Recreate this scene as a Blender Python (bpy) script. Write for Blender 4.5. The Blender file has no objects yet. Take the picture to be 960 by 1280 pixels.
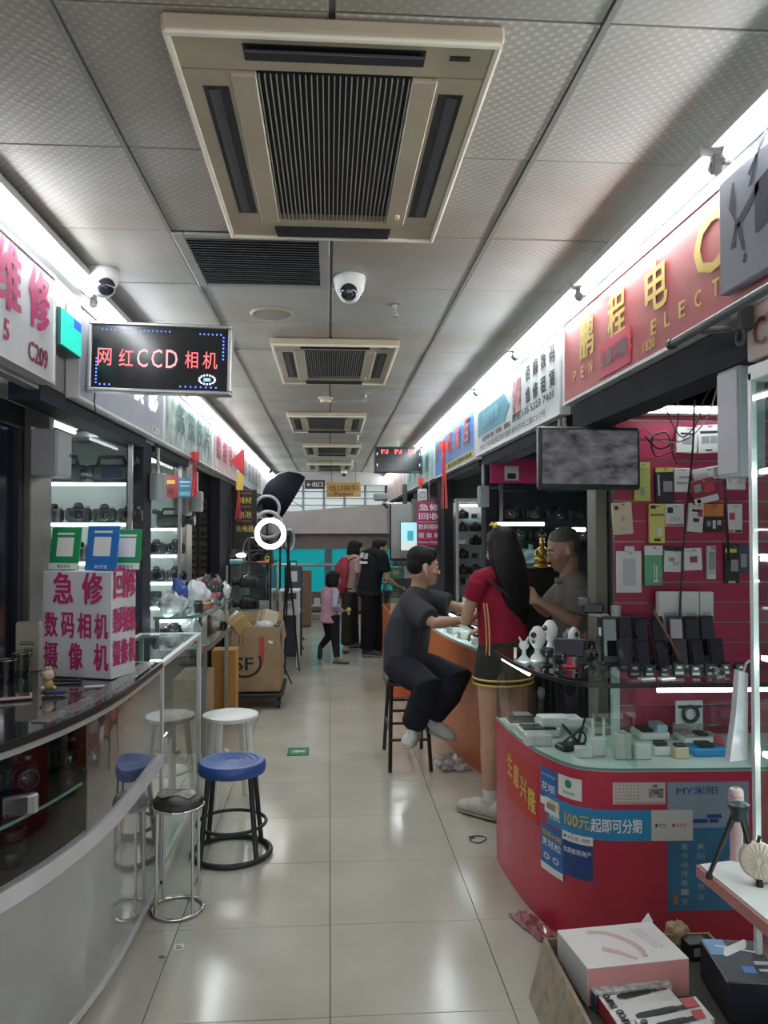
import bpy, math, random
from mathutils import Vector as V, Matrix, Euler, noise as mnoise
random.seed(7)
S = bpy.context.scene
COL = S.collection
R = math.radians
PI = math.pi

# ---------------------------------------------------------------- camera
F, X0, Y0, CH = 985.0, 412.0, 664.0, 1.575      # focal length / vanishing point in the 960x1280 frame, eye height
PSI = math.atan((480 - X0) / F)
PHI = math.atan((Y0 - 640) / F)
cam_d = bpy.data.cameras.new('camera')
cam_d.sensor_fit = 'VERTICAL'
cam_d.sensor_height = 36
cam_d.lens = 36 * F / 1280
cam_d.clip_start = 0.05
cam = bpy.data.objects.new('camera', cam_d)
COL.objects.link(cam)
cam.location = (0, 0, CH)
cam.rotation_euler = (PI / 2 + PHI, 0, -PSI)
S.camera = cam

# ---------------------------------------------------------------- world, exposure
W = bpy.data.worlds.new('world')
S.world = W
W.use_nodes = True
W.node_tree.nodes['Background'].inputs[0].default_value = (0.95, 0.96, 1.0, 1)
W.node_tree.nodes['Background'].inputs[1].default_value = 1.05
S.view_settings.view_transform = 'Standard'
S.view_settings.look = 'None'
S.view_settings.exposure = 0.70
S.view_settings.gamma = 1
S.view_settings.use_curve_mapping = False
S.cycles.max_bounces = 8
S.cycles.transparent_max_bounces = 24
S.cycles.caustics_reflective = False
S.cycles.caustics_refractive = False
S.cycles.sample_clamp_indirect = 4
TUBE_E = 26.0      # emission of the fluorescent tubes

# ---------------------------------------------------------------- pixel -> place helpers
_fw = V((math.sin(PSI) * math.cos(PHI), math.cos(PSI) * math.cos(PHI), math.sin(PHI)))
_rt = V((math.cos(PSI), -math.sin(PSI), 0))
_up = _rt.cross(_fw)
def px(x, y, X=None, Y=None, Z=None):
    r = _fw + _rt * ((x - 480) / F) + _up * ((640 - y) / F)
    t = X / r.x if X is not None else (Y / r.y if Y is not None else (Z - CH) / r.z)
    return V((0, 0, CH)) + r * t
def pj(p):
    d = V(p) - V((0, 0, CH)); z = d.dot(_fw)
    return 480 + F * d.dot(_rt) / z, 640 - F * d.dot(_up) / z

# ---------------------------------------------------------------- materials
MATS = {}
def mat(name, col, rough=0.5, metal=0.0, var=0.05, scale=6.0, bump=0.0, bscale=60.0, coat=0.0, emit=0.0, spec=0.5, alpha=1.0):
    if name in MATS: return MATS[name]
    m = bpy.data.materials.new(name); MATS[name] = m
    m.use_nodes = True
    nt = m.node_tree; N = nt.nodes; L = nt.links
    b = N['Principled BSDF']
    col = tuple(col) + (1,) if len(col) == 3 else col
    b.inputs['Base Color'].default_value = col
    b.inputs['Roughness'].default_value = rough
    b.inputs['Metallic'].default_value = metal
    b.inputs['Coat Weight'].default_value = coat
    b.inputs['Specular IOR Level'].default_value = spec
    b.inputs['Alpha'].default_value = alpha
    if emit:
        b.inputs['Emission Color'].default_value = col
        b.inputs['Emission Strength'].default_value = emit
    if var or bump:
        tc = N.new('ShaderNodeTexCoord')
    if var:
        n = N.new('ShaderNodeTexNoise'); n.inputs['Scale'].default_value = scale; n.inputs['Detail'].default_value = 4
        L.new(tc.outputs['Object'], n.inputs['Vector'])
        r = N.new('ShaderNodeValToRGB')
        r.color_ramp.elements[0].position = 0.3; r.color_ramp.elements[1].position = 0.72
        r.color_ramp.elements[0].color = tuple(max(0, c * (1 - 2 * var)) for c in col[:3]) + (1,)
        r.color_ramp.elements[1].color = tuple(min(1, c * (1 + var)) for c in col[:3]) + (1,)
        L.new(n.outputs['Fac'], r.inputs['Fac']); L.new(r.outputs['Color'], b.inputs['Base Color'])
    if bump:
        n2 = N.new('ShaderNodeTexNoise'); n2.inputs['Scale'].default_value = bscale; n2.inputs['Detail'].default_value = 3
        L.new(tc.outputs['Object'], n2.inputs['Vector'])
        bp = N.new('ShaderNodeBump'); bp.inputs['Strength'].default_value = bump; bp.inputs['Distance'].default_value = 0.01
        L.new(n2.outputs['Fac'], bp.inputs['Height']); L.new(bp.outputs['Normal'], b.inputs['Normal'])
    return m
def glass(name, tint=(0.93, 0.97, 0.95), rough=0.02, refl=1.0):
    if name in MATS: return MATS[name]
    m = bpy.data.materials.new(name); MATS[name] = m
    m.use_nodes = True
    nt = m.node_tree; N = nt.nodes; L = nt.links
    for n in list(N):
        if n.type != 'OUTPUT_MATERIAL': N.remove(n)
    out = [n for n in N if n.type == 'OUTPUT_MATERIAL'][0]
    t = N.new('ShaderNodeBsdfTransparent'); t.inputs[0].default_value = tint + (1,)
    g = N.new('ShaderNodeBsdfGlossy'); g.inputs['Roughness'].default_value = rough
    g.inputs[0].default_value = (refl, refl, refl, 1)
    fr = N.new('ShaderNodeFresnel'); fr.inputs['IOR'].default_value = 1.45
    geo = N.new('ShaderNodeNewGeometry')
    mi = N.new('ShaderNodeMath'); mi.operation = 'MULTIPLY'
    inv = N.new('ShaderNodeMath'); inv.operation = 'SUBTRACT'; inv.inputs[0].default_value = 1
    L.new(geo.outputs['Backfacing'], inv.inputs[1])
    L.new(fr.outputs[0], mi.inputs[0]); L.new(inv.outputs[0], mi.inputs[1])
    mx = N.new('ShaderNodeMixShader')
    L.new(mi.outputs[0], mx.inputs[0]); L.new(t.outputs[0], mx.inputs[1]); L.new(g.outputs[0], mx.inputs[2])
    L.new(mx.outputs[0], out.inputs[0])
    return m
def emis(name, col, st):
    return mat(name, col, 0.6, var=0, emit=st)

def floor_mat():
    m = mat('polished_tile', (0.56, 0.53, 0.455), 0.13, var=0)
    nt = m.node_tree; N = nt.nodes; L = nt.links; b = N['Principled BSDF']
    g = N.new('ShaderNodeNewGeometry')
    n = N.new('ShaderNodeTexNoise'); n.inputs['Scale'].default_value = 2.2; n.inputs['Detail'].default_value = 6
    L.new(g.outputs['Position'], n.inputs['Vector'])
    r = N.new('ShaderNodeValToRGB')
    r.color_ramp.elements[0].position = .32; r.color_ramp.elements[1].position = .7
    r.color_ramp.elements[0].color = (0.47, 0.445, 0.37, 1); r.color_ramp.elements[1].color = (0.56, 0.535, 0.46, 1)
    L.new(n.outputs['Fac'], r.inputs['Fac'])
    n3 = N.new('ShaderNodeTexNoise'); n3.inputs['Scale'].default_value = 14; n3.inputs['Detail'].default_value = 8
    L.new(g.outputs['Position'], n3.inputs['Vector'])
    r3 = N.new('ShaderNodeValToRGB'); r3.color_ramp.elements[0].position = .66; r3.color_ramp.elements[1].position = .8
    r3.color_ramp.elements[0].color = (0, 0, 0, 1); r3.color_ramp.elements[1].color = (.5, .5, .5, 1)
    L.new(n3.outputs['Fac'], r3.inputs['Fac'])
    mx = N.new('ShaderNodeMixRGB'); mx.inputs[2].default_value = (0.36, 0.33, 0.27, 1)
    L.new(r3.outputs['Color'], mx.inputs[0]); L.new(r.outputs['Color'], mx.inputs[1]); L.new(mx.outputs[0], b.inputs['Base Color'])
    rr = N.new('ShaderNodeMapRange'); rr.inputs['To Min'].default_value = .09; rr.inputs['To Max'].default_value = .24
    L.new(n.outputs['Fac'], rr.inputs['Value']); L.new(rr.outputs[0], b.inputs['Roughness'])
    return m
def ceiling_mat():
    m = mat('embossed_ceiling', (0.5, 0.5, 0.5), 0.45, var=0)
    nt = m.node_tree; N = nt.nodes; L = nt.links; b = N['Principled BSDF']
    g = N.new('ShaderNodeNewGeometry')
    mp = N.new('ShaderNodeMapping'); mp.inputs['Rotation'].default_value = (0, 0, R(45)); mp.inputs['Scale'].default_value = (44, 44, 44)
    L.new(g.outputs['Position'], mp.inputs['Vector'])
    ck = N.new('ShaderNodeTexVoronoi'); ck.inputs['Scale'].default_value = 1.0; ck.inputs['Randomness'].default_value = 0
    L.new(mp.outputs[0], ck.inputs['Vector'])
    bp = N.new('ShaderNodeBump'); bp.inputs['Strength'].default_value = .45; bp.inputs['Distance'].default_value = .003; bp.invert = True
    L.new(ck.outputs['Distance'], bp.inputs['Height']); L.new(bp.outputs[0], b.inputs['Normal'])
    rd = N.new('ShaderNodeValToRGB'); rd.color_ramp.elements[0].position = .22; rd.color_ramp.elements[1].position = .4
    rd.color_ramp.elements[0].color = (0.65, 0.63, 0.61, 1); rd.color_ramp.elements[1].color = (0.46, 0.445, 0.425, 1)  # relief shading painted into the colour: lighter dots, darker ground between them
    L.new(ck.outputs['Distance'], rd.inputs['Fac'])
    n = N.new('ShaderNodeTexNoise'); n.inputs['Scale'].default_value = 1.3; n.inputs['Detail'].default_value = 5
    L.new(g.outputs['Position'], n.inputs['Vector'])
    r = N.new('ShaderNodeValToRGB'); r.color_ramp.elements[0].position = .38; r.color_ramp.elements[1].position = .62
    r.color_ramp.elements[0].color = (0.78, 0.72, 0.64, 1); r.color_ramp.elements[1].color = (1, 1, 1, 1)
    L.new(n.outputs['Fac'], r.inputs['Fac'])
    mx = N.new('ShaderNodeMixRGB'); mx.blend_type = 'MULTIPLY'; mx.inputs[0].default_value = 1
    L.new(rd.outputs['Color'], mx.inputs[1]); L.new(r.outputs['Color'], mx.inputs[2]); L.new(mx.outputs[0], b.inputs['Base Color'])
    return m

# ---------------------------------------------------------------- mesh builder
class MB:
    def __init__(s): s.v = []; s.f = []; s.M = None
    def at(s, loc=(0, 0, 0), rot=(0, 0, 0), sc=1.0):
        s.M = Matrix.LocRotScale(V(loc), Euler(rot), V((sc, sc, sc)) if not hasattr(sc, '__len__') else V(sc)); return s
    def mx(s, M): s.M = M; return s
    def add(s, vs, fs):
        b = len(s.v)
        s.v += [tuple(s.M @ V(p)) for p in vs] if s.M is not None else [tuple(p) for p in vs]
        s.f += [tuple(b + i for i in f) for f in fs]; return s
    def box(s, x0, x1, y0, y1, z0, z1, b=0.0):
        if x0 > x1: x0, x1 = x1, x0
        if y0 > y1: y0, y1 = y1, y0
        if z0 > z1: z0, z1 = z1, z0
        b = min(b, .45 * min(x1 - x0, y1 - y0, z1 - z0))
        if b <= 0:
            vs = [(x, y, z) for x in (x0, x1) for y in (y0, y1) for z in (z0, z1)]
            return s.add(vs, [(0, 1, 3, 2), (4, 6, 7, 5), (0, 4, 5, 1), (2, 3, 7, 6), (0, 2, 6, 4), (1, 5, 7, 3)])
        vs = []; idx = {}
        for i, x in enumerate((x0, x1)):
            for j, y in enumerate((y0, y1)):
                for k, z in enumerate((z0, z1)):
                    sx, sy, sz = (1, -1)[i], (1, -1)[j], (1, -1)[k]
                    idx[i, j, k, 0] = len(vs); vs.append((x, y + sy * b, z + sz * b))
                    idx[i, j, k, 1] = len(vs); vs.append((x + sx * b, y, z + sz * b))
                    idx[i, j, k, 2] = len(vs); vs.append((x + sx * b, y + sy * b, z))
        fs = []
        for a in (0, 1):
            fs.append([idx[a, j, k, 0] for j, k in ((0, 0), (0, 1), (1, 1), (1, 0))][::1 if a == 0 else -1])
            fs.append([idx[i, a, k, 1] for i, k in ((0, 0), (1, 0), (1, 1), (0, 1))][::1 if a == 0 else -1])
            fs.append([idx[i, j, a, 2] for i, j in ((0, 0), (0, 1), (1, 1), (1, 0))][::1 if a == 0 else -1])
        c = V(((x0 + x1) / 2, (y0 + y1) / 2, (z0 + z1) / 2))
        ex = []
        for i in (0, 1):
            for j in (0, 1): ex.append([idx[i, j, 0, 0], idx[i, j, 0, 1], idx[i, j, 1, 1], idx[i, j, 1, 0]])
            for k in (0, 1): ex.append([idx[i, 0, k, 0], idx[i, 0, k, 2], idx[i, 1, k, 2], idx[i, 1, k, 0]])
        for j in (0, 1):
            for k in (0, 1): ex.append([idx[0, j, k, 1], idx[0, j, k, 2], idx[1, j, k, 2], idx[1, j, k, 1]])
        for i in (0, 1):
            for j in (0, 1):
                for k in (0, 1): ex.append([idx[i, j, k, 0], idx[i, j, k, 1], idx[i, j, k, 2]])
        for f in ex:
            p = [V(vs[q]) for q in f]
            n = (p[1] - p[0]).cross(p[2] - p[0])
            if n.dot(sum(p, V()) / len(p) - c) < 0: f = f[::-1]
            fs.append(f)
        return s.add(vs, fs)
    def cbox(s, c, d, b=0.0):
        return s.box(c[0] - d[0] / 2, c[0] + d[0] / 2, c[1] - d[1] / 2, c[1] + d[1] / 2, c[2] - d[2] / 2, c[2] + d[2] / 2, b)
    def lathe(s, prof, n=20, c=(0, 0, 0)):
        vs = []; rings = []
        for r, z in prof:
            if r < 1e-6: rings.append([len(vs)]); vs.append((c[0], c[1], c[2] + z))
            else:
                rings.append(list(range(len(vs), len(vs) + n)))
                vs += [(c[0] + r * math.cos(2 * PI * i / n), c[1] + r * math.sin(2 * PI * i / n), c[2] + z) for i in range(n)]
        fs = []
        for a, b in zip(rings, rings[1:]):
            if len(a) == 1 and len(b) == 1: continue
            for i in range(n):
                j = (i + 1) % n
                if len(a) == 1: fs.append((a[0], b[j], b[i]))
                elif len(b) == 1: fs.append((a[i], a[j], b[0]))
                else: fs.append((a[i], a[j], b[j], b[i]))
        if len(rings[0]) > 1: fs.append(tuple(rings[0][::-1]))
        if len(rings[-1]) > 1: fs.append(tuple(rings[-1]))
        return s.add(vs, fs)
    def loft(s, pts, rads, n=10, side=None, closed=False, cap=0.0):
        """tube along pts; rads: number or (a along side, b across) per point; cap: roundness of the ends"""
        P = [V(p) for p in pts]
        rads = [(r, r) if not hasattr(r, '__len__') else tuple(r) for r in (rads if hasattr(rads, '__len__') and not isinstance(rads, tuple) else [rads] * len(P))]
        m = len(P)
        tan = []
        for i in range(m):
            if closed: t = P[(i + 1) % m] - P[i - 1]
            else: t = P[min(i + 1, m - 1)] - P[max(i - 1, 0)]
            tan.append(t.normalized())
        if cap and not closed:
            e0, e1 = sum(rads[0]) / 2 * cap, sum(rads[-1]) / 2 * cap
            P = [P[0] - tan[0] * e0, P[0] - tan[0] * e0 * .7] + P + [P[-1] + tan[-1] * e1 * .7, P[-1] + tan[-1] * e1]
            sc = lambda r, k: (r[0] * k, r[1] * k)
            rads = [sc(rads[0], .25), sc(rads[0], .72)] + rads + [sc(rads[-1], .72), sc(rads[-1], .25)]
            tan = [tan[0]] * 2 + tan + [tan[-1]] * 2
            m = len(P)
        a = None
        vs = []
        for i in range(m):
            t = tan[i]
            if side is not None:
                q = V(side) - t * t.dot(V(side))
                if q.length < 1e-4: q = t.orthogonal()
                a = q.normalized()
            elif a is None:
                q = V((0, 0, 1)) if abs(t.z) < .9 else V((1, 0, 0))
                a = (q - t * t.dot(q)).normalized()
            else:
                q = a - t * t.dot(a); a = q.normalized() if q.length > 1e-5 else t.orthogonal().normalized()
            b = t.cross(a)
            ra, rb = rads[i]
            vs += [tuple(P[i] + a * (ra * math.cos(2 * PI * k / n)) + b * (rb * math.sin(2 * PI * k / n))) for k in range(n)]
        fs = []
        for i in range(m if closed else m - 1):
            o, q = i * n, ((i + 1) % m) * n
            for k in range(n):
                l = (k + 1) % n
                fs.append((o + k, o + l, q + l, q + k))
        if not closed:
            fs.append(tuple(range(n))[::-1]); fs.append(tuple(range((m - 1) * n, m * n)))
        return s.add(vs, fs)
    def cyl(s, p0, p1, r0, r1=None, n=12):
        return s.loft([p0, p1], [r0, r0 if r1 is None else r1], n)
    def ell(s, c, r, nu=12, nv=8, ax=None):
        r = (r, r, r) if not hasattr(r, '__len__') else r
        vs = [(0, 0, -1)]
        for j in range(1, nv):
            t = -PI / 2 + PI * j / nv
            vs += [(math.cos(t) * math.cos(2 * PI * i / nu), math.cos(t) * math.sin(2 * PI * i / nu), math.sin(t)) for i in range(nu)]
        vs.append((0, 0, 1))
        fs = [(0, 1 + (i + 1) % nu, 1 + i) for i in range(nu)]
        for j in range(nv - 2):
            for i in range(nu):
                a = 1 + j * nu
                fs.append((a + i, a + (i + 1) % nu, a + nu + (i + 1) % nu, a + nu + i))
        a = 1 + (nv - 2) * nu
        fs += [(a + i, a + (i + 1) % nu, len(vs) - 1) for i in range(nu)]
        B = ax if ax is not None else Matrix.Identity(3)
        return s.add([tuple(V(c) + B @ V((p[0] * r[0], p[1] * r[1], p[2] * r[2]))) for p in vs], fs)
    def torus(s, c, Rr, r, n=28, m=8, ax='z', flat=1.0):
        pts = []
        for i in range(n):
            a = 2 * PI * i / n; u, w = Rr * math.cos(a), Rr * math.sin(a)
            pts.append(V(c) + (V((u, w, 0)) if ax == 'z' else V((u, 0, w)) if ax == 'y' else V((0, u, w))))
        sd = V((0, 0, 1)) if ax == 'z' else V((0, 1, 0)) if ax == 'y' else V((1, 0, 0))
        return s.loft(pts, [(r * flat, r)] * n, m, side=sd, closed=True)
    def prism(s, poly, z0, z1):
        """poly counter-clockwise in xy"""
        ar = sum(poly[i][0] * poly[(i + 1) % len(poly)][1] - poly[(i + 1) % len(poly)][0] * poly[i][1] for i in range(len(poly)))
        if ar < 0: poly = poly[::-1]
        n = len(poly)
        vs = [(p[0], p[1], z0) for p in poly] + [(p[0], p[1], z1) for p in poly]
        fs = [tuple(range(n))[::-1], tuple(range(n, 2 * n))] + [(i, (i + 1) % n, n + (i + 1) % n, n + i) for i in range(n)]
        return s.add(vs, fs)
    def ribbon(s, path, z0, z1, off, th):
        """wall of thickness th along an xy path, its outer face off outward (left normal of the path direction negated)"""
        A = offset(path, off); B = offset(path, off - th); n = len(path)
        vs = [(p[0], p[1], z) for P in (A, B) for z in (z0, z1) for p in P]
        a0, a1, b0, b1 = 0, n, 2 * n, 3 * n
        fs = []
        for i in range(n - 1):
            fs += [(a0 + i, a0 + i + 1, a1 + i + 1, a1 + i), (b0 + i + 1, b0 + i, b1 + i, b1 + i + 1),
                   (a1 + i, a1 + i + 1, b1 + i + 1, b1 + i), (a0 + i + 1, a0 + i, b0 + i, b0 + i + 1)]
        fs += [(a0, a1, b1, b0), (a0 + n - 1, b0 + n - 1, b1 + n - 1, a1 + n - 1)]
        return s.add(vs, fs)
    def quad(s, a, b, c, d): return s.add([a, b, c, d], [(0, 1, 2, 3)])
    def mesh(s, name):
        me = bpy.data.meshes.new(name); me.from_pydata(s.v, [], s.f); me.update(); return me
    def build(s, name, m, parent=None, smooth=0, world=False, label=None):
        me = s.mesh(name)
        return obj(name, me, m, parent, smooth, world, label)
def obj(name, me, m, parent=None, smooth=0, world=False, label=None):
    if smooth:
        me.shade_smooth()
        if smooth < 180: me.set_sharp_from_angle(angle=R(smooth))
    me.materials.clear()
    if m is not None: me.materials.append(m)
    o = bpy.data.objects.new(name, me); COL.objects.link(o)
    if parent is not None:
        o.parent = parent
        if world:
            p = parent; off = V()
            while p is not None: off += p.location; p = p.parent
            me.transform(Matrix.Translation(-off))
    if label: o['label'] = label
    return o
def offset(path, d):
    out = []
    for i, p in enumerate(path):
        a = path[max(i - 1, 0)]; b = path[min(i + 1, len(path) - 1)]
        t = V((b[0] - a[0], b[1] - a[1])).normalized()
        out.append((p[0] + t.y * d, p[1] - t.x * d))
    return out
def smooth_path(pts, k=3):
    """Catmull-Rom through xy points"""
    P = [V((p[0], p[1], p[2] if len(p) > 2 else 0)) for p in pts]; out = []
    for i in range(len(P) - 1):
        p0 = P[max(i - 1, 0)]; p1 = P[i]; p2 = P[i + 1]; p3 = P[min(i + 2, len(P) - 1)]
        for j in range(k):
            t = j / k
            out.append(.5 * ((2 * p1) + (p2 - p0) * t + (2 * p0 - 5 * p1 + 4 * p2 - p3) * t * t + (3 * p1 - p0 - 3 * p2 + p3) * t ** 3))
    out.append(P[-1])
    return [tuple(p) for p in out]

# ---------------------------------------------------------------- things
def tag(o, label=None, cat=None, group=None, kind=None):
    if label: o['label'] = label
    if cat: o['category'] = cat
    if group: o['group'] = group
    if kind: o['kind'] = kind
    return o
def thing(name, label, cat, loc=(0, 0, 0), rz=0.0, group=None):
    o = bpy.data.objects.new(name, None); COL.objects.link(o)
    o.empty_display_size = .05
    o.location = loc; o.rotation_euler = (0, 0, rz) if not hasattr(rz, '__len__') else rz
    return tag(o, label, cat, group)
def copy_tree(o, parent=None):
    c = o.copy(); COL.objects.link(c); c.parent = parent
    for ch in KIDS.get(o.name, None) or [q for q in o.children]: copy_tree(ch, c)
    return c
KIDS = {}
class Proto:
    def __init__(s, fn): s.fn = fn; s.o = None
    def put(s, loc, rz=0.0, label=None, group=None, sc=1.0):
        if s.o is None: s.o = o = s.fn()
        else: o = copy_tree(s.o)
        o.location = loc; o.rotation_euler = (0, 0, rz) if not hasattr(rz, '__len__') else rz
        o.scale = (sc, sc, sc) if not hasattr(sc, '__len__') else sc
        if label: o['label'] = label
        if group: o['group'] = group
        return o
def struct(name, mb, m, smooth=0):
    return tag(mb.build(name, m, None, smooth), kind='structure')

# ---------------------------------------------------------------- lettering
def text_mesh(body, bold=0.0, spacing=1.0):
    c = bpy.data.curves.new('lettering', 'FONT'); c.body = body; c.size = 1; c.resolution_u = 2; c.space_character = spacing
    o = bpy.data.objects.new('lettering', c); COL.objects.link(o)
    dg = bpy.context.evaluated_depsgraph_get()
    me = bpy.data.meshes.new_from_object(o.evaluated_get(dg))
    vs = [tuple(v.co) for v in me.vertices]; fs = [tuple(p.vertices) for p in me.polygons]
    bpy.data.objects.remove(o); bpy.data.curves.remove(c); bpy.data.meshes.remove(me)
    if bold and vs:
        V2 = []; F2 = []
        for i, (dx, dy) in enumerate(((-bold, -bold * .5), (bold, bold * .5), (-bold, bold * .5), (bold, -bold * .5))):
            b = len(V2); V2 += [(v[0] + dx, v[1] + dy, i * .0004) for v in vs]; F2 += [tuple(b + k for k in f) for f in fs]
        vs, fs = V2, F2
    return vs, fs
def text(body, m, parent, o, xd, yd, w=None, h=None, bold=0.0, name='lettering', align=0, label=None, spacing=1.0, fn=None):
    """flat lettering centred at o (world), running along xd, up along yd, fitted to width w / height h; align -1 starts at o"""
    vs, fs = text_mesh(body, bold, spacing)
    if not vs: return None
    x0, x1 = min(v[0] for v in vs), max(v[0] for v in vs); y0, y1 = min(v[1] for v in vs), max(v[1] for v in vs)
    sx = w / (x1 - x0) if w else None; sy = h / (y1 - y0) if h else None
    sx = sx or sy; sy = sy or sx
    xd, yd = V(xd).normalized(), V(yd).normalized(); nd = xd.cross(yd); o = V(o)
    cx = x0 if align < 0 else (x0 + x1) / 2; cy = (y0 + y1) / 2
    mb = MB()
    L = [((v[0] - cx) * sx, (v[1] - cy) * sy, v[2]) for v in vs]
    mb.v = [tuple(fn(*p)) for p in L] if fn else [tuple(o + xd * p[0] + yd * p[1] + nd * p[2]) for p in L]
    mb.f = fs
    return mb.build(name, m, parent, world=True, label=label)
XP, XN, YP, YN, ZP = (1, 0, 0), (-1, 0, 0), (0, 1, 0), (0, -1, 0), (0, 0, 1)

# ---------------------------------------------------------------- common materials
M_WHITE = mat('white_paint', (0.72, 0.72, 0.70), .4)
M_PLASTIC = mat('white_plastic', (0.78, 0.78, 0.76), .35, var=.02)
M_BLACK = mat('black_plastic', (0.016, 0.016, 0.018), .4, var=.1, scale=30)
M_RUBBER = mat('black_rubber', (0.02, 0.02, 0.021), .7, var=.1)
M_GREY = mat('grey_plastic', (0.25, 0.25, 0.26), .5)
M_DGREY = mat('dark_grey_metal', (0.10, 0.10, 0.105), .45, metal=.4)
M_STEEL = mat('brushed_steel', (0.48, 0.48, 0.47), .35, metal=.9, var=.08, scale=20)
M_CHROME = mat('chrome', (0.72, 0.72, 0.72), .1, metal=1, var=.02)
M_POST = mat('dull_steel_post', (0.21, 0.20, 0.18), .45, metal=.5, var=.12, scale=4)
M_DARKPOST = mat('dark_door_frame', (0.030, 0.032, 0.040), .75, var=.1, spec=.15)
M_ALU = mat('white_aluminium', (0.70, 0.70, 0.70), .35, metal=.2)
M_CARD = mat('brown_cardboard', (0.34, 0.235, 0.14), .8, var=.08, bump=.1)
M_TUBE = emis('fluorescent_glow', (0.92, 0.98, 1.0), TUBE_E)
M_STRIP = emis('shelf_tube_glow', (0.90, 0.97, 1.0), 13.0)
M_GLASS = glass('clear_glass')
M_GLASSG = glass('greenish_glass', (0.86, 0.95, 0.92))
M_GLASSD = glass('dark_glass', (0.20, 0.22, 0.23))
M_EDGE = mat('glass_edge', (0.16, 0.30, 0.26), .15, var=.05)
M_LENS = mat('lens_glass', (0.02, 0.02, 0.035), .05, var=0, coat=1)
M_CABLE = mat('black_cable', (0.012, 0.012, 0.012), .5, var=0)
M_PAPER = mat('white_paper', (0.80, 0.80, 0.78), .6, var=.02)
M_MAG = mat('magenta_print', (0.48, 0.03, 0.14), .5, var=.03)
M_RED = mat('red_paint', (0.50, 0.025, 0.06), .4, var=.06, coat=.15)
M_INK = mat('black_ink', (0.02, 0.02, 0.02), .6, var=0)
M_YEL = mat('yellow_print', (0.72, 0.52, 0.10), .5, var=.03)
M_WPRINT = mat('white_print', (0.85, 0.85, 0.85), .5, var=0)
# ================================================================ STRUCTURE
ZC = 2.665
M_FLOOR = floor_mat(); M_CEIL = ceiling_mat()
M_GROUT = mat('dark_grout', (0.16, 0.145, 0.12), .8)
M_TBAR = mat('ceiling_bar', (0.30, 0.29, 0.27), .5, metal=.3)
M_WALLG = mat('grey_partition', (0.30, 0.30, 0.31), .6)
fl = struct('floor', MB().box(-3.4, 3.4, -2.5, 17, -.10, -.006), M_GROUT)
tile_me = MB().box(-.2995, .2995, -.2985, .2985, -.006, 0, .0012).mesh('floor_tile')
tile_me.materials.append(M_FLOOR)
for i in range(-4, 4):
    for j in range(-4, 24):
        o = bpy.data.objects.new('floor_tile', tile_me); COL.objects.link(o); o.parent = fl
        o.location = (.005 + .602 * (i + .5), 2.6 + .6 * (j - .5), random.uniform(-.0006, .0004))
ce = struct('ceiling', MB().box(-3.4, 3.4, -2.5, 17, ZC + .012, ZC + .1), M_TBAR)
cols = [(-1.10, -.585), (-.575, -.001), (.007, .585), (.597, 1.10)]
CT = {}
for c, (a, b) in enumerate(cols):
    me = MB().box(-(b - a) / 2 + .003, (b - a) / 2 - .003, -.308, .308, 0, .012, .002).mesh('ceiling_tile')
    me.materials.append(M_CEIL); CT[c] = me
for j in range(-1, 22):
    for c, (a, b) in enumerate(cols):
        if c == 1 and j == 2: continue
        o = bpy.data.objects.new('ceiling_tile', CT[c]); COL.objects.link(o); o.parent = ce
        o.location = ((a + b) / 2, 1.634 + .622 * (j + .5), ZC + random.uniform(-.002, .0015))
        o.rotation_euler = (random.uniform(-.002, .002), random.uniform(-.003, .003), 0)
for x in (-.580, .591):
    MB().box(x - .007, x + .007, .2, 15.4, ZC - .006, ZC + .01).build('main_runner', M_TBAR, ce)
for sgn in (-1, 1):
    MB().box(sgn * 1.075, sgn * 1.13, -1, 15.4, ZC - .055, ZC + .012).build('edge_angle', mat('dark_edge_trim', (0.16, 0.155, 0.15), .5, metal=.3), ce)
# back walls of the rows of stalls, the far end
struct('wall_left', MB().box(-2.5, -2.42, -2.5, 15.6, 0, ZC), M_WALLG)
struct('wall_right', MB().box(2.42, 2.5, -2.5, 15.6, 0, ZC), M_WALLG)
# bulkhead boards behind the shop signs, per stall
M_BULK = mat('bulkhead_board', (0.30, 0.30, 0.30), .6)
struct('trim_1', MB().box(-1.16, -1.115, 1.2, 15.3, 2.12, ZC), M_BULK)
struct('trim_2', MB().box(1.125, 1.17, .8, 15.3, 2.12, ZC), M_BULK)

# stall dividing walls and posts
def post(n, x, y, w, d, m, z1=2.12, label=None):
    struct('trim_%d' % n, MB().box(x - w / 2, x + w / 2, y - d / 2, y + d / 2, 0, z1, .004), m)
M_BRONZE = mat('bronze_post', (0.155, 0.145, 0.125), .4, metal=.5, var=.1, scale=5)
post(3, -1.36, 3.69, .10, .26, M_BRONZE)
post(4, -1.17, 4.94, .10, .22, M_DARKPOST)
post(5, -1.17, 6.40, .10, .26, M_POST)
post(6, -1.17, 8.62, .10, .9, M_DARKPOST)
post(7, 1.235, 3.57, .055, .12, mat('olive_post', (0.16, 0.155, 0.125), .5, metal=.3, var=.1))
post(8, 1.17, 5.72, .09, .16, M_DARKPOST)
post(9, 1.17, 7.95, .09, .5, M_DARKPOST)
for n, (s, y, d) in enumerate(((-1, 4.94, .04), (-1, 6.42, .04), (-1, 8.7, .04), (1, 5.78, .05), (1, 8.05, .05), (-1, 11.2, .04), (1, 10.6, .04))):
    x0, x1 = (-2.42, -1.13) if s < 0 else (1.14, 2.42)
    struct('wall_partition_%d' % (n + 1), MB().box(x0, x1, y + .02, y + .02 + d, 0, 2.6), M_WALLG)
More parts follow.
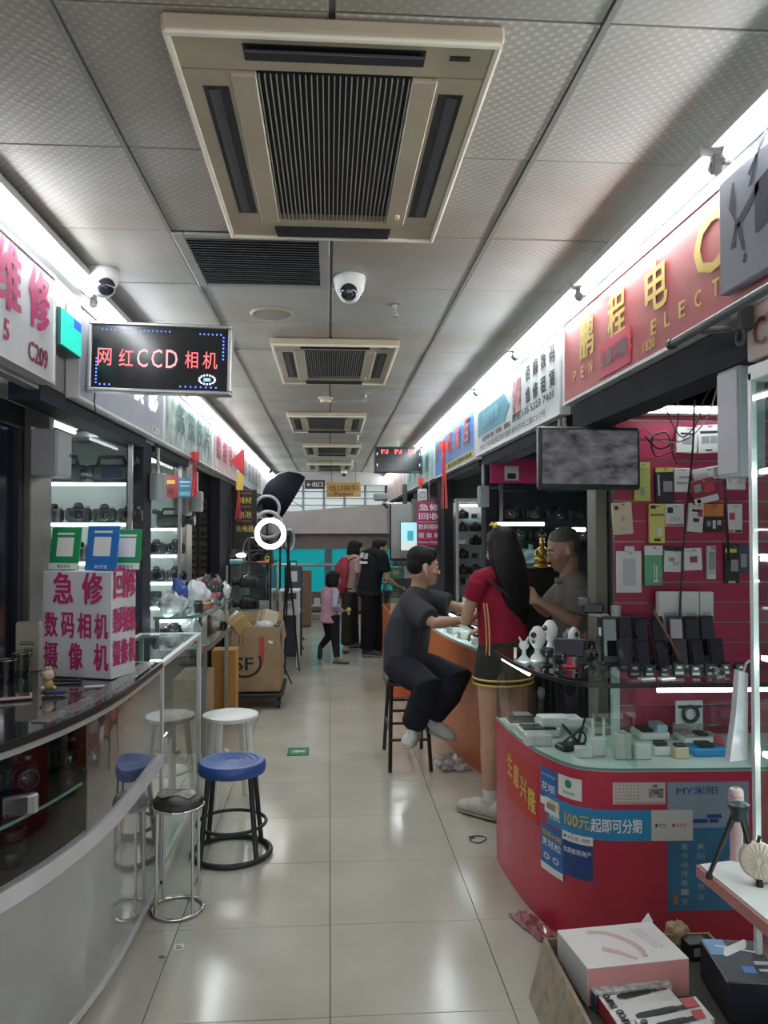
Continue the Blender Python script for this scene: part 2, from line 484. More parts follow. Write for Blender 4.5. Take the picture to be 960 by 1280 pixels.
# the dark glazed door of the stall at the left edge
dr = struct('door_1', MB().box(-1.40, -1.34, 2.2, 2.26, 0, 2.12).box(-1.40, -1.34, 3.50, 3.56, 0, 2.12).box(-1.40, -1.34, 2.26, 3.5, 2.02, 2.12).box(-1.40, -1.34, 2.26, 3.5, 0, .12).box(-1.4, -1.34, 2.92, 2.98, .12, 2.02), M_DARKPOST)
MB().box(-1.375, -1.365, 2.26, 2.92, .12, 2.02).build('pane', mat('night_blue_glass', (0.012, 0.014, 0.024), .12, var=0), dr)
MB().box(-1.375, -1.365, 2.98, 3.5, .12, 2.02).build('pane', MATS['night_blue_glass'], dr)
# thin ceilings inside the stalls that carry the fascia lower edge
M_INCEIL = mat('stall_soffit', (0.36, 0.36, 0.36), .5)
struct('ceiling_stalls_left', MB().box(-2.42, -1.16, 2.3, 15, 2.42, 2.45), M_INCEIL)
struct('ceiling_stalls_right', MB().box(1.17, 2.42, .6, 15, 2.42, 2.45), M_INCEIL)

# ================================================================ AIR CONDITIONERS
M_ACF = mat('aged_cream_panel', (0.52, 0.43, 0.31), .4, var=.1, scale=3)
M_ACB = mat('bright_panel_edge', (0.80, 0.74, 0.60), .3, var=.05)
M_SLOT = mat('dark_slot', (0.018, 0.018, 0.022), .6)
def make_ac():
    t = thing('cassette_air_conditioner', '', 'air conditioner')
    w, d, z = .365, .585, -.035       # half sizes, drop below the ceiling
    f = MB()
    gi, gj = .185, .40               # grille half sizes
    f.box(-w, w, d - .15, d, z, 0, .006).box(-w, w, -d, -d + .15, z, 0, .006)
    f.box(-w, -gi - .05, -d + .15, d - .15, z, 0).box(gi + .05, w, -d + .15, d - .15, z, 0)
    f.build('panel', M_ACF, t)
    e = MB()
    for s in (-1, 1):
        e.loft([(s * (w - .01), -d + .01, z - .004), (s * (w - .01), d - .01, z - .004)], .008, 8)
        e.loft([(-w + .01, s * (d - .01), z - .004), (w - .01, s * (d - .01), z - .004)], .008, 8)
    e.build('rim', M_ACB, t, 40)
    for s in (-1, 1):
        MB().box(s * (w - .115), s * (w - .055), -.37, .37, z - .002, z + .003).build('air_slot', M_SLOT, t)
        MB().at((s * (w - .080), 0, z - .0035), (0, s * R(8), 0)).box(-.013, .013, -.36, .36, -.001, .001).build('louver', mat('dark_louver', (0.075, 0.075, 0.085), .5), t)
        MB().box(-.20, .20, s * (d - .105), s * (d - .045), z - .002, z + .003).build('air_slot', M_SLOT, t)
        MB().at((0, s * (d - .065), z - .005), (-s * R(28), 0, 0)).box(-.195, .195, -.02, .02, -.002, .002).build('louver', M_SLOT, t)
        MB().box(s * (gi - .005), s * (gi + .055), -gj - .03, gj + .03, z - .008, z + .01, .003).build('grille_rail', M_ACF, t)
    MB().box(-gi, gi, -gj - .02, gj + .02, z + .02, z + .03).build('filter', M_SLOT, t)
    g = MB()
    for k in range(27):
        x = -gi + .010 + k * (2 * gi - .02) / 26
        g.box(x - .0014, x + .0014, -gj - .02, gj + .02, z - .004, z + .006)
    g.build('grille_bars', mat('grille_bar', (0.42, 0.40, 0.36), .5), t)
    MB().box(gi + .02, gi + .034, gj - .06, gj - .03, z - .012, z - .006, .002).build('latch', M_ACB, t)
    MB().box(gi + .07, gi + .115, -d + .06, -d + .075, z - .003, z).build('badge', M_SLOT, t)
    return t
AC = Proto(make_ac)
acl = ['cream cassette air conditioner with dark grille, the one before the louvred ceiling vent',
       'cream cassette air conditioner in the ceiling just beyond the round ceiling speaker',
       'cream cassette air conditioner in the ceiling just beyond the round smoke detector',
       'cream cassette air conditioner, next to last before the corridor end',
       'cream cassette air conditioner, last one at the corridor end']
for y, l, x in zip((2.23, 5.01, 7.78, 10.36, 13.0), acl, (.01, .03, -.03, .03, 0)):
    AC.put((x, y, ZC - .003), 0, l, 'cassette air conditioners along the ceiling')

# louvred vent in the ceiling grid
t = thing('ceiling_vent', 'rectangular louvred ceiling vent with dark slats next to the first air conditioner', 'vent', (-.288, 3.19, ZC))
MB().box(-.29, .29, -.31, .31, .0, .006).build('backing', M_SLOT, t)
fb = MB()
fb.box(-.287, -.245, -.308, .308, -.012, 0, .003).box(.245, .287, -.308, .308, -.012, 0, .003).box(-.245, .245, -.308, -.268, -.012, 0, .003).box(-.245, .245, .268, .308, -.012, 0, .003)
fb.build('frame', mat('vent_frame', (0.42, 0.41, 0.40), .5, metal=.2), t)
sl = MB().at((0, 0, 0), (R(35), 0, 0)).box(-.245, .245, -.011, .011, -.0015, .0015).mesh('slat'); sl.materials.append(mat('vent_slat', (0.09, 0.09, 0.10), .5))
for k in range(20):
    o = bpy.data.objects.new('slat', sl); COL.objects.link(o); o.parent = t; o.location = (0, -.255 + k * .0268, -.007)
# round ceiling speaker
t = thing('ceiling_speaker', 'round cream ceiling speaker with yellowed rim', 'speaker', (-.285, 3.93, ZC))
MB().lathe([(.108, 0), (.112, -.006), (.10, -.014), (.088, -.010)], 32).build('rim', mat('yellowed_rim', (0.44, 0.38, 0.29), .5), t, 30)
MB().lathe([(.088, -.006), (.086, -.012), (0, -.016)], 32).build('mesh_cover', mat('speaker_mesh', (0.36, 0.31, 0.25), .6, bump=.5, bscale=300), t, 40)
# dome cameras
def make_dome():
    t = thing('dome_camera', '', 'security camera')
    MB().lathe([(.068, 0), (.070, -.012), (.066, -.030), (.062, -.055), (.052, -.075), (.03, -.082)], 28).build('housing', M_PLASTIC, t, 50)
    b = MB(); b.ell((0, -.014, -.070), .049, 20, 14); ball = b.build('eyeball', M_PLASTIC, t, 180)
    MB().mx(Matrix.Translation((0, -.014, -.070)) @ Matrix.Rotation(R(106), 4, 'X')).lathe([(.0375, .032), (.036, .041), (.029, .048), (0, .052)], 22).build('lens_window', M_LENS, t, 60)
    return t
DOME = Proto(make_dome)
DOME.put(px(437, 346, Z=ZC), R(-6), 'white dome security camera in mid ceiling beside the louvred vent', 'dome security cameras', 1.0)
DOME.put(px(128, 338, Z=ZC), R(35), 'white dome security camera above the hanging green light box', 'dome security cameras', 1.0)
# sprinklers, smoke detector
def make_spr():
    t = thing('fire_sprinkler', '', 'sprinkler')
    MB().lathe([(.034, 0), (.034, -.005), (.018, -.010)], 18).build('escutcheon', M_STEEL, t, 40)
    MB().lathe([(.011, -.008), (.011, -.03), (.007, -.034), (.007, -.045)], 10).build('body', M_STEEL, t, 40)
    m = MB()
    for s in (-1, 1): m.loft([(s * .008, 0, -.032), (s * .015, 0, -.045), (s * .004, 0, -.062)], .0025, 6)
    m.build('frame_arms', M_STEEL, t, 40)
    MB().lathe([(.018, -.062), (.018, -.065), (0, -.066)], 14).build('deflector', M_STEEL, t, 40)
    return t
SPR = Proto(make_spr)
for (x, y), l in zip(((493, 379), (457, 492), (447, 545), (440, 575)),
                     ('metal fire sprinkler in the ceiling beside the mid-ceiling dome camera', 'metal fire sprinkler beside the round smoke detector',
                      'metal fire sprinkler between the third and fourth air conditioners', 'metal fire sprinkler before the last air conditioner')):
    SPR.put(px(x, y, Z=ZC), 0, l, 'ceiling sprinklers')
t = thing('smoke_detector', 'small round smoke detector between two cassette air conditioners', 'smoke detector', px(407, 497, Z=ZC))
MB().lathe([(.062, 0), (.062, -.012), (.05, -.02)], 24).build('base', M_ACF, t, 40)
MB().lathe([(.045, -.02), (.042, -.038), (.028, -.046), (0, -.046)], 24).build('sensor_head', M_ACF, t, 40)

# ================================================================ FLUORESCENT TUBES
def make_tube():
    t = thing('fluorescent_tube', '', 'tube light')
    MB().loft([(0, -.535, 0), (0, .535, 0)], .0165, 14).build('tube', M_TUBE, t, 40)
    MB().box(-.046, .030, -.56, .56, .022, .05, .004).build('batten', mat('tube_batten', (0.5, 0.5, 0.48), .5), t)  # batten made wider on the aisle side to shade the ceiling near the tube
    for s in (-1, 1):
        h = MB(); h.box(-.013, .013, s * .538, s * .562, -.022, .03, .004)
        hh = h.build('end_holder', M_GREY, t)
        MB().cyl((0, s * .536, 0), (0, s * .55, 0), .0185, n=12).build('end_cap', M_STEEL, hh)
    return t
TUBE = Proto(make_tube)
yr = [(-.25 + 1.155 * k) for k in range(14)]
yr = [.80 + .02, 1.41 + .0, 2.57, 3.73, 4.88, 6.05, 7.2, 8.36, 9.52, 10.68, 11.84, 13.0, 14.1]
rl = ['above the drone picture board', 'above the Latin letters of the faded red sign', 'above the seam between faded red and white signs', 'above the phone number on the white sign', 'above the seam between white and blue signs', 'above the red characters of the blue sign',
      'above the near half of the pale teal sign', 'above the middle of the pale teal sign', 'above the seam of the pale teal and dull red signs', 'above the dull red sign, first of three', 'above the dull red sign, second of three', 'above the dull red sign, last of three']
for k, y in enumerate(yr[1:]):
    TUBE.put((1.030, y, 2.552), 0, 'glowing fluorescent tube ' + rl[k], 'fluorescent tubes in two rows above the shop signs')
ll = ['above the magenta C209 sign', 'above the hanging character display and the lavender grey sign', 'above the white characters of the lavender grey sign', 'above the near half of the green flowered sign', 'above the far half of the green flowered sign', 'above the red and white sign with knots',
      'above the seam beyond the red and white sign', 'above the middle of the grey-lettered white sign', 'above the far half of the grey-lettered white sign', 'above the pale sign by the corridor end, near half', 'above the pale sign by the corridor end, far half']
for k in range(11):
    y = 2.90 + 1.15 * k
    TUBE.put((-1.030, y, 2.60 if y < 4 else 2.575), PI, 'glowing fluorescent tube ' + ll[k], 'fluorescent tubes in two rows above the shop signs')

# ================================================================ SHOP SIGNS
def sign(name, label, side, y0, y1, z0, z1, mboard, x, th=.05, frame=M_ALU):
    t = thing(name, label, 'sign', (x, (y0 + y1) / 2, z0))
    d = side * th
    MB().box(x, x + d, y0, y1, z0, z1, .003).build('board', mboard, t, world=True)
    if frame:
        fr = MB(); e = .012
        fr.box(x - side * .006, x + d, y0 - e, y0, z0 - e, z1 + e).box(x - side * .006, x + d, y1, y1 + e, z0 - e, z1 + e)
        fr.box(x - side * .006, x + d, y0, y1, z0 - e, z0).box(x - side * .006, x + d, y0, y1, z1, z1 + e)
        fr.build('frame', frame, t, world=True)
    return t
LX, RX = -1.06, 1.07
def ltext(t, body, m, y, z, h, w=None, bold=.02, x=LX, dx=.003, **k):   # on a left-hand sign (faces +X)
    return text(body, m, t, (x + dx, y, z), YP, ZP, w, h, bold, **k)
def rtext(t, body, m, y, z, h, w=None, bold=.02, x=RX, dx=.003, **k):   # on a right-hand sign (faces -X)
    return text(body, m, t, (x - dx, y, z), YN, ZP, w, h, bold, **k)

t = sign('shop_sign', 'white shop sign with big magenta characters and number C209', -1, 1.55, 3.09, 2.15, 2.545, mat('pale_sign_white', (0.62, 0.63, 0.66), .5), LX)
ltext(t, '维', M_MAG, 2.66, 2.42, .235, .21, .035); ltext(t, '修', M_MAG, 2.935, 2.42, .235, .21, .035); ltext(t, '5', M_MAG, 2.645, 2.235, .07, None, .03)
ltext(t, 'C209', mat('maroon_print', (0.22, 0.03, 0.07), .5), 2.93, 2.215, .072, .19, .02)
t = sign('shop_sign', 'plain lavender grey shop sign with raised white characters and C2 number', -1, 3.40, 5.10, 2.15, 2.535, mat('lavender_grey_sign', (0.36, 0.37, 0.44), .5), LX)
M_RAISED = emis('lit_white_letter', (0.9, 0.92, 1.0), 0.7)
for y, c in ((4.05, '小'), (4.42, '俱'), (4.79, '影')): ltext(t, c, M_RAISED, y, 2.39, .2, .24, .05, dx=.006)
ltext(t, 'C207', M_WPRINT, 4.88, 2.19, .05, .22)
t = sign('shop_sign', 'green and white flowered shop sign next to the lavender grey one', -1, 5.14, 7.18, 2.15, 2.53, mat('green_flower_sign', (0.42, 0.50, 0.46), .5, var=.35, scale=9), LX)
M_TEALP = mat('dark_teal_print', (0.05, 0.20, 0.18), .5)
for y, c in ((5.7, '苏'), (6.1, '茂'), (6.5, '胶'), (6.9, '片')): ltext(t, c, M_TEALP, y, 2.37, .22, .28, .02)
t = sign('shop_sign', 'red and white shop sign behind the red hanging knots', -1, 7.22, 9.15, 2.15, 2.53, mat('red_white_sign', (0.60, 0.46, 0.44), .5, var=.2, scale=5), LX)
for y, c in ((7.6, '照'), (8.05, '相'), (8.5, '器'), (8.9, '材')): ltext(t, c, M_MAG, y, 2.37, .22, .3, .02)
t = sign('shop_sign', 'white shop sign with grey characters above the black gold-lettered board', -1, 9.2, 12.4, 2.15, 2.53, mat('white_sign_c', (0.60, 0.62, 0.64), .5), LX)
for k, c in enumerate('数码摄影配件'): ltext(t, c, M_GREY, 9.5 + .5 * k, 2.35, .26, .34, .02)
t = sign('shop_sign', 'pale shop sign nearest to the corridor end above the ring lights', -1, 12.45, 14.8, 2.15, 2.53, MATS['white_sign_c'], LX)

# right
M_REDSIGN = mat('faded_red_sign', (0.42, 0.075, 0.075), .45, var=.12, scale=2)
t = sign('shop_sign', 'faded red shop sign with yellow brush characters and Latin letters', 1, 1.2, 3.52, 2.16, 2.515, M_REDSIGN, RX)
for y, c, s in ((3.20, '鹏', .17), (2.86, '程', .17), (2.50, '电', .17), (2.14, 'C', .17)): rtext(t, c, M_YEL, y, 2.385, s, s * 1.05, .02)
for k, c in enumerate('PEN TAX ELECT'):
    if c != ' ': rtext(t, c, M_YEL, 3.36 - .105 * k, 2.25, .05, .042, .015)
rtext(t, '1820', M_YEL, 2.56, 2.20, .035, .1, .02)
bn = MB().box(RX - .006, RX - .002, 2.72, 3.04, 2.175, 2.31).build('banner', mat('bright_red_banner', (0.62, 0.03, 0.09), .45), t, world=True)
text('生意兴隆', mat('dark_silver', (0.15, 0.13, 0.12), .4, metal=.3), bn, (RX - .008, 2.88, 2.245), YN, ZP, .28, .07, .03)
t = sign('shop_sign', 'white shop sign with teal panel, portrait photo and phone number', 1, 3.60, 5.66, 2.13, 2.515, mat('white_sign_r', (0.66, 0.70, 0.72), .5), RX)
tp = MB().prism([(0, 0), (0, .17), (-.85, .17), (-.98, .085), (-.85, 0)], 0, .004)
tp.v = [(RX - .004 + v[2], 5.60 + v[0], 2.25 + v[1]) for v in tp.v]; tp.f = [f[::-1] for f in tp.f]
tpo = tp.build('teal_panel', mat('teal_print', (0.06, 0.26, 0.36), .5), t, world=True)
text('佳能影像', mat('teal_light', (0.22, 0.50, 0.58), .5), tpo, (RX - .009, 5.15, 2.345), YN, ZP, .5, .09, .02)
pp = MB().box(RX - .006, RX, 4.34, 4.52, 2.25, 2.44).build('portrait_photo', mat('portrait_print', (0.50, 0.22, 0.24), .5, var=.5, scale=16), t, world=True)
for r_, row in enumerate(('佰顺数码', '维修租赁')):
    for k, c in enumerate(row): rtext(t, c, M_INK, 4.18 - .155 * k, 2.43 - .12 * r_, .085, .10, .03)
rtext(t, '唐生:135 5323 7401', M_INK, 4.12, 2.235, .05, .86, .01)
rtext(t, '出租 维修 回收二手相机、摄像机', M_INK, 5.02, 2.215, .035, .86, .005)
rtext(t, '地址:广州市越秀区数码摄影器材市场二楼C117号', M_INK, 4.68, 2.165, .038, 1.7, 0)
t = sign('shop_sign', 'blue shop sign with red outlined characters and a yellow lower strip', 1, 5.74, 7.95, 2.12, 2.515, mat('blue_sign', (0.03, 0.17, 0.50), .45), RX)
MB().box(RX - .004, RX, 5.76, 7.2, 2.125, 2.19).build('yellow_strip', mat('mustard_strip', (0.52, 0.45, 0.13), .5), t, world=True)
rtext(t, '数码相机摄像机维修', M_INK, 6.45, 2.157, .04, 1.2, .01, dx=.006)
M_REDL = mat('red_letter', (0.62, 0.05, 0.09), .4)
for k, c in enumerate('光乐像百'):
    rtext(t, c, M_WPRINT, 7.35 - .42 * k, 2.36, .2, .27, .05, dx=.003); rtext(t, c, M_REDL, 7.35 - .42 * k, 2.36, .2, .27, .015, dx=.007)
rtext(t, '●', M_DGREY, 7.75, 2.36, .22, .2, 0)
t = sign('shop_sign', 'pale teal shop sign beyond the blue one', 1, 8.02, 10.9, 2.13, 2.515, mat('pale_teal_sign', (0.30, 0.48, 0.48), .5, var=.15, scale=6), RX)
for k, c in enumerate('影像器材'): rtext(t, c, MATS['dark_teal_print'], 10.4 - .6 * k, 2.34, .22, .34, .02)
t = sign('shop_sign', 'dull red and white shop sign, last before the corridor end', 1, 10.95, 14.6, 2.13, 2.5, MATS['red_white_sign'], RX)
# drone board, number board
t = sign('drone_sign_board', 'grey board with a dark flying drone picture in front of the faded red sign', 1, .9, 2.015, 2.20, 2.50, mat('grey_blue_board', (0.30, 0.31, 0.37), .5), 1.035, .03, None)
dm = mat('dark_drone_print', (0.04, 0.045, 0.075), .5)
d = MB(); zx = 1.035 - .003
def dq(pts):
    d.add([(zx, 2.015 - a, 2.20 + b) for a, b in pts], [tuple(range(len(pts)))])
dq([(.10, .14), (.20, .20), (.20, .225), (.10, .165)]); dq([(.18, .10), (.36, .12), (.36, .26), (.18, .22)])
dq([(.062, .10), (.09, .17), (.10, .17), (.085, .10)]); dq([(.055, .21), (.075, .27), (.085, .27), (.09, .16)]); dq([(.09, .155), (.12, .08), (.13, .08), (.11, .16)])
dq([(.15, .225), (.19, .29), (.2, .29), (.17, .225)]); dq([(.15, .26), (.23, .33), (.24, .32), (.16, .25)]); dq([(.12, .05), (.13, .07), (.14, .065), (.13, .045)])
d.build('drone_picture', dm, t, world=True)
t = sign('stall_number_board', 'beige stall number board with dark C1 under the drone picture', 1, 1.2, 1.955, 2.01, 2.17, mat('beige_board', (0.60, 0.47, 0.42), .5), 1.075, .03, None)
text('C116', MATS['maroon_print'], t, (1.072, 1.82, 2.075), YN, ZP, .2, .07, .01)
# awning bar with hook bracket
t = thing('awning_bar', 'dark steel awning bar with hook bracket below the drone picture', 'bar', (1.0, 1.75, 2.15))
MB().cyl((-.015, .45, -.035), (.0, -.75, -.01), .0125, n=12).build('bar', M_DGREY, t, 40)
MB().cyl((-.015, .458, -.035), (-.015, .44, -.035), .0155, n=12).build('end_cap', M_BLACK, t, 40)
MB().loft([(.0, .30, -.035), (.05, .24, -.045), (.10, .20, -.03)], .009, 8).torus((.05, .19, -.075), .02, .006, 16, 6, 'x').box(.035, .09, .17, .215, -.06, .02, .006).build('bracket', M_DGREY, t, 40)

# dark lintels below the fascia
for n, (x, y0, y1, z0, z1) in enumerate(((1.16, 1.9, 3.5, 2.03, 2.14), (1.17, 3.62, 5.65, 2.05, 2.13), (-1.17, 3.1, 4.85, 2.08, 2.15), (-1.17, 5.1, 6.3, 2.08, 2.15), (1.17, 5.8, 7.9, 2.06, 2.12))):
    struct('trim_%d' % (20 + n), MB().box(x - .06, x + .06, y0, y1, z0, z1), M_DARKPOST)
# ================================================================ MERCHANDISE PROTOTYPES
M_CAM = mat('camera_body', (0.022, 0.022, 0.024), .45, var=.15, scale=40, bump=.15, bscale=400)
M_SILV = mat('silver_body', (0.42, 0.42, 0.43), .35, metal=.6)
def make_dslr(body=M_CAM):
    t = thing('slr_camera', '', 'camera')
    MB().box(-.068, .068, -.03, .03, 0, .078, .012).build('body', body, t, 40)
    MB().box(-.068, -.038, -.052, -.025, .004, .074, .012).build('grip', M_RUBBER, t, 40)
    MB().loft([(0, -.025, .078), (0, -.012, .098), (0, .02, .098), (0, .03, .078)], [(.028, .012), (.022, .012), (.02, .012), (.026, .01)], 8, side=XP).build('viewfinder_hump', body, t, 40)
    l = MB().mx(Matrix.Translation((.012, -.028, .04)) @ Matrix.Rotation(R(90), 4, 'X')).lathe([(.034, 0), (.034, .018), (.031, .02), (.031, .05), (.034, .052), (.034, .068), (.027, .07), (.024, .058)], 18).build('lens', M_BLACK, t, 40)
    MB().mx(Matrix.Translation((.012, -.028, .04)) @ Matrix.Rotation(R(90), 4, 'X')).lathe([(.0245, .052), (.016, .06), (0, .063)], 16).build('front_glass', M_LENS, l, 60)
    MB().lathe([(.011, .078), (.011, .088), (.009, .09)], 12, (.045, .008, 0)).build('mode_dial', M_GREY, t, 40)
    return t
def make_compact():
    t = thing('compact_camera', '', 'camera')
    MB().box(-.05, .05, -.012, .012, 0, .06, .006).build('body', M_SILV, t, 40)
    MB().box(-.045, .018, .012, .0135, .006, .054).box(-.045, .018, -.0135, -.012, .006, .054).build('screen', M_LENS, t)
    b = MB()
    for k in range(4): b.cyl((.034, -.0145, .012 + .011 * k), (.034, -.011, .012 + .011 * k), .004, n=8)
    b.build('buttons', M_GREY, t)
    MB().box(.02, .04, -.005, .005, .06, .064, .002).build('shutter_button', M_CHROME, t)
    return t
def make_lens():
    t = thing('camera_lens', '', 'lens')
    MB().lathe([(.034, 0), (.036, .006), (.036, .03), (.033, .034), (.033, .06), (.037, .064), (.037, .085), (.033, .088), (.03, .08)], 20).build('barrel', M_BLACK, t, 40)
    MB().lathe([(.0372, .036), (.0372, .056)], 20).build('focus_ring', M_RUBBER, t, 40)
    MB().lathe([(.030, .078), (.018, .085), (0, .087)], 18).build('front_glass', M_LENS, t, 60)
    MB().torus((0, 0, .0625), .0335, .0012, 20, 6).build('index_ring', M_CHROME, t, 60)
    return t
def make_camcorder():
    t = thing('camcorder', '', 'camcorder')
    MB().box(-.13, .10, -.05, .05, 0, .105, .018).build('body', M_CAM, t, 40)
    MB().loft([(-.13, 0, .06), (-.17, 0, .06), (-.175, 0, .06), (-.205, 0, .06)], [.036, .036, .044, .046], 16).build('lens_barrel', M_BLACK, t, 40)
    MB().loft([(-.10, 0, .10), (-.09, 0, .15), (.05, 0, .15), (.075, 0, .10)], .012, 8).build('carry_handle', M_BLACK, t, 40)
    MB().box(-.06, .06, -.062, -.05, .02, .09, .004).build('flip_screen', M_LENS, t)
    MB().loft([(.08, 0, .115), (.14, 0, .135)], .022, 10).build('viewfinder', M_BLACK, t, 40)
    return t
DSLR, COMPACT, LENS, CAMC = Proto(make_dslr), Proto(make_compact), Proto(make_lens), Proto(make_camcorder)
def carton_mb(w, d, h, open_top=False): 
    return MB().box(-w / 2, w / 2, -d / 2, d / 2, 0, h, .004)

# ================================================================ LEFT: CURVED GLASS COUNTER
PA = [(p[0], p[1]) for p in smooth_path([(-1.31, 1.86), (-1.12, 1.93), (-1.0, 2.04), (-.905, 2.19), (-.835, 2.385), (-.79, 2.58), (-.76, 2.80), (-.746, 3.05), (-.742, 3.54)], 4)]
back = [(-1.31, 3.54)]
CA = thing('curved_glass_counter', 'curved glass display counter with white rail and glossy grey base beside the stools', 'counter', (-1.05, 2.9, 0))
M_PANEL = mat('glossy_grey_panel', (0.46, 0.46, 0.46), .06, metal=.35, var=.03, coat=.6)
M_MIRROR = mat('grey_mirror_glass', (0.34, 0.35, 0.34), .04, metal=.85, var=.04)
M_BACKD = mat('dark_interior_board', (0.05, 0.045, 0.045), .6)
seam = max(i for i, p in enumerate(PA) if pj((p[0], p[1], .3))[0] < 117)
MB().ribbon(PA[:seam + 1], .05, .545, 0, .02).build('base_panel', M_PANEL, CA, 30, True)
MB().ribbon(PA[seam:], .05, .545, 0, .02).build('base_panel', M_PANEL, CA, 30, True)
MB().ribbon(PA, .03, .055, .004, .03).build('bottom_trim', M_ALU, CA, 30, True)
MB().prism(offset(PA, -.02) + back, .535, .56).build('case_floor', M_BACKD, CA, 0, True)
MB().ribbon(PA, .545, .60, .012, .03).build('rail', mat('lilac_white_rail', (0.66, 0.64, 0.66), .3), CA, 30, True)
MB().ribbon(PA[:seam + 1], .60, .975, 0, .005).build('front_glass', M_GLASS, CA, 30, True)
MB().ribbon(PA[seam:], .60, .975, 0, .005).build('mirror_glass', M_MIRROR, CA, 30, True)
MB().ribbon(PA, .955, .975, .006, .016).build('top_strip', mat('pale_strip', (0.5, 0.53, 0.5), .3, metal=.4), CA, 30, True)
MB().prism(offset(PA, -.02) + back, .755, .762).build('inner_shelf', M_GLASSG, CA, 0, True)
MB().ribbon(PA[:seam + 1], .754, .763, -.018, .004).build('shelf_edge', M_EDGE, CA, 30, True)
M_TOP = mat('dark_glass_top', (0.035, 0.04, 0.042), .05, var=.05, coat=.5)
MB().prism(offset(PA, .004) + back, .988, 1.0).build('glass_top', M_TOP, CA, 0, True)
MB().ribbon(PA, .976, .999, .012, .008).build('top_edge', mat('dark_gasket', (0.02, 0.022, 0.022), .3), CA, 30, True)
bs = offset(PA, -.085)
for a, b, in ((seam + 2, seam + 5), (seam + 6, seam + 9), (seam + 10, len(PA) - 4)):
    pass
MB().ribbon(PA[seam - 4:], 1.0, 1.004, -.02, .055).build('worn_edge_band', mat('silvery_edge_band', (0.36, 0.37, 0.34), .25, metal=.5, var=.3, scale=30), CA, 30, True)
MB().box(-1.31, -1.30, 1.88, 3.54, .56, .98).build('back_board', M_BACKD, CA, 0, True)
MB().box(-1.31, -.748, 3.535, 3.54, .05, .98).build('end_board', M_BACKD, CA, 0, True)
for x, y in ((-.83, 2.76), (-.83, 3.42), (-1.2, 3.4), (-1.2, 2.3)):
    w = MB().cyl((x - .012, y, .022), (x + .012, y, .022), .022, n=14).build('castor', M_RUBBER, CA, 40, True)
    MB().box(x - .018, x + .018, y - .015, y + .015, .03, .05).build('castor_fork', M_STEEL, w, 0, True)
# goods inside
gl = 'goods in the curved glass counter'
for x, y, l in ((-1.02, 2.42, 'black lens standing on the counter case floor beside the base rail, by the curve'), (-.97, 2.62, 'black lens on the counter case floor in the middle of the curve'), (-1.1, 2.62, 'black lens on the counter case floor toward the dark back board')):
    LENS.put((x, y - .12, .561), 0, l, gl, 1.25)
LENS.put((-1.17, 2.30, .561), 0, 'big black lens on the counter case floor near the dark door', gl, 1.5)
COMPACT.put(px(22, 1022, Z=.763) + V((0, .02, 0)), R(28), 'silver compact camera with dark screen on the inner counter shelf', gl, .95)
DSLR.put((-1.0, 2.60, .763), R(40), 'black camera on the inner counter shelf near the mirror panel', gl)
DSLR.put((-1.12, 2.46, .763), R(20), 'black camera on the inner counter shelf behind the silver compact', gl)
DSLR.put((-.93, 2.82, .763), R(40), 'black camera on the inner counter shelf behind the mirror panel', gl)
LENS.put((-1.2, 2.28, .763), 0, 'black lens on the inner counter shelf by the dark door', gl, 1.1)

# ---- on the counter
FL, FR, BR = px(52, 845, Z=1.002), px(139, 850, Z=1.002), px(163, 829, Z=1.002)
ux = (FR - FL).normalized(); W1 = (FR - FL).length; uy = V((-ux.y, ux.x, 0)); D1 = (BR - FR).length * .42
SB = thing('repair_sign_box', 'white box sign with magenta repair characters standing on the glass counter', 'sign', FL)
HB = .415
MB().mx(Matrix(((ux.x, uy.x, 0, 0), (ux.y, uy.y, 0, 0), (0, 0, 1, .001), (0, 0, 0, 1)))).box(0, W1, 0, D1, 0, HB, .003).build('box', mat('greyish_white_card', (0.66, 0.66, 0.67), .5), SB)
def ft(c, u, v, w, h, side=False):
    o = FL + ux * u + V((0, 0, v)) - uy * .003 if not side else FL + ux * (W1 + .003) + uy * u + V((0, 0, v))
    text(c, M_MAG, SB, o, ux if not side else uy, ZP, w, h, .03)
for k, c in enumerate('急修'): ft(c, W1 * (.31 + .42 * k), .35, .095, .125)
for k, c in enumerate('数码相机'): ft(c, W1 * (.14 + .24 * k), .205, .062, .10)
for k, c in enumerate('摄像机'): ft(c, W1 * (.14 + .36 * k), .085, .066, .105)
for k, c in enumerate('回修'): ft(c, D1 * (.28 + .46 * k), .37, .075, .12, True)
for k, c in enumerate('数码相机'): ft(c, D1 * (.15 + .235 * k), .225, .04, .10, True)
for k, c in enumerate('摄像机'): ft(c, D1 * (.18 + .32 * k), .10, .05, .10, True)
M_GRN = mat('pay_green', (0.02, 0.30, 0.10), .45); M_BLU = mat('pay_blue', (0.03, 0.18, 0.52), .45)
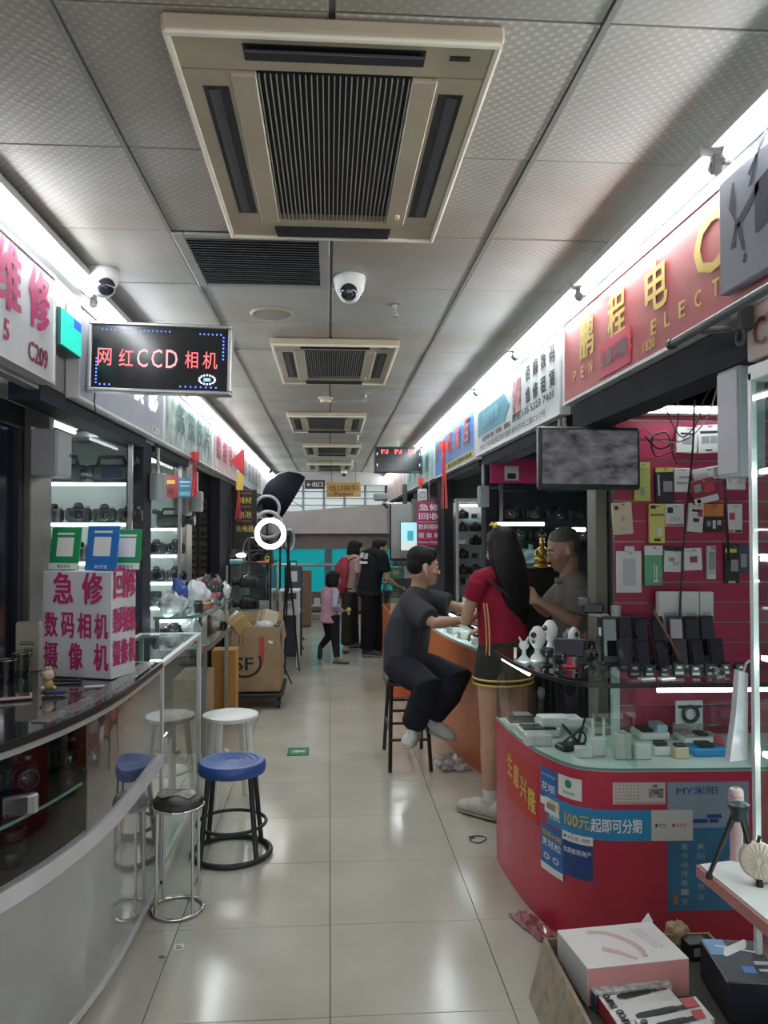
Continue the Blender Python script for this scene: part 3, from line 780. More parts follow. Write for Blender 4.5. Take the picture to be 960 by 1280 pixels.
def placard(label, u, m, w=.125, h=.165, dv=0, tilt=0, dy=.03):
    o = FL + ux * u + uy * dy + V((0, 0, HB + .003 + dv))
    t = thing('payment_placard', label, 'placard', o, math.atan2(ux.y, ux.x) + tilt, 'payment placards on the sign box')
    b = MB().at((0, 0, 0), (R(-8), 0, 0)).box(-w / 2, w / 2, 0, .005, 0, h, .002).build('card', m, t)
    MB().at((0, 0, 0), (R(-8), 0, 0)).box(-.038, .038, -.001, 0, h * .32, h * .32 + .076).build('blank_white_square', M_PAPER, t)
    MB().at((0, 0, 0), (R(-8), 0, 0)).box(-w / 2 + .002, w / 2 - .002, -.001, 0, .003, .028).build('footer_strip', M_PAPER if m is M_GRN else m, t)
    M4 = Matrix.Rotation(math.atan2(ux.y, ux.x) + tilt, 3, 'Z')
    text('微信支付' if m is M_GRN else '支付宝', M_GRN if m is M_GRN else M_WPRINT, t, o + M4 @ V((.005, -.004, .016)), M4 @ V(XP), ZP, .06, .014, .01).rotation_euler = (0, 0, 0)
    MB().at((0, 0, 0), (R(-8), 0, 0)).box(-.04, .04, -.0012, 0, h - .03, h - .022).build('heading', M_WPRINT, t)
    MB().at((0, .005, 0)).box(-.03, .03, 0, .045, 0, .004).build('stand', M_PLASTIC, t)
    return t
def placard_fix(t):
    # text was laid out in world space for an unrotated parent: bring it into the rotated parent's frame
    for c in t.children:
        if c.name.startswith('lettering'):
            c.data.transform(t.matrix_basis.to_3x3().inverted().to_4x4())
for a in (('green payment placard with a blank white square on the sign box', .07, M_GRN, .14, .172), ('blue payment placard with a blank white square on the sign box', W1 - .075, M_BLU, .145, .18)):
    placard_fix(placard(*a))
placard_fix(placard('small second green placard behind the blue one on the sign box', W1 - .01, M_GRN, .12, .165, 0, R(10), .10))
# small things around it
t = thing('beige_carton', 'slim beige carton with green mark standing behind the sign box', 'box', px(36, 838, Z=1.001), R(5))
MB().box(-.045, .045, -.03, .03, 0, .20, .003).build('box', mat('beige_card', (0.56, 0.50, 0.40), .6), t)
MB().box(-.012, .022, -.0315, -.03, .06, .095).build('green_mark', mat('olive_mark', (0.16, 0.30, 0.08), .6), t)
MB().box(-.03, .03, -.0312, -.03, .11, .114).box(-.025, .025, -.0312, -.03, .12, .123).build('print_lines', M_INK, t)
# cartoon-free little seated figurine
t = thing('seated_figurine', 'small beige seated figurine with a flower on its head on the counter', 'figurine', px(60, 862, Z=1.002), R(20))
M_FIG = mat('figurine_skin', (0.62, 0.45, 0.34), .5); M_FIGY = mat('figurine_ochre', (0.42, 0.30, 0.10), .5)
fg = MB(); fg.ell((0, 0, .018), (.02, .017, .02), 12, 8); fg.build('body', M_FIGY, t, 180)
fg = MB(); fg.ell((0, -.002, .053), (.022, .02, .021), 14, 10); fg.build('head', M_FIG, t, 180)
fg = MB(); fg.ell((-.021, 0, .058), .007, 8, 6); fg.build('ear', mat('figurine_brown', (0.20, 0.11, 0.06), .5), t, 180)
fg = MB(); fg.ell((.021, 0, .058), .007, 8, 6); fg.build('ear', MATS['figurine_brown'], t, 180)
fg = MB()
for k in range(6): a = k * PI / 3; fg.ell((.008 * math.cos(a), .008 * math.sin(a), .078), (.005, .005, .006), 8, 6)
fg.build('flower', M_FIG, t, 180)
for sx in (-1, 1):
    fg = MB(); fg.loft([(sx * .012, 0, .01), (sx * .022, -.018, .008)], [.008, .007], 8, cap=.8); fg.build('leg', M_FIG, t, 180)
t = thing('smartphone_case', 'pink phone lying on the dark glass counter top', 'phone', px(10, 874, Z=1.002), R(-70))
MB().box(-.038, .038, -.075, .075, .001, .012, .004).build('phone_body', mat('dusty_pink', (0.50, 0.30, 0.28), .4), t); MB().box(-.033, .033, -.068, .068, .012, .0125).build('screen', M_LENS, t)
t = thing('screwdriver', 'blue handled screwdriver lying on the dark glass counter top', 'screwdriver', px(82, 868, Z=1.002), R(8))
MB().loft([(-.075, 0, .009), (-.06, 0, .009), (-.01, 0, .009), (0, 0, .009)], [.007, .0085, .008, .005], 10, cap=.5).build('handle', mat('navy_handle', (0.02, 0.03, 0.10), .4), t, 60)
MB().cyl((0, 0, .009), (.075, 0, .009), .0025, n=8).build('blade', M_CHROME, t)
t = thing('marker_pen', 'black marker pen lying in front of the sign box', 'pen', px(78, 853, Z=1.002), R(4))
MB().cyl((-.06, 0, .007), (.045, 0, .007), .0065, n=10).build('barrel', M_BLACK, t, 40); MB().cyl((.045, 0, .007), (.07, 0, .007), .0072, n=10).build('cap', M_BLACK, t, 40)
t = thing('paper_scrap', 'small white paper scrap on the silvery counter edge', 'paper', px(118, 858, Z=1.005), R(12))
MB().box(-.035, .035, -.012, .012, 0, .002).build('sheet', M_PAPER, t)
def make_cup():
    t = thing('drinking_glass', '', 'glass')
    MB().lathe([(.030, 0), (.034, .085), (.032, .085), (.028, .006), (0, .005)], 18).build('bowl', glass('cup_glass', (0.75, 0.78, 0.76)), t, 40)
    MB().torus((0, 0, .085), .033, .0016, 18, 6).build('rim', M_STEEL, t, 60)
    return t
CUP = Proto(make_cup)
CUP.put(px(8, 853, Z=1.002), 0, 'clear drinking glass on the counter next to the pink phone', 'drinking glasses on the counter')
CUP.put(px(27, 846, Z=1.002) + V((-.02, .05, 0)), 0, 'clear drinking glass on the counter in front of the beige carton', 'drinking glasses on the counter')

# ================================================================ LEFT: WHITE-FRAMED CASE
CB = thing('white_framed_case', 'white aluminium framed glass showcase standing behind the stools', 'showcase', (-.92, 4.15, 0))
x0, x1, y0, y1, zt = -1.10, -.745, 3.62, 4.68, .985
fr = .013
for x in (x0 + fr, x1 - fr):
    for y in (y0 + fr, y1 - fr): MB().box(x - fr, x + fr, y - fr, y + fr, .012, zt, .003).build('post', M_ALU, CB, 0, True)
for z in (zt - fr, .06):
    for x in (x0 + fr, x1 - fr): MB().box(x - fr, x + fr, y0 + 2 * fr, y1 - 2 * fr, z - fr, z + fr, .003).build('rail', M_ALU, CB, 0, True)
    for y in (y0 + fr, y1 - fr): MB().box(x0 + 2 * fr, x1 - 2 * fr, y - fr, y + fr, z - fr, z + fr, .003).build('rail', M_ALU, CB, 0, True)
MB().box(x1 - .016, x1 - .011, y0 + .026, y1 - .026, .073, zt - .026).build('front_pane', M_GLASS, CB, 0, True)
MB().box(x0 + .03, x1 - .03, y0 + .01, y0 + .015, .073, zt - .026).build('end_pane', M_GLASS, CB, 0, True)
MB().box(x0 + .03, x1 - .03, y0 + .03, y1 - .03, zt - .012, zt - .004).build('glass_top', M_GLASSG, CB, 0, True)
MB().box(x0 + .03, x1 - .03, y0 + .03, y1 - .03, .60, .607).build('glass_shelf', M_GLASSG, CB, 0, True)
for x in (x0 + fr, x1 - fr):
    for y in (y0 + fr, y1 - fr): MB().lathe([(.018, 0), (.018, .012)], 12, (x, y, 0)).build('foot', M_RUBBER, CB, 0, True)

# ================================================================ STOOLS
t = thing('white_stool', 'round white plastic stool with four splayed legs', 'stool', (-.572, 4.66, 0), R(20))
MB().lathe([(.10, .478), (.155, .488), (.162, .50), (.160, .512), (.14, .517), (0, .514)], 36).build('seat', M_PLASTIC, t, 40)
for k in range(4):
    a = PI / 4 + k * PI / 2; c, s_ = math.cos(a), math.sin(a)
    MB().loft([(c * .115, s_ * .115, .49), (c * .165, s_ * .165, .0)], [(.024, .018), (.02, .016)], 8, side=(-s_, c, 0)).build('leg', M_PLASTIC, t, 40)
MB().torus((0, 0, .20), .14, .008, 28, 6).build('ring', M_PLASTIC, t, 60)
MB().box(-.135, .135, -.012, .012, .25, .28).box(-.012, .012, -.135, .135, .25, .28).build('cross_brace', M_PLASTIC, t)
t = thing('blue_stool', 'round blue plastic topped stool with black steel ring base', 'stool', (-.475, 3.93, 0), R(14))
M_BLUEP = mat('blue_plastic', (0.03, 0.085, 0.30), .38, var=.05)
MB().lathe([(.145, .395), (.160, .400), (.165, .415), (.164, .445), (.155, .455), (.13, .456), (.125, .452), (.10, .455), (.095, .451), (.07, .454), (.065, .45), (.04, .453), (.035, .449), (0, .45)], 40).build('seat', M_BLUEP, t, 40)
for k in range(4):
    a = R(31) + k * PI / 2; c, s_ = math.cos(a), math.sin(a)
    MB().cyl((c * .140, s_ * .140, .40), (c * .187, s_ * .187, .016), .0125, n=10).build('leg', M_BLACK, t, 40)
MB().torus((0, 0, .014), .187, .0135, 44, 8).build('base_ring', M_BLACK, t, 60)
MB().torus((0, 0, .155), .166, .009, 44, 8).build('foot_ring', M_BLACK, t, 60)
t = thing('chrome_stool', 'chrome stool with torn black cushion next to the curved counter', 'stool', (-.628, 3.37, 0), R(10))
MB().lathe([(.085, .43), (.102, .435), (.104, .455), (.092, .470), (.045, .478), (0, .479)], 32).build('cushion', mat('worn_black_vinyl', (0.05, 0.045, 0.045), .45, var=.5, scale=18, bump=.6, bscale=40), t, 60)
tp = MB()
for k in range(5):
    a = -.9 + k * .35; tp.at((0, 0, .4795), (R(2 * k - 4), R(3), a)).box(-.085, .07, -.012, .012, 0, .0012)
tp.build('tape_patch', mat('clear_brown_tape', (0.24, 0.21, 0.17), .2, var=.4, scale=25), t)
MB().torus((0, 0, .432), .103, .006, 36, 8).build('seat_ring', M_CHROME, t, 60)
for k in range(4):
    a = R(35) + k * PI / 2; c, s_ = math.cos(a), math.sin(a)
    MB().cyl((c * .101, s_ * .101, .43), (c * .104, s_ * .104, .008), .0065, n=10).build('leg', M_CHROME, t, 40)
MB().torus((0, 0, .008), .105, .0075, 40, 8).build('base_ring', M_CHROME, t, 60)

# ================================================================ LEFT: SHOWCASES IN THE STALLS
M_SHELFB = mat('pale_showcase_back', (0.50, 0.53, 0.52), .5)
def showcase(label, x0, x1, yf, yb, zs, ztop, back=M_SHELFB, posts=M_STEEL, strip=True, glassf=True, zb=.9):
    t = thing('camera_showcase', label, 'showcase', ((x0 + x1) / 2, (yf + yb) / 2, 0))
    MB().box(x0, x1, yf, yb, 0, zb, .003).build('base_cabinet', mat('dark_cabinet', (0.07, 0.07, 0.075), .5), t, 0, True)
    MB().box(x0, x1, yb - .012, yb, zb, ztop).build('back_panel', back, t, 0, True)
    MB().box(x0, x1, yf, yb, ztop, ztop + .03).build('top_panel', posts, t, 0, True)
    for x in (x0 + .012, x1 - .012):
        MB().box(x - .012, x + .012, yf, yf + .024, zb, ztop).build('post', posts, t, 0, True)
    for z in zs:
        s = MB().box(x0 + .026, x1 - .026, yf + .02, yb - .014, z - .008, z).build('shelf', M_GLASSG, t, 0, True)
        if strip: MB().loft([(x0 + .04, yf + .014, z - .018), (x1 - .04, yf + .014, z - .018)], .008, 8).build('light_strip', M_STRIP, s, 40, True)
    if glassf: MB().box(x0 + .026, x1 - .026, yf - .002, yf + .002, zb, ztop).build('front_glass', M_GLASS, t, 0, True)
    return t
zsA = [1.18, 1.405, 1.63, 1.865]
showcase('lit glass showcase of cameras directly behind the magenta repair sign box', -2.05, -1.14, 4.64, 4.93, zsA, 2.12)
g = 'cameras in the showcase behind the sign box'
for k in range(3):
    CAMC.put((-1.90 + .31 * k, 4.79, 1.865), R(random.uniform(-8, 8)) + PI * (k % 2), 'large black camcorder on the top shelf of the showcase behind the sign box', g, 1.0)
for k in range(6):
    DSLR.put((-1.93 + .15 * k, 4.77, 1.63), R(random.uniform(-25, 25)), 'black camera on the second shelf from the top behind the sign box', g, random.uniform(.95, 1.1))
for k in range(6):
    DSLR.put((-1.93 + .15 * k, 4.77, 1.405), R(random.uniform(-25, 25)), 'black camera on the third shelf from the top behind the sign box', g, random.uniform(.95, 1.1))
for k in range(6):
    LENS.put((-1.93 + .14 * k, 4.77, 1.18), 0, 'black lens on the lowest shelf of the showcase behind the sign box', g, random.uniform(.95, 1.3))
zsB = [1.00, 1.19, 1.40, 1.605]
showcase('glass showcase of black camera gear under the blue poster', -2.0, -1.14, 6.16, 6.41, zsB, 2.10, zb=.8)
g = 'camera gear in the showcase under the blue poster'
for k in range(2): CAMC.put((-1.55 + .30 * k, 6.28, 1.605), PI * k, 'black camcorder on the top shelf under the blue poster', g, .95)
for k in range(3): DSLR.put((-1.50 + .15 * k, 6.27, 1.40), R(20 - 25 * k), 'black camera on the second shelf down under the blue poster', g, 1.05)
for k in range(3): DSLR.put((-1.50 + .15 * k, 6.27, 1.19), R(-15 + 25 * k), 'black camera on the third shelf down under the blue poster', g, 1.05)
for k in range(3): LENS.put((-1.48 + .13 * k, 6.27, 1.00), 0, 'black lens on the bottom shelf under the blue poster', g, 1.2)
# posters and lamps inside the second stall
def poster(name, label, c, w, h, m, parts=(), rz=0):
    t = thing(name, label, 'poster', c, rz)
    MB().box(-w / 2, w / 2, 0, .004, 0, h).build('sheet', m, t)
    for (x, z, ww, hh, mm) in parts: MB().box(x - ww / 2, x + ww / 2, -.0015, 0, z - hh / 2, z + hh / 2).build('print', mm, t)
    return t
c1 = px(231, 622, Y=6.12); poster('blue_poster', 'blue poster hanging above the second showcase of camera gear', c1, .10, .15, mat('poster_blue', (0.05, 0.22, 0.38), .5), ((0, .12, .08, .012, M_WPRINT), (0, .09, .07, .008, M_WPRINT), (0, .03, .08, .03, mat('teal_light', (0.2, .5, .58), .5))))
c1 = px(212, 622, Y=6.13); poster('red_poster', 'red poster hanging beside the blue poster in the second stall', c1, .13, .17, mat('poster_red', (0.40, 0.05, 0.05), .5), ((0, .12, .08, .03, M_YEL), (0, .05, .06, .05, mat('poster_dark', (0.2, 0.03, 0.03), .5))))
t = thing('stall_lamp', 'twin tube lamp under the ceiling of the second stall', 'lamp', (-1.36, 5.7, 2.10))
MB().box(-.05, .05, -.42, .42, .045, .075, .004).build('housing', M_WHITE, t)
for x in (-.025, .025): MB().loft([(x, -.40, .028), (x, .40, .028)], .011, 8).build('tube', M_STRIP, t, 40)
for s_ in (-1, 1): MB().box(-.003, .003, s_ * .3 - .003, s_ * .3 + .003, .075, .32).build('hanger', M_STEEL, t)
t = thing('stall_lamp', 'bare tube lamp under the ceiling of the first stall above the black camcorders', 'lamp', (-1.42, 4.2, 2.12))
MB().box(-.02, .02, -.30, .30, .02, .045, .004).build('housing', M_WHITE, t)
MB().loft([(0, -.29, .005), (0, .29, .005)], .009, 8).build('tube', M_STRIP, t, 40)
for s_ in (-1, 1): MB().box(-.003, .003, s_ * .2 - .003, s_ * .2 + .003, .045, .30).build('hanger', M_STEEL, t)
# grey electric boxes on the posts
def ebox(label, x, y, z, w=.11, d=.13, h=.20, side=1):
    t = thing('meter_box', label, 'electric box', (x, y, z))
    MB().box(-w / 2, w / 2, -d / 2, d / 2, 0, h, .004).build('case', mat('box_grey', (0.30, 0.31, 0.31), .5), t)
    MB().box(side * w / 2, side * (w / 2 + .004), -d / 2 + .008, d / 2 - .008, .01, h - .01, .002).build('lid', MATS['box_grey'], t)
    MB().cyl((side * (w / 2 + .003), d / 2 - .03, h * .5), (side * (w / 2 + .010), d / 2 - .03, h * .5), .008, n=10).build('lock', M_DGREY, t)
    MB().cyl((0, 0, h), (0, 0, h + .16), .011, n=10).build('conduit', mat('conduit_white', (0.5, 0.5, 0.48), .4), t, 40)
    return t
p = px(50, 595, X=-1.27); ebox('grey electric box on the bronze post below the C209 sign', -1.245, 3.62, p.z, .11, .2, .205)
ebox('grey electric box on the dark post between the first and second stalls', -1.07, 5.0, px(195, 625, Y=5.0).z, .085, .1, .165)
ebox('grey electric box on the steel post by the hanging packages', -1.077, 6.49, px(256, 640, Y=6.49).z, .085, .1, .165)
# third stall: grey pegboard with hanging packs
PB = thing('peg_board', 'dark grey peg board with small hanging packs in the third stall', 'peg board', (-1.5, 8.55, 0))
MB().box(-.45, .33, .0, .03, .6, 2.1).build('board', mat('peg_grey', (0.16, 0.155, 0.15), .6), PB)
pk = mat('pale_pack', (0.36, 0.34, 0.32), .5, var=.2, scale=30)
n = 0
for zi in range(6):
    for xi in range(3):
        t = thing('hanging_pack', 'small pale pack hanging on the dark grey peg board', 'package', (-1.46 + .115 * xi, 8.53, 1.06 + .15 * zi), 0, 'packs on the peg board')
        MB().box(-.04, .04, -.012, .0, 0, .11, .002).build('card', pk, t); MB().box(-.026, .026, -.024, -.012, .02, .06, .004).build('blister', M_GLASS if 0 else mat(('blister_%d' % (n % 3)), ((0.1, 0.1, 0.11), (0.35, 0.10, 0.10), (0.14, 0.14, 0.3))[n % 3], .2), t)
        MB().cyl((0, -.006, .108), (0, .02, .118), .0025, n=6).build('hook', M_STEEL, t); n += 1

# ================================================================ LEFT: CLUTTERED TABLE
TB = thing('glass_display_table', 'glass topped display table cluttered with bags and boxes beyond the white framed case', 'table', (-.95, 5.85, 0))
pt = [(p[0], p[1]) for p in smooth_path([(-1.12, 5.12), (-.98, 5.12), (-.87, 5.2), (-.81, 5.36), (-.80, 5.6), (-.80, 6.5)], 4)]
MB().prism(pt + [(-1.12, 6.5)], 1.015, 1.028).build('top', M_GLASSG, TB, 0, True)
MB().ribbon(pt, 1.012, 1.03, .004, .006).build('top_edge', M_EDGE, TB, 30, True)
MB().prism(offset(pt, -.01) + [(-1.12, 6.5)], .80, .812).build('lower_shelf', mat('grey_shelf', (0.42, 0.43, 0.43), .4), TB, 0, True)
MB().ribbon(pt, .775, .815, .0, .012).build('shelf_band', M_STEEL, TB, 30, True)
MB().ribbon(pt[3:], .815, 1.012, -.004, .004).build('side_glass', M_GLASS, TB, 30, True)
for x, y in ((-1.10, 5.16), (-.84, 5.42), (-.83, 6.47), (-1.10, 6.47)): MB().box(x - .014, x + .014, y - .014, y + .014, 0, 1.015).build('leg', M_STEEL, TB, 0, True)
MB().loft([(-1.08, 5.15, 1.0), (-.92, 5.15, 1.0)], .008, 8).build('shelf_light', M_STRIP, TB, 40, True)
MB().loft([(-1.09, 5.2, 1.0), (-1.09, 6.4, 1.0)], .008, 8).build('shelf_light', M_STRIP, TB, 40, True)
def blob(name, label, cat, loc, r, m, seed, group=None, knot=True):
    """crumpled plastic bag: noisy ellipsoid with a tied neck"""
    rnd = random.Random(seed); t = thing(name, label, cat, loc, 0, group)
    mb = MB(); mb.ell((0, 0, 0), 1, 26, 16)
    vs = []; so = V((rnd.uniform(0, 50), rnd.uniform(0, 50), rnd.uniform(0, 50)))
    for v in mb.v:
        q = V(v); k = 1 + .32 * mnoise.noise(q * 1.6 + so) - .30 * abs(mnoise.noise(q * 3.6 + so)) - .16 * abs(mnoise.noise(q * 8 + so)) + .06
        zz = q.z * k * r[2] * (1.25 if q.z > 0 else 1)
        vs.append((q.x * r[0] * k * 1.12, q.y * r[1] * k * 1.12, max(0.0, zz + r[2] * .85)))
    mb.v = vs; mb.build('bag', m, t, 50)
    if knot: 
        mb = MB(); mb.loft([(0, 0, r[2] * 1.8), (.004, 0, r[2] * 2.05), (.014, .006, r[2] * 2.3)], [r[0] * .22, r[0] * .10, r[0] * .24], 9); mb.build('knot', m, t, 50)
    return t
M_BAGW = mat('white_bag', (0.62, 0.64, 0.66), .35, var=.08, scale=20, bump=.4, bscale=30)
M_BAGC = mat('clear_bag', (0.45, 0.47, 0.48), .2, var=.2, scale=15, bump=.5, bscale=35)
M_BAGK = mat('black_bag', (0.02, 0.02, 0.024), .35, bump=.4, bscale=30)
M_BAGB = mat('blue_bag', (0.03, 0.08, 0.32), .4, bump=.3, bscale=30)
g = 'bags on the cluttered glass table'
z = 1.029
blob('plastic_bag', 'grey clear plastic bag on the glass table beside the dark post', 'bag', (-1.04, 5.26, z), (0.072, 0.072, 0.069), M_BAGC, 1, g)
blob('plastic_bag', 'white plastic bag on the glass table behind the small black box', 'bag', (-.95, 5.75, z), (0.084, 0.084, 0.088), M_BAGW, 2, g)
blob('plastic_bag', 'black plastic bag on the glass table toward the steel post', 'bag', (-.92, 6.2, z), (0.108, 0.120, 0.094), M_BAGK, 3, g)
blob('plastic_bag', 'blue bag on the glass table behind the grey clear bag', 'bag', (-1.05, 5.6, z), (0.048, 0.060, 0.106), M_BAGB, 4, g)
blob('plastic_bag', 'white plastic bag drooping at the glass table rim by the water bottles', 'bag', (-.85, 6.42, z), (0.054, 0.072, 0.062), M_BAGW, 5, g)
blob('plastic_bag', 'small clear bag between the round tin and the dark post', 'bag', (-1.0, 5.40, z), (0.048, 0.048, 0.050), M_BAGC, 51, g)
blob('plastic_bag', 'grey bag behind the white paper bag on the glass table', 'bag', (-.98, 6.30, z), (0.072, 0.072, 0.088), M_BAGC, 52, g)
blob('plastic_bag', 'dark bag at the wall side of the glass table top', 'bag', (-1.05, 5.86, z), (0.060, 0.072, 0.075), M_BAGK, 53, g)
g = 'things on the lower shelf of the glass table'
blob('plastic_bag', 'white bag on the lower table shelf between two dark bags', 'bag', (-.99, 5.66, .813), (0.060, 0.072, 0.069), M_BAGW, 54, g)
blob('plastic_bag', 'clear bag on the lower table shelf behind the camera', 'bag', (-1.02, 6.12, .813), (0.066, 0.084, 0.075), M_BAGC, 55, g)
blob('plastic_bag', 'black bag on the lower table shelf by the dark post', 'bag', (-1.04, 5.30, .813), (0.072, 0.084, 0.075), M_BAGK, 6, g)
blob('plastic_bag', 'grey bag on the lower table shelf in the bend of the glass', 'bag', (-.93, 5.50, .813), (0.066, 0.072, 0.069), M_BAGC, 7, g)
blob('plastic_bag', 'dark bag in the middle of the lower table shelf', 'bag', (-.90, 5.80, .813), (0.072, 0.096, 0.075), M_BAGK, 8, g)
blob('plastic_bag', 'white bag on the lower table shelf beside the camera', 'bag', (-.91, 6.36, .813), (0.072, 0.084, 0.075), M_BAGW, 9, g)
DSLR.put((-.885, 6.1, .813), R(50), 'black camera on the lower shelf of the glass table', g, 1.1)
t = thing('small_black_box', 'small black round tin on the glass table', 'tin', (-.885, 5.42, z))
MB().lathe([(.030, 0), (.032, .004), (.032, .062), (.026, .068), (.026, .078), (0, .079)], 20).build('tin_body', M_BLACK, t, 40); MB().torus((0, 0, .06), .032, .002, 20, 6).build('lid_ring', M_GREY, t, 60)
t = thing('brown_gift_box', 'small orange-brown packaging box on the glass table in front of bottles', 'box', (-.875, 5.66, z), R(80))
MB().box(-.085, .085, -.035, .035, 0, .042, .003).build('box', mat('orange_brown_card', (0.42, 0.22, 0.11), .5), t); MB().box(-.02, .085, -.0355, -.035, .006, .036).build('red_label', mat('rusty_label', (0.38, 0.09, 0.05), .5), t); MB().box(-.0852, .0852, -.0352, .0352, .028, .030).build('lid_seam', mat('seam_brown', (0.16, 0.08, 0.04), .6), t)
def make_bottle():
    t = thing('water_bottle', '', 'bottle')
    MB().lathe([(.028, 0), (.031, .006), (.031, .09), (.029, .10), (.031, .11), (.028, .135), (.013, .16), (.013, .168)], 18).build('bottle', glass('pet_plastic', (0.80, 0.84, 0.86), .08), t, 50)
    MB().lathe([(.0315, .045), (.0315, .085)], 18).build('label_band', mat('red_white_label', (0.62, 0.20, 0.20), .5, var=.6, scale=30), t, 40)
    MB().lathe([(.0155, .166), (.0155, .184), (0, .185)], 14).build('cap', mat('red_cap', (0.55, 0.03, 0.04), .4), t, 40)
    return t
BOT = Proto(make_bottle)
for x, y, l in ((-.93, 5.98, 'clear water bottle with red cap next to the white bag on the glass table'), (-.85, 6.02, 'clear water bottle with red cap near the rim of the glass table'), (-1.0, 5.95, 'clear water bottle with red cap at the back of the glass table')):
    BOT.put((x, y, z), 0, l, 'water bottles on the glass table')
t = thing('paper_bag', 'white paper bag standing among bottles on the glass table', 'bag', (-.87, 6.16, z), R(60))
MB().add([(-.05, -.03, 0), (.05, -.03, 0), (.05, .03, 0), (-.05, .03, 0), (-.055, -.012, .13), (.055, -.015, .135), (.055, .015, .13), (-.055, .012, .135)], [(0, 3, 2, 1), (0, 1, 5, 4), (1, 2, 6, 5), (2, 3, 7, 6), (3, 0, 4, 7)]).build('bag_body', M_BAGW, t); MB().loft([(-.02, -.016, .13), (-.015, -.016, .16), (.015, -.016, .16), (.02, -.016, .13)], .002, 6).build('handle', M_PAPER, t)
# cartons under and beyond the table
def carton(label, loc, w, d, h, rz=0, m=M_CARD, tape=True, cat='box', name='cardboard_carton', group=None):
    t = thing(name, label, cat, loc, rz, group)
    MB().box(-w / 2, w / 2, -d / 2, d / 2, 0, h, .004).build('carton_body', m, t)
    if tape:
        MB().box(-.024, .024, -d / 2 - .001, d / 2 + .001, h - .06, h + .001).build('tape', mat('parcel_tape', (0.46, 0.33, 0.19), .25), t)
        MB().box(-w / 2 + .01, w / 2 - .01, -.002, .002, h, h + .0015).build('flap_seam', mat('seam_brown', (0.16, 0.08, 0.04), .6), t)
    return t
carton('plain brown carton under the cluttered glass table', (-1.0, 5.95, 0.005), .22, .5, .52)
carton('orange-yellow carton under the far end of the cluttered glass table', (-.86, 6.62, .005), .2, .18, .60, 0, mat('orange_carton', (0.50, 0.26, 0.06), .7))
t = thing('dolly', 'black platform dolly under the courier carton', 'dolly', (-.70, 7.45, 0))
MB().box(-.29, .29, -.40, .36, .105, .135, .01).build('platform', M_RUBBER, t)
for x in (-.24, .25):
    for y in (-.34, .30):
        c_ = MB().cyl((x - .014, y, .045), (x + .014, y, .045), .045, n=16).build('wheel', M_RUBBER, t, 40)
        MB().box(x - .024, x - .018, y - .02, y + .02, .04, .105).box(x + .018, x + .024, y - .02, y + .02, .04, .105).build('fork', M_DGREY, c_)
t = thing('courier_carton', 'brown courier carton with black SF lettering on the dolly', 'box', (-.653, 7.36, .136))
MB().box(-.215, .215, -.25, .25, 0, .012).box(-.215, .215, -.25, -.242, 0, .585).box(-.215, .215, .242, .25, 0, .585).box(-.215, -.207, -.242, .242, 0, .585).box(.207, .215, -.242, .242, 0, .585).build('carton_body', M_CARD, t)
MB().at((0, .25, .585), (R(70), 0, 0)).box(-.21, .21, 0, .09, -.003, .003).build('flap', M_CARD, t); MB().at((-.215, 0, .585), (0, R(-50), 0)).box(-.16, 0, -.24, .24, -.003, .003).build('flap', M_CARD, t)
MB().at((.215, 0, .585), (0, R(80), 0)).box(0, .14, -.24, .24, -.003, .003).build('flap', M_CARD, t)
text('SF', M_INK, t, V(t.location) + V((-.105, -.254, .26)), XP, ZP, .17, .115, .02)
arc = MB(); 
arc.loft([( .03 * 0 + -.10 + .145 * math.cos(a), -.2535, .27 + .125 * math.sin(a)) for a in [R(-115 + 12 * k) for k in range(13)]], [(.002, .013)] * 13, 6, side=YP); arc.build('logo_arc', M_INK, t)
MB().box(.03, .075, -.2525, -.25, .27, .50).build('red_tape', mat('fragile_red', (0.45, 0.07, 0.05), .5), t); MB().at((.13, -.2515, .45), (0, R(20), 0)).box(-.02, .02, -.001, .001, -.012, .012).build('sticker', M_PAPER, t)
MB().box(-.15, -.14, -.2525, -.25, .43, .52).box(-.12, -.11, -.2525, -.25, .43, .52).build('handling_marks', mat('seam_brown', (0.16, 0.08, 0.04), .6), t)
g = 'parcels sticking out of the courier carton'
for k, (x, y, z, rx, ry, rz, m, l) in enumerate(((-.09, 7.22, .52, 12, -38, 10, mat('kraft_yellow', (0.46, 0.31, 0.11), .6), 'tilted yellow-brown parcel on top of the courier carton'), (-.14, 7.36, .52, 8, -45, -5, M_PAPER, 'tilted white parcel on top of the courier carton'), (.05, 7.42, .52, -10, 20, 25, mat('cream_parcel', (0.60, 0.53, 0.38), .6), 'cream parcel leaning in the courier carton'))):
    t = thing('parcel', l, 'parcel', (-.653 + x, y, .136 + z + .01), (R(rx), R(ry), R(rz)), g)
    MB().box(-.07, .07, -.09, .09, 0, .17, .006).build('parcel_body', m, t); MB().box(-.071, .071, -.02, .02, -.001, .171).build('tape', MATS['parcel_tape'], t)
blob('plastic_bag', 'white plastic bag stuffed in the top of the courier carton', 'bag', (-.60, 7.28, .60), (.09, .08, .075), M_BAGW, 12, g)
blob('plastic_bag', 'black plastic bag stuffed in the corner of the courier carton', 'bag', (-.53, 7.44, .58), (.08, .08, .08), M_BAGK, 13, g)

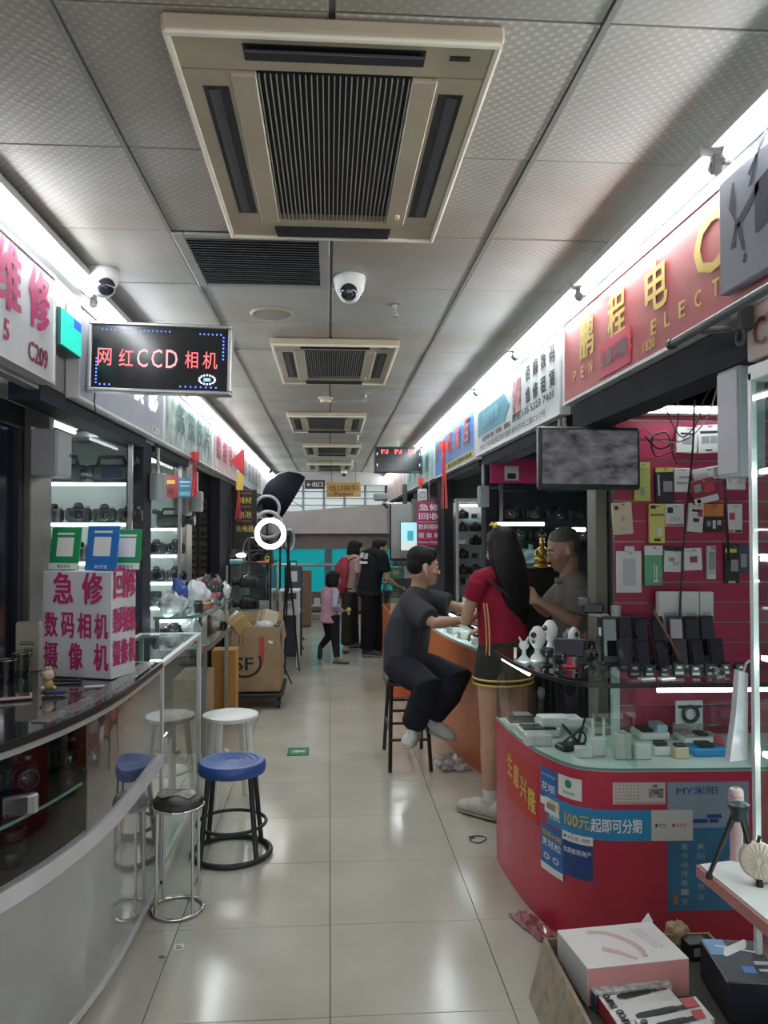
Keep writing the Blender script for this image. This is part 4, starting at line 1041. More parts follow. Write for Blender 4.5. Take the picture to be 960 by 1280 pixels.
# ================================================================ HANGING DISPLAY, LIGHT BOX
def led_sign(label, c, w, h, body, ch, cw, dots=True):
    t = thing('led_display', label, 'led sign', c)
    MB().box(-w / 2, w / 2, -.012, .045, -h / 2, h / 2).build('screen', mat('black_led_panel', (0.012, 0.013, 0.016), .18, var=.3, scale=3), t)
    f = MB(); e = .016
    f.box(-w / 2 - e, w / 2 + e, -.022, .055, h / 2, h / 2 + e, .004).box(-w / 2 - e, w / 2 + e, -.022, .055, -h / 2 - e, -h / 2, .004).box(-w / 2 - e, -w / 2, -.022, .055, -h / 2, h / 2, .004).box(w / 2, w / 2 + e, -.022, .055, -h / 2, h / 2, .004)
    f.build('frame', M_STEEL if dots else M_BLACK, t)
    return t
LE = led_sign('hanging LED display with red characters and blue border dots', px(201, 448.5, Y=3.5), .585, .275, '', 0, 0)
LE.rotation_euler = (0, R(1.2), 0)
M_LEDR = emis('led_red', (1.0, 0.12, 0.13), 0.9); M_LEDP = emis('led_pink', (1.0, 0.30, 0.33), 0.75); M_LEDB = emis('led_blue', (0.08, 0.15, 1.0), 1.8); M_LEDW = emis('led_white', (0.8, 0.85, 1.0), 0.9)
o = V(LE.location)
for x, c, w, h, m in ((-.228, '网', .058, .075, M_LEDR), (-.136, '红', .060, .075, M_LEDR), (-.066, 'C', .046, .080, M_LEDP), (-.004, 'C', .046, .080, M_LEDP), (.060, 'D', .050, .080, M_LEDP), (.145, '相', .056, .075, M_LEDR), (.226, '机', .062, .075, M_LEDR)):
    text(c, m, LE, o + V((x - .01, -.0135, -.002)), XP, ZP, w, h, 0)
dd = MB()
for k in range(17): dd.cbox((-.25 + .018 * k, -.0135, .118), (.005, .002, .005))
for k in range(6): dd.cbox((.17 + .018 * k, -.0135, .112), (.006, .002, .006))
for k in range(7): dd.cbox((.272, -.0135, .10 - .016 * k), (.006, .002, .006))
for k in range(8): dd.cbox((-.272, -.0135, -.01 - .015 * k), (.006, .002, .006))
for k in range(8): dd.cbox((.09 + .022 * k, -.0135, -.122), (.006, .002, .006))
for k in range(3): dd.cbox((-.255 + .02 * k, -.0135, -.122), (.006, .002, .006))
tag(dd.build('border_lights', M_LEDB, LE), kind='stuff')
dd = MB()
for k in range(16):
    a = 2 * PI * k / 16; dd.cbox((.205 + .034 * math.cos(a), -.0135, -.088 + .02 * math.sin(a)), (.007, .002, .007))
tag(dd.build('logo_lights', M_LEDW, LE), kind='stuff')
MB().cbox((.205, -.0135, -.088), (.03, .002, .014)).build('logo_centre', emis('led_teal', (0.3, 0.5, 0.6), .6), LE)
MB().loft([(-.285, .03, -.14), (-.295, .05, -.19), (-.30, .10, -.23), (-.30, .16, -.22)], .003, 6).build('cable', M_CABLE, LE, 60)
MB().box(-.08, .08, .03, .04, .15, .16).box(-.005, .005, .03, .04, .15, .175).build('mount', M_STEEL, LE)
t = thing('green_light_box', 'small glowing green light box with blue corner beside the hanging LED display', 'sign', (-1.075, 3.25, 2.30))
MB().box(-.04, .030, -.125, .125, 0, .15, .003).build('case', mat('dark_green_case', (0.01, 0.10, 0.08), .4), t)
MB().box(.030, .034, -.12, .12, .005, .145).build('lit_face', emis('mint_glow', (0.02, 0.62, 0.48), .6), t)
MB().box(.034, .036, .02, .11, .105, .14).build('blue_corner', emis('blue_glow', (0.03, 0.14, 0.60), .5), t)
# ================================================================ RIGHT: CURVED RED COUNTER
PR = [(p[0], p[1]) for p in smooth_path([(.804, 3.78), (.812, 3.52), (.836, 3.28), (.872, 3.12), (.93, 2.985), (1.03, 2.93), (1.2, 2.915), (1.6, 2.90), (2.3, 2.89)], 5)]
bk = [(2.3, 3.42), (1.17, 3.42), (1.17, 3.78)]
CR = thing('curved_red_counter', 'curved red counter with a glass case on top and blue stickers', 'counter', (1.3, 3.2, 0))
ZS, ZT = .675, 1.0
MB().prism(offset(PR, 0) + bk, .0, .632).build('base', M_RED, CR, 25, True)
MB().prism(offset(PR, .006) + bk, .632, ZS - .006).build('sill_band', M_RED, CR, 25, True)
MB().prism(offset(PR, .002) + bk, ZS - .006, ZS).build('case_floor', mat('pale_case_floor', (0.62, 0.68, 0.66), .3), CR, 25, True)
MB().ribbon(PR, ZS, ZT - .015, -.002, .004).build('front_glass', M_GLASS, CR, 25, True)
MB().prism(offset(PR, .006) + bk, ZT - .014, ZT).build('glass_top', glass('case_top_glass', (0.80, 0.87, 0.85)), CR, 0, True)
MB().ribbon(PR, ZT - .016, ZT + .001, .010, .008).build('top_edge', mat('dark_gasket', (0.02, 0.022, 0.022), .3), CR, 25, True)
MB().ribbon(PR, ZS - .002, ZS + .006, .004, .008).build('glass_foot', M_EDGE, CR, 25, True)
for x, y in ((1.62, 2.898), (1.16, 2.93)):
    MB().box(x - .002, x + .002, y, y + .5, ZS, ZT - .015).build('divider_glass', M_GLASSG, CR, 0, True)
MB().box(1.235, 1.265, 3.38, 3.41, ZS, ZT - .015).build('case_post', M_ALU, CR, 0, True)
for a, b in ((V((.825, 3.72, .968)), V((.848, 3.32, .968))), (V((1.25, 2.945, .968)), V((1.9, 2.93, .968)))):
    MB().loft([a, b], .0085, 8).build('case_light', M_STRIP, CR, 40, True)
# prints stuck on the red base, following its curve
ARC = [0]
for a, b in zip(PR, PR[1:]): ARC.append(ARC[-1] + math.dist(a, b))
def on_path(s, off):
    s = max(0, min(s, ARC[-1] - 1e-4))
    i = max(k for k in range(len(ARC) - 1) if ARC[k] <= s)
    A = V(PR[i]); B = V(PR[i + 1]); t = (B - A).normalized(); p = A + t * (s - ARC[i])
    return V((p.x + t.y * off, p.y - t.x * off))
def s_at(xp, z):
    best = min((abs(pj((*on_path(ARC[-1] * k / 600, 0), z))[0] - xp), ARC[-1] * k / 600) for k in range(600))
    return best[1]
def z_at(s, yp):
    p = on_path(s, 0)
    return min((abs(pj((p.x, p.y, .7 * k / 300))[1] - yp), .7 * k / 300) for k in range(300))[1]
def sticker(label, x0, x1, y0, y1, m, off=.002, parent=CR, name='sticker'):
    zc = z_at(s_at((x0 + x1) / 2, .4), (y0 + y1) / 2)
    s0, s1 = s_at(x0, zc), s_at(x1, zc); zt = z_at((s0 + s1) / 2, y0); zb = z_at((s0 + s1) / 2, y1)
    n = max(2, int((s1 - s0) / .03)); mb = MB(); vs = []; fs = []
    for k in range(n + 1):
        s = s0 + (s1 - s0) * k / n
        for z, o in ((zb, off), (zt, off), (zb, .0), (zt, .0)):
            q = on_path(s, o); vs.append((q.x, q.y, z))
    for k in range(n):
        a, b = 4 * k, 4 * (k + 1)
        fs += [(a, b, b + 1, a + 1), (a + 1, b + 1, b + 3, a + 3), (b, a, a + 2, b + 2)]
    fs += [(0, 1, 3, 2), (4 * n, 4 * n + 2, 4 * n + 3, 4 * n + 1)]
    o = mb.add(vs, fs).build(name, m, parent, 25, True, label)
    return o, s0, s1, zb, zt, off
def stext(st, body, m, u, v, w, h, bold=.015):
    o, s0, s1, zb, zt, off = st
    sc, zc = s0 + (s1 - s0) * u, zb + (zt - zb) * v
    ww, hh = (s1 - s0) * w if w else None, (zt - zb) * h
    def fn(x, y, zz):
        q = on_path(sc + x, off + .0015 + zz * .3); return (q.x, q.y, zc + y)
    return text(body, m, o, (0, 0, 0), XP, ZP, ww, hh, bold, fn=fn)
def spatch(st, u0, u1, v0, v1, m, name='print'):
    o, s0, s1, zb, zt, off = st
    mb = MB(); n = 4; vs = []; fs = []
    for k in range(n + 1):
        q = on_path(s0 + (s1 - s0) * (u0 + (u1 - u0) * k / n), off + .001)
        vs += [(q.x, q.y, zb + (zt - zb) * v0), (q.x, q.y, zb + (zt - zb) * v1)]
    for k in range(n): fs.append((2 * k, 2 * k + 2, 2 * k + 3, 2 * k + 1))
    return mb.add(vs, fs).build(name, m, o, 0, True)
M_BSTK = mat('sticker_blue', (0.02, 0.15, 0.48), .4); M_BSTK2 = mat('sticker_light_blue', (0.03, 0.26, 0.52), .4); M_NAVY = mat('sticker_navy', (0.015, 0.055, 0.24), .4)
st = sticker('red and gold good luck strip', 634, 673, 945, 1012, mat('luck_red', (0.52, 0.03, 0.03), .5))
for k, c in enumerate('生意兴隆'): stext(st, c, M_YEL, .14 + .24 * k, .62 - .1 * k + .05, .2, .42, .03)
st = sticker('blue vertical payment sticker', 676, 697, 961, 1008, M_BSTK); stext(st, '花呗', M_WPRINT, .5, .5, .82, .24); stext(st, '支付宝可用', M_WPRINT, .5, .82, .8, .07, 0); spatch(st, .0, 1, .0, .2, M_PAPER)
st = sticker('white sticker with green top band and round green mark', 698, 727, 962, 998, M_PAPER); spatch(st, 0, 1, .78, 1, M_GRN); stext(st, '●', M_GRN, .5, .5, .3, .3, 0); stext(st, '推荐使用', M_GRN, .5, .18, .5, .12, 0)
st = sticker('small white scrap stuck over the blue stickers', 682, 699, 999, 1018, M_PAPER, .004); spatch(st, .2, .8, .3, .7, M_GREY)
st = sticker('white calendar sheet with blue header', 766, 831, 973, 1005, mat('calendar_paper', (0.62, 0.55, 0.50), .5)); spatch(st, 0, 1, .86, 1, mat('calendar_blue', (0.05, 0.06, 0.2), .5)); spatch(st, .02, .98, .0, .1, mat('calendar_red_edge', (0.5, 0.3, 0.28), .5))
for r_ in range(5): stext(st, '%d %d %d %d %d %d %d' % tuple(range(r_ * 7 - 5 if r_ else 1, (r_ * 7 - 5 if r_ else 1) + 7)), M_INK, .27, .74 - .13 * r_, .46, .06, 0)
spatch(st, .68, .96, .25, .62, mat('calendar_picture', (0.30, 0.28, 0.30), .5, var=.5, scale=40)); stext(st, '龙', M_INK, .8, .72, .12, .12, .02)
st = sticker('tall blue poster with drawing and vertical verses', 834, 936, 971, 1138, mat('poster_sea_blue', (0.05, 0.20, 0.38), .45, var=.25, scale=3))
spatch(st, 0, 1, .62, 1, mat('poster_pale_top', (0.26, 0.32, 0.40), .45), 'pale_sky'); stext(st, 'MY米阳', M_NAVY, .36, .90, .5, .06, .01); spatch(st, .18, .62, .655, .685, M_NAVY, 'drawing'); spatch(st, .48, .66, .69, .72, M_NAVY, 'drawing')
for k, c in enumerate('来今待伴意一生'): stext(st, c, mat('pale_verse', (0.42, 0.45, 0.46), .5), .20, .48 - .068 * k, .09, .045, 0)
for k, c in enumerate('美阳你记意议'): stext(st, c, MATS['pale_verse'], .40, .48 - .075 * k, .09, .045, 0)
spatch(st, .06, .12, .05, .12, mat('seal_orange', (0.45, 0.18, 0.08), .5))
st = sticker('long light blue strip about instalments', 684, 866, 1012, 1051, M_BSTK2, .003); spatch(st, .74, 1, 0, 1, mat('strip_beige', (0.62, 0.57, 0.55), .5), 'beige_end')
stext(st, '100', M_YEL, .24, .5, .10, .40, .02); stext(st, '元', M_YEL, .33, .5, .07, .44, .02); stext(st, '起即可分期', M_WPRINT, .525, .48, .31, .46, .02); stext(st, '花呗分期', M_YEL, .09, .72, .12, .24); stext(st, '更轻松', M_WPRINT, .09, .36, .12, .28)
stext(st, '■ 支付宝', M_INK, .80, .5, .07, .14, 0); stext(st, '■ 支付宝', M_RED, .915, .5, .09, .14, 0)
st = sticker('blue vertical instalment sticker with white foot', 677, 705, 1034, 1092, M_BSTK, .0035); stext(st, '花呗分期', M_YEL, .5, .82, .85, .13); stext(st, '更轻松', M_WPRINT, .5, .63, .85, .17); spatch(st, 0, 1, 0, .15, M_PAPER); stext(st, '◎ ◎', M_WPRINT, .5, .33, .7, .14, 0)
st = sticker('navy sticker with white heading bar', 704, 742, 1043, 1098, M_NAVY, .003); spatch(st, 0, 1, .80, 1, M_PAPER); stext(st, '■ 支付宝 · 商家', M_INK, .5, .9, .85, .08, 0); stext(st, '优质推荐商户', M_WPRINT, .5, .60, .88, .13)
# crumpled plastic at the foot of the red counter
def crumple(name, label, cat, loc, sx, sy, sz, m, seed, rz=0, n=60):
    rnd = random.Random(seed); t = thing(name, label, cat, loc, rz); mb = MB()
    G = 9; vs = []; fs = []
    for i in range(G):
        for j in range(G):
            u, v = i / (G - 1) - .5, j / (G - 1) - .5; e = 1 - max(abs(u), abs(v)) * 2
            vs.append((u * sx * (1 + rnd.uniform(-.1, .1)), v * sy * (1 + rnd.uniform(-.15, .15)), .002 + sz * (e ** .6 * rnd.uniform(.35, 1) if e > 0 else rnd.uniform(0, .12))))
    for i in range(G - 1):
        for j in range(G - 1):
            a = i * G + j; fs += [(a, a + G, a + G + 1), (a, a + G + 1, a + 1)]
    mb.add(vs, fs).build('film', m, t); b = MB(); b.loft([(-.3 * sx, 0, sz * .5), (0, .1 * sy, sz * .75), (.3 * sx, 0, sz * .6)], .006, 6); b.build('twisted_fold', m, t, 40)
    return t
M_FILM = glass('crumpled_film', (0.78, 0.80, 0.80), .12)
crumple('plastic_film', 'crumpled clear plastic at the foot of the red counter', 'plastic film', px(672, 1158, Z=0) + V((-.02, 0, 0)), .09, .22, .05, mat('film_red_clear', (0.45, 0.16, 0.18), .15, var=.3, scale=30, coat=.5), 3, R(20))
crumple('plastic_film', 'crumpled clear plastic wrap on the floor beside the tall black stool', 'plastic film', px(564, 956, Z=0), .20, .30, .10, mat('film_clear_white', (0.55, 0.55, 0.53), .15, var=.3, scale=30, coat=.5), 5, R(10))

# ================================================================ SLAT WALL
YS = 3.47
SW = thing('slat_wall', 'maroon slat wall hung with accessory packs behind the red counter', 'slat wall', (1.79, YS, 0))
M_SLAT = mat('maroon_slat', (0.41, 0.035, 0.085), .4, var=.06, scale=4); M_GROOVE = mat('groove_metal', (0.50, 0.38, 0.38), .35, metal=.5)
MB().box(1.285, 2.30, YS + .012, YS + .05, .0, 2.10).build('backing', M_GROOVE, SW, 0, True)
zg = [px(800, y, Y=YS).z for y in (575.4, 600.5, 625.6, 651, 677, 702.5, 728, 753.7)]
pitch = (zg[0] - zg[-1]) / 7
z = zg[0] + 6 * pitch
while z > .68:
    MB().box(1.285, 2.30, YS - .004, YS + .012, z - pitch + .004, min(z - .004, 2.1)).build('slat', M_SLAT, SW, 0, True); z -= pitch
struct('wall_slat_partition', MB().box(1.29, 2.42, YS + .052, YS + .10, 0, 2.45), M_WALLG)
t = thing('tube_lamp', 'white tube lamp at the top of the maroon slat wall', 'lamp', px(860, 512, Y=YS - .10))
MB().loft([(-.19, 0, 0), (.26, 0, 0)], .0125, 10).build('tube', M_STRIP, t, 40); MB().box(-.2, .27, .02, .095, -.014, .02).build('batten', M_WHITE, t)
# packs
HG = 'accessory packs hanging on the maroon slat wall'
def pack(label, x0, y0, x1, y1, m, prints=(), tilt=0, hook=True, d=.018, yoff=.0, name='accessory_pack', txt=None):
    Yp = YS - .03 - yoff
    a, b = px(x0, y1, Y=Yp), px(x1, y0, Y=Yp); w, h = b.x - a.x, b.z - a.z
    t = thing(name, label, 'package', ((a.x + b.x) / 2, Yp, a.z), (0, R(tilt), 0), HG)
    MB().box(-w / 2, w / 2, 0, d, 0, h, .002).build('card', m, t)
    for p in prints:
        u0, u1, v0, v1, mm = p[:5]
        MB().box((u0 - .5) * w, (u1 - .5) * w, -.0015 if len(p) < 6 else -p[5], 0, v0 * h, v1 * h, 0 if len(p) < 6 else .003).build('print' if len(p) < 6 else 'blister', mm, t)
    if txt: 
        o = text(txt[0], txt[1], t, V(t.location) + V((0, -.0025, h * txt[2])), XP, ZP, w * txt[3], None, .02)
    if hook: MB().cyl((0, -.03, h - .012), (0, .028 + yoff, h - .004), .003, n=6).build('hook', M_STEEL, t)
    return t
K = {n: mat('pack_' + n, c, .4, var=.04) for n, c in dict(cream=(.66, .55, .38), white=(.70, .69, .68), yellow=(.66, .60, .16), black=(.03, .03, .035), green=(.12, .38, .20), lime=(.52, .55, .15), orange=(.62, .22, .06), grey=(.30, .30, .31), maroon=(.30, .05, .08), red=(.5, .06, .07), lgrey=(.5, .5, .51), navy=(.05, .08, .12), tan=(.45, .32, .2)).items()}
pack('cream phone case pack with rounded corners on the slat wall', 768, 628, 792, 668, K['cream'], ((.1, .3, .78, .9, K['black']), (.42, .58, .42, .56, K['tan']), (.3, .7, .12, .2, K['lgrey'])), -4)
pack('white power bank pack with dark rounded window on the slat wall', 772, 689, 802, 741, K['white'], ((.24, .74, .18, .82, K['lgrey'], .004), (.27, .72, .70, .80, K['black']), (.3, .7, 1.0, 1.12, K['white'])), 0)
pack('lime yellow pack half hidden behind the monitor', 794, 578, 813, 626, K['lime'], ((.35, .6, .15, .35, K['grey']), (.1, .9, .85, .95, K['yellow'])), 0)
pack('black cable pack with yellow bands, upper one beside the lime pack', 821, 584, 843, 628, K['black'], ((0, 1, .86, .98, K['yellow']), (.4, .9, .3, .6, K['grey']), (.1, .2, .2, .8, K['lgrey'])), -2)
pack('white cable pack beside the upper black and yellow pack', 843, 585, 863, 615, K['white'], ((.15, .8, .35, .42, K['grey']), (.3, .9, .6, .66, K['grey'])))
pack('yellow adapter pack with black lettering', 812, 630, 831, 679, K['yellow'], ((.1, .4, .88, .97, K['black']), (.45, .75, .18, .4, K['white'], .006), (.3, .7, .05, .12, K['black'])), 0, txt=('ADAPTER', M_INK, .72, .9))
pack('white pack with green top mark and red dotted foot', 832, 630, 855, 658, K['white'], ((.1, .4, .6, .85, K['black']), (.2, .8, .25, .45, K['lgrey'], .004), (.05, .95, .04, .1, K['red'])))
pack('green and white charging cable pack', 806, 682, 828, 732, K['green'], ((0, 1, .76, 1, K['white']), (.5, .56, .15, .55, K['white'], .004), (.62, .7, .12, .5, K['white'], .004), (.5, .75, .08, .14, K['white'])))
pack('white pack showing two grey card readers', 830, 686, 851, 715, K['white'], ((.25, .6, .45, .62, K['grey'], .005), (.5, .85, .28, .45, K['lgrey'], .005), (0, 1, .9, 1.1, K['black'])), 2)
pack('white pack showing a dark red card reader', 856, 685, 878, 713, K['white'], ((.3, .72, .35, .62, K['maroon'], .005), (.05, .6, .82, .9, K['lgrey'])), -2)
pack('white pack leaning in the row under the tube lamp, next to the cables', 846, 534, 871, 566, K['white'], ((.15, .85, .7, .78, K['black']), (.25, .75, .35, .6, K['grey'])), 3)
pack('white pack with square pictures in the middle under the tube lamp', 874, 531, 901, 566, K['white'], ((.1, .9, .7, .78, K['black']), (.15, .5, .35, .6, K['grey']), (.55, .85, .35, .6, K['grey']), (.3, .6, .08, .13, K['black'])), -3)
pack('white pack under the tube lamp beside the grey upright box', 903, 533, 921, 565, K['white'], ((.1, .9, .7, .78, K['black']), (.2, .8, .3, .55, K['grey'])), 2)
pack('maroon and white tilted pack with round logo', 869, 598, 899, 628, K['maroon'], ((0, 1, 0, .25, K['white']), (.1, .25, .05, .2, K['red']), (.1, .4, .5, .8, K['grey'], .004), (.5, .9, .4, .8, K['red'])), -14, yoff=.02)
pack('white box with black specks behind the tilted maroon pack', 868, 584, 905, 600, K['white'], ((.7, .95, .1, .9, K['grey']), (.05, .5, .3, .6, K['lgrey'])), -10)
pack('white blister pack with clear round charger beside the black cable', 909, 580, 932, 612, K['white'], ((.55, .8, .25, .5, K['lgrey'], .008), (.1, .2, .3, .9, K['grey'])))
pack('white pack with small gadgets next to the orange and black pack', 859, 629, 878, 665, K['white'], ((.2, .7, .7, .78, K['black']), (.3, .7, .35, .48, K['black'], .004), (.6, .9, .55, .8, K['red'])), 5)
pack('orange and black gadget pack on the slat wall', 880, 630, 904, 665, K['black'], ((0, 1, .56, 1, K['orange']), (.15, .35, .2, .4, K['grey']), (.45, .6, .12, .42, K['white']), (.68, .88, .25, .42, K['lgrey'])))
pack('white and red pack with orange foot by the cabinet edge', 909, 630, 928, 666, K['white'], ((.15, .5, .45, .7, K['red']), (.1, .4, .0, .12, K['orange']), (.5, .95, .02, .1, K['black'])))
pack('slim grey blister pack hanging on the slat wall', 884, 682, 895, 724, K['lgrey'], ((.2, .8, .3, .8, K['grey'], .008), (.1, .9, 0, .14, K['white'])))
pack('black cable pack with yellow bands, lower one by the cabinet edge', 907, 680, 924, 729, K['black'], ((0, .8, .78, .88, K['yellow']), (.4, .9, .3, .6, K['grey']), (.2, .7, 0, .06, K['lgrey'])))
pack('dark blue cable pack partly behind the cabinet edge', 923, 682, 936, 716, K['navy'], ((.2, .8, .2, .7, K['grey'], .005),))
# three tall white boxes standing at the back of the counter top
for x0, x1, l in ((824, 850, 'tall white product box with grey curve, at the back of the red counter'), (852, 874, 'tall white product box with white panel between two others on the red counter'), (875, 892, 'tall white product box with a diagonal line on the red counter')):
    a, b = px(x0, 740, Y=3.38), px(x1, 740, Y=3.38)
    t = thing('product_box', l, 'box', ((a.x + b.x) / 2, 3.40, 1.0), 0, 'tall white boxes on the red counter')
    w = b.x - a.x; MB().box(-w / 2, w / 2, -.02, .02, .001, a.z - 1.0, .002).build('carton', K['white'], t); MB().box(-w * .3, w * .3, -.0215, -.02, .06, .22).build('print', K['lgrey'], t)

# ================================================================ GOODS IN THE RED COUNTER'S CASE
CG = 'goods in the glass case of the red counter'
def cbx(name, label, cat, x0, x1, yb, h, d, m, parts=(), rz=0, z0=ZS, grp=CG):
    a, b = px(x0, yb, Z=z0 + .001), px(x1, yb, Z=z0 + .001); w = (b - a).length
    t = thing(name, label, cat, ((a + b) / 2) + V((0, d / 2, 0)), rz, grp)
    MB().box(-w / 2, w / 2, -d / 2, d / 2, 0, h, .003).build('body', m, t)
    for (u0, u1, v0, v1, z1, mm, nm) in parts:
        MB().box((u0 - .5) * w, (u1 - .5) * w, (v0 - .5) * d, (v1 - .5) * d, h, h + z1, min(.003, z1 * .4)).build(nm, mm, t)
    return t
cbx('white_box', 'white box with black phone lying on it by the curved glass end', 'box', 636, 672, 913, .03, .10, K['white'], ((.05, .95, .1, .9, .008, M_BLACK, 'phone_shell'),))
cbx('white_box', 'flat white box carrying a wide dark tablet by the curved glass', 'box', 652, 700, 922, .03, .11, K['white'], ((.06, .94, .08, .9, .008, M_BLACK, 'tablet'),))
cbx('white_box', 'white box next to the dark router in the glass case', 'box', 658, 690, 933, .045, .06, K['white'], ((.1, .9, .1, .9, .001, K['lgrey'], 'lid_print'),))
cbx('white_box', 'white box at the bottom of the stack in the glass case', 'box', 677, 730, 909, .035, .11, K['white'])
cbx('white_box', 'white box with lettering in the middle of the stack', 'box', 678, 728, 909, .035, .10, K['white'], ((.1, .9, .3, .7, .0006, K['lgrey'], 'lid_print'),), 0, ZS + .036)
cbx('white_box', 'small white box on top of the stack in the glass case', 'box', 677, 712, 906, .03, .08, K['white'], (), 0, ZS + .072)
cbx('white_box', 'long white carton behind the router in the glass case', 'box', 700, 745, 912, .035, .07, K['white'], ((.1, .9, .1, .6, .001, K['lgrey'], 'lid_print'),))
cbx('white_box', 'white box with a grey phone on it behind the wifi extender', 'box', 735, 768, 918, .03, .10, K['white'], ((.1, .9, .1, .9, .009, K['grey'], 'phone_shell'),))
cbx('white_box', 'small white box beside the white textured charger block', 'box', 722, 742, 948, .04, .05, K['white'], ((.2, .8, .2, .8, .0008, K['lgrey'], 'lid_print'),))
cbx('black_case', 'flat black case at the curved glass end behind the phone box', 'case', 642, 668, 903, .03, .09, M_BLACK, ((.1, .9, .1, .9, .001, K['grey'], 'lid_print'),))
cbx('white_box', 'low white box in front of the headset tray in the glass case', 'box', 842, 880, 915, .04, .08, K['white'], ((.1, .9, .2, .8, .0008, K['lgrey'], 'lid_print'),))
cbx('white_box', 'white box leaning behind the pale blue screen protector', 'box', 792, 822, 908, .06, .05, K['white'], ((.2, .8, .2, .8, .0008, K['lgrey'], 'lid_print'),))
t = thing('wifi_router', 'black router with crossed antennas lying in the glass case', 'router', px(715, 938, Z=ZS + .001) + V((0, .02, 0)), R(15), CG)
MB().box(-.055, .055, -.035, .035, 0, .025, .006).build('body', M_BLACK, t)
for a in ((-.05, 0, .02, .045, -.03, .10), (.045, .01, .02, -.05, -.02, .11), (.05, .02, .02, .07, .0, .12)): MB().cyl(a[:3], a[3:], .006, .005, 8).build('antenna', M_BLACK, t, 40)
MB().torus((.03, -.02, .045), .03, .005, 20, 6, 'y').build('coiled_cord', M_BLACK, t, 60)
t = thing('wifi_extender', 'white plug-in wifi extender with two antennas in the glass case', 'wifi extender', px(748, 945, Z=ZS + .001), 0, CG)
MB().box(-.03, .03, -.015, .015, 0, .075, .006).build('body', K['white'], t)
for x in (-.022, .022): MB().box(x - .005, x + .005, -.004, .004, .07, .15, .002).build('antenna', K['white'], t)
cbx('white_charger', 'tall white textured charger block in the glass case', 'charger', 770, 790, 950, .10, .04, mat('textured_white', (0.66, 0.65, 0.62), .5, bump=.6, bscale=260), ((.3, .7, .2, .8, .01, K['lgrey'], 'top_button'),))
cbx('white_charger', 'white rounded charger with small logo in the glass case', 'charger', 793, 815, 950, .062, .04, K['white'], ((.4, .6, .3, .7, .002, K['lgrey'], 'socket'),))
cbx('white_box', 'white gadget box with black watch on top in the glass case', 'box', 818, 841, 945, .035, .06, K['white'], ((.15, .8, .2, .8, .018, M_BLACK, 'watch'),))
cbx('beige_cube', 'beige cube charger with black watch on top in the glass case', 'charger', 844, 862, 949, .045, .045, K['cream'], ((.1, .9, .1, .9, .010, M_BLACK, 'watch'),))
cbx('white_box', 'white box with pale blue screen protector behind the chargers', 'box', 800, 838, 925, .03, .12, K['white'], ((.1, .5, .1, .9, .012, M_BLACK, 'adapter'), (.6, .98, .1, .9, .03, mat('pale_blue_card', (0.36, 0.52, 0.60), .3), 'blue_card')))
cbx('blue_pouch', 'bright blue pouch with black gadget on it in the glass case', 'pouch', 868, 915, 946, .03, .10, mat('bright_blue', (0.02, 0.25, 0.55), .4), ((.2, .6, .2, .8, .016, M_BLACK, 'gadget'), (.8, .95, .4, .9, .03, K['red'], 'red_tag')))
cbx('white_box', 'white flat box with grey gadgets behind the blue pouch', 'box', 855, 905, 930, .025, .12, K['white'], ((.1, .35, .2, .8, .012, K['grey'], 'gadget'), (.45, .7, .2, .8, .010, K['black'], 'gadget')))
cbx('green_box', 'white and lime green box at the back of the glass case', 'box', 882, 918, 912, .05, .08, K['white'], ((0, .35, 0, 1, .002, K['lime'], 'green_flap'), (.4, .9, .2, .8, .012, K['grey'], 'gadget')), R(12))
t = thing('headset_box', 'black headset in white tray hanging behind the glass case', 'headset', px(862, 905, Y=3.30), 0, CG)
MB().box(-.06, .06, 0, .01, 0, .10, .002).build('tray', K['lgrey'], t); MB().torus((0, -.012, .045), .032, .008, 20, 8, 'y').build('ear_cup', M_BLACK, t, 60); MB().box(-.05, .05, -.01, 0, .07, .08).build('band', M_BLACK, t)
t = thing('white_bag', 'white plastic bag hanging between the red counter and the glass cabinet', 'bag', px(925, 950, Y=1.985))
MB().mx(Matrix.Rotation(R(90), 4, 'X')).prism([(-.034, 0), (.014, .004), (.018, .225), (-.006, .232), (-.016, .12)], -.014, .012).build('bag_body', M_BAGW, t, 50); MB().loft([(.012, 0, .225), (.014, -.01, .25), (.016, -.024, .26)], .003, 6).build('handle', M_BAGW, t)

# ================================================================ THINGS ON THE RED COUNTER TOP
TG = 'gadgets on the red counter top'
def make_ptz():
    t = thing('robot_camera', '', 'security camera')
    MB().lathe([(.030, 0), (.032, .005), (.028, .02), (.014, .034), (.012, .06)], 20).build('base', K['white'], t, 50)
    b = MB(); b.loft([(0, 0, .065), (0, 0, .085), (0, 0, .12), (0, 0, .14)], [(.022, .020), (.036, .032), (.037, .033), (.024, .022)], 20, side=XP, cap=.6); hd = b.build('head', K['white'], t, 60)
    MB().mx(Matrix.Translation((-.014, -.026, .115)) @ Matrix.Rotation(R(72), 4, 'X')).lathe([(.013, 0), (.013, .008), (0, .010)], 14).build('lens', M_LENS, hd, 50)
    MB().mx(Matrix.Translation((-.014, -.029, .088)) @ Matrix.Rotation(R(90), 4, 'X')).lathe([(.008, 0), (.008, .006), (0, .007)], 12).build('sensor', M_LENS, hd, 50)
    return t
PTZ = Proto(make_ptz)
PTZ.put(px(672, 826, Z=1.0), R(-20), 'white robot-like camera with twin lenses nearest the curved end of the red counter', TG, 1.0)
PTZ.put(px(692, 818, Z=1.0) + V((0, .06, 0)), R(-35), 'white robot-like camera behind the black screen on the red counter', TG, 1.0)
PTZ.put(px(722, 820, Z=1.0) + V((0, .05, 0)), R(30), 'white robot-like camera beside the black speaker tower on the red counter', TG, .82)
t = thing('white_figure_stand', 'small white bracket stand at the curved end of the red counter', 'stand', px(655, 827, Z=1.0), R(10), TG)
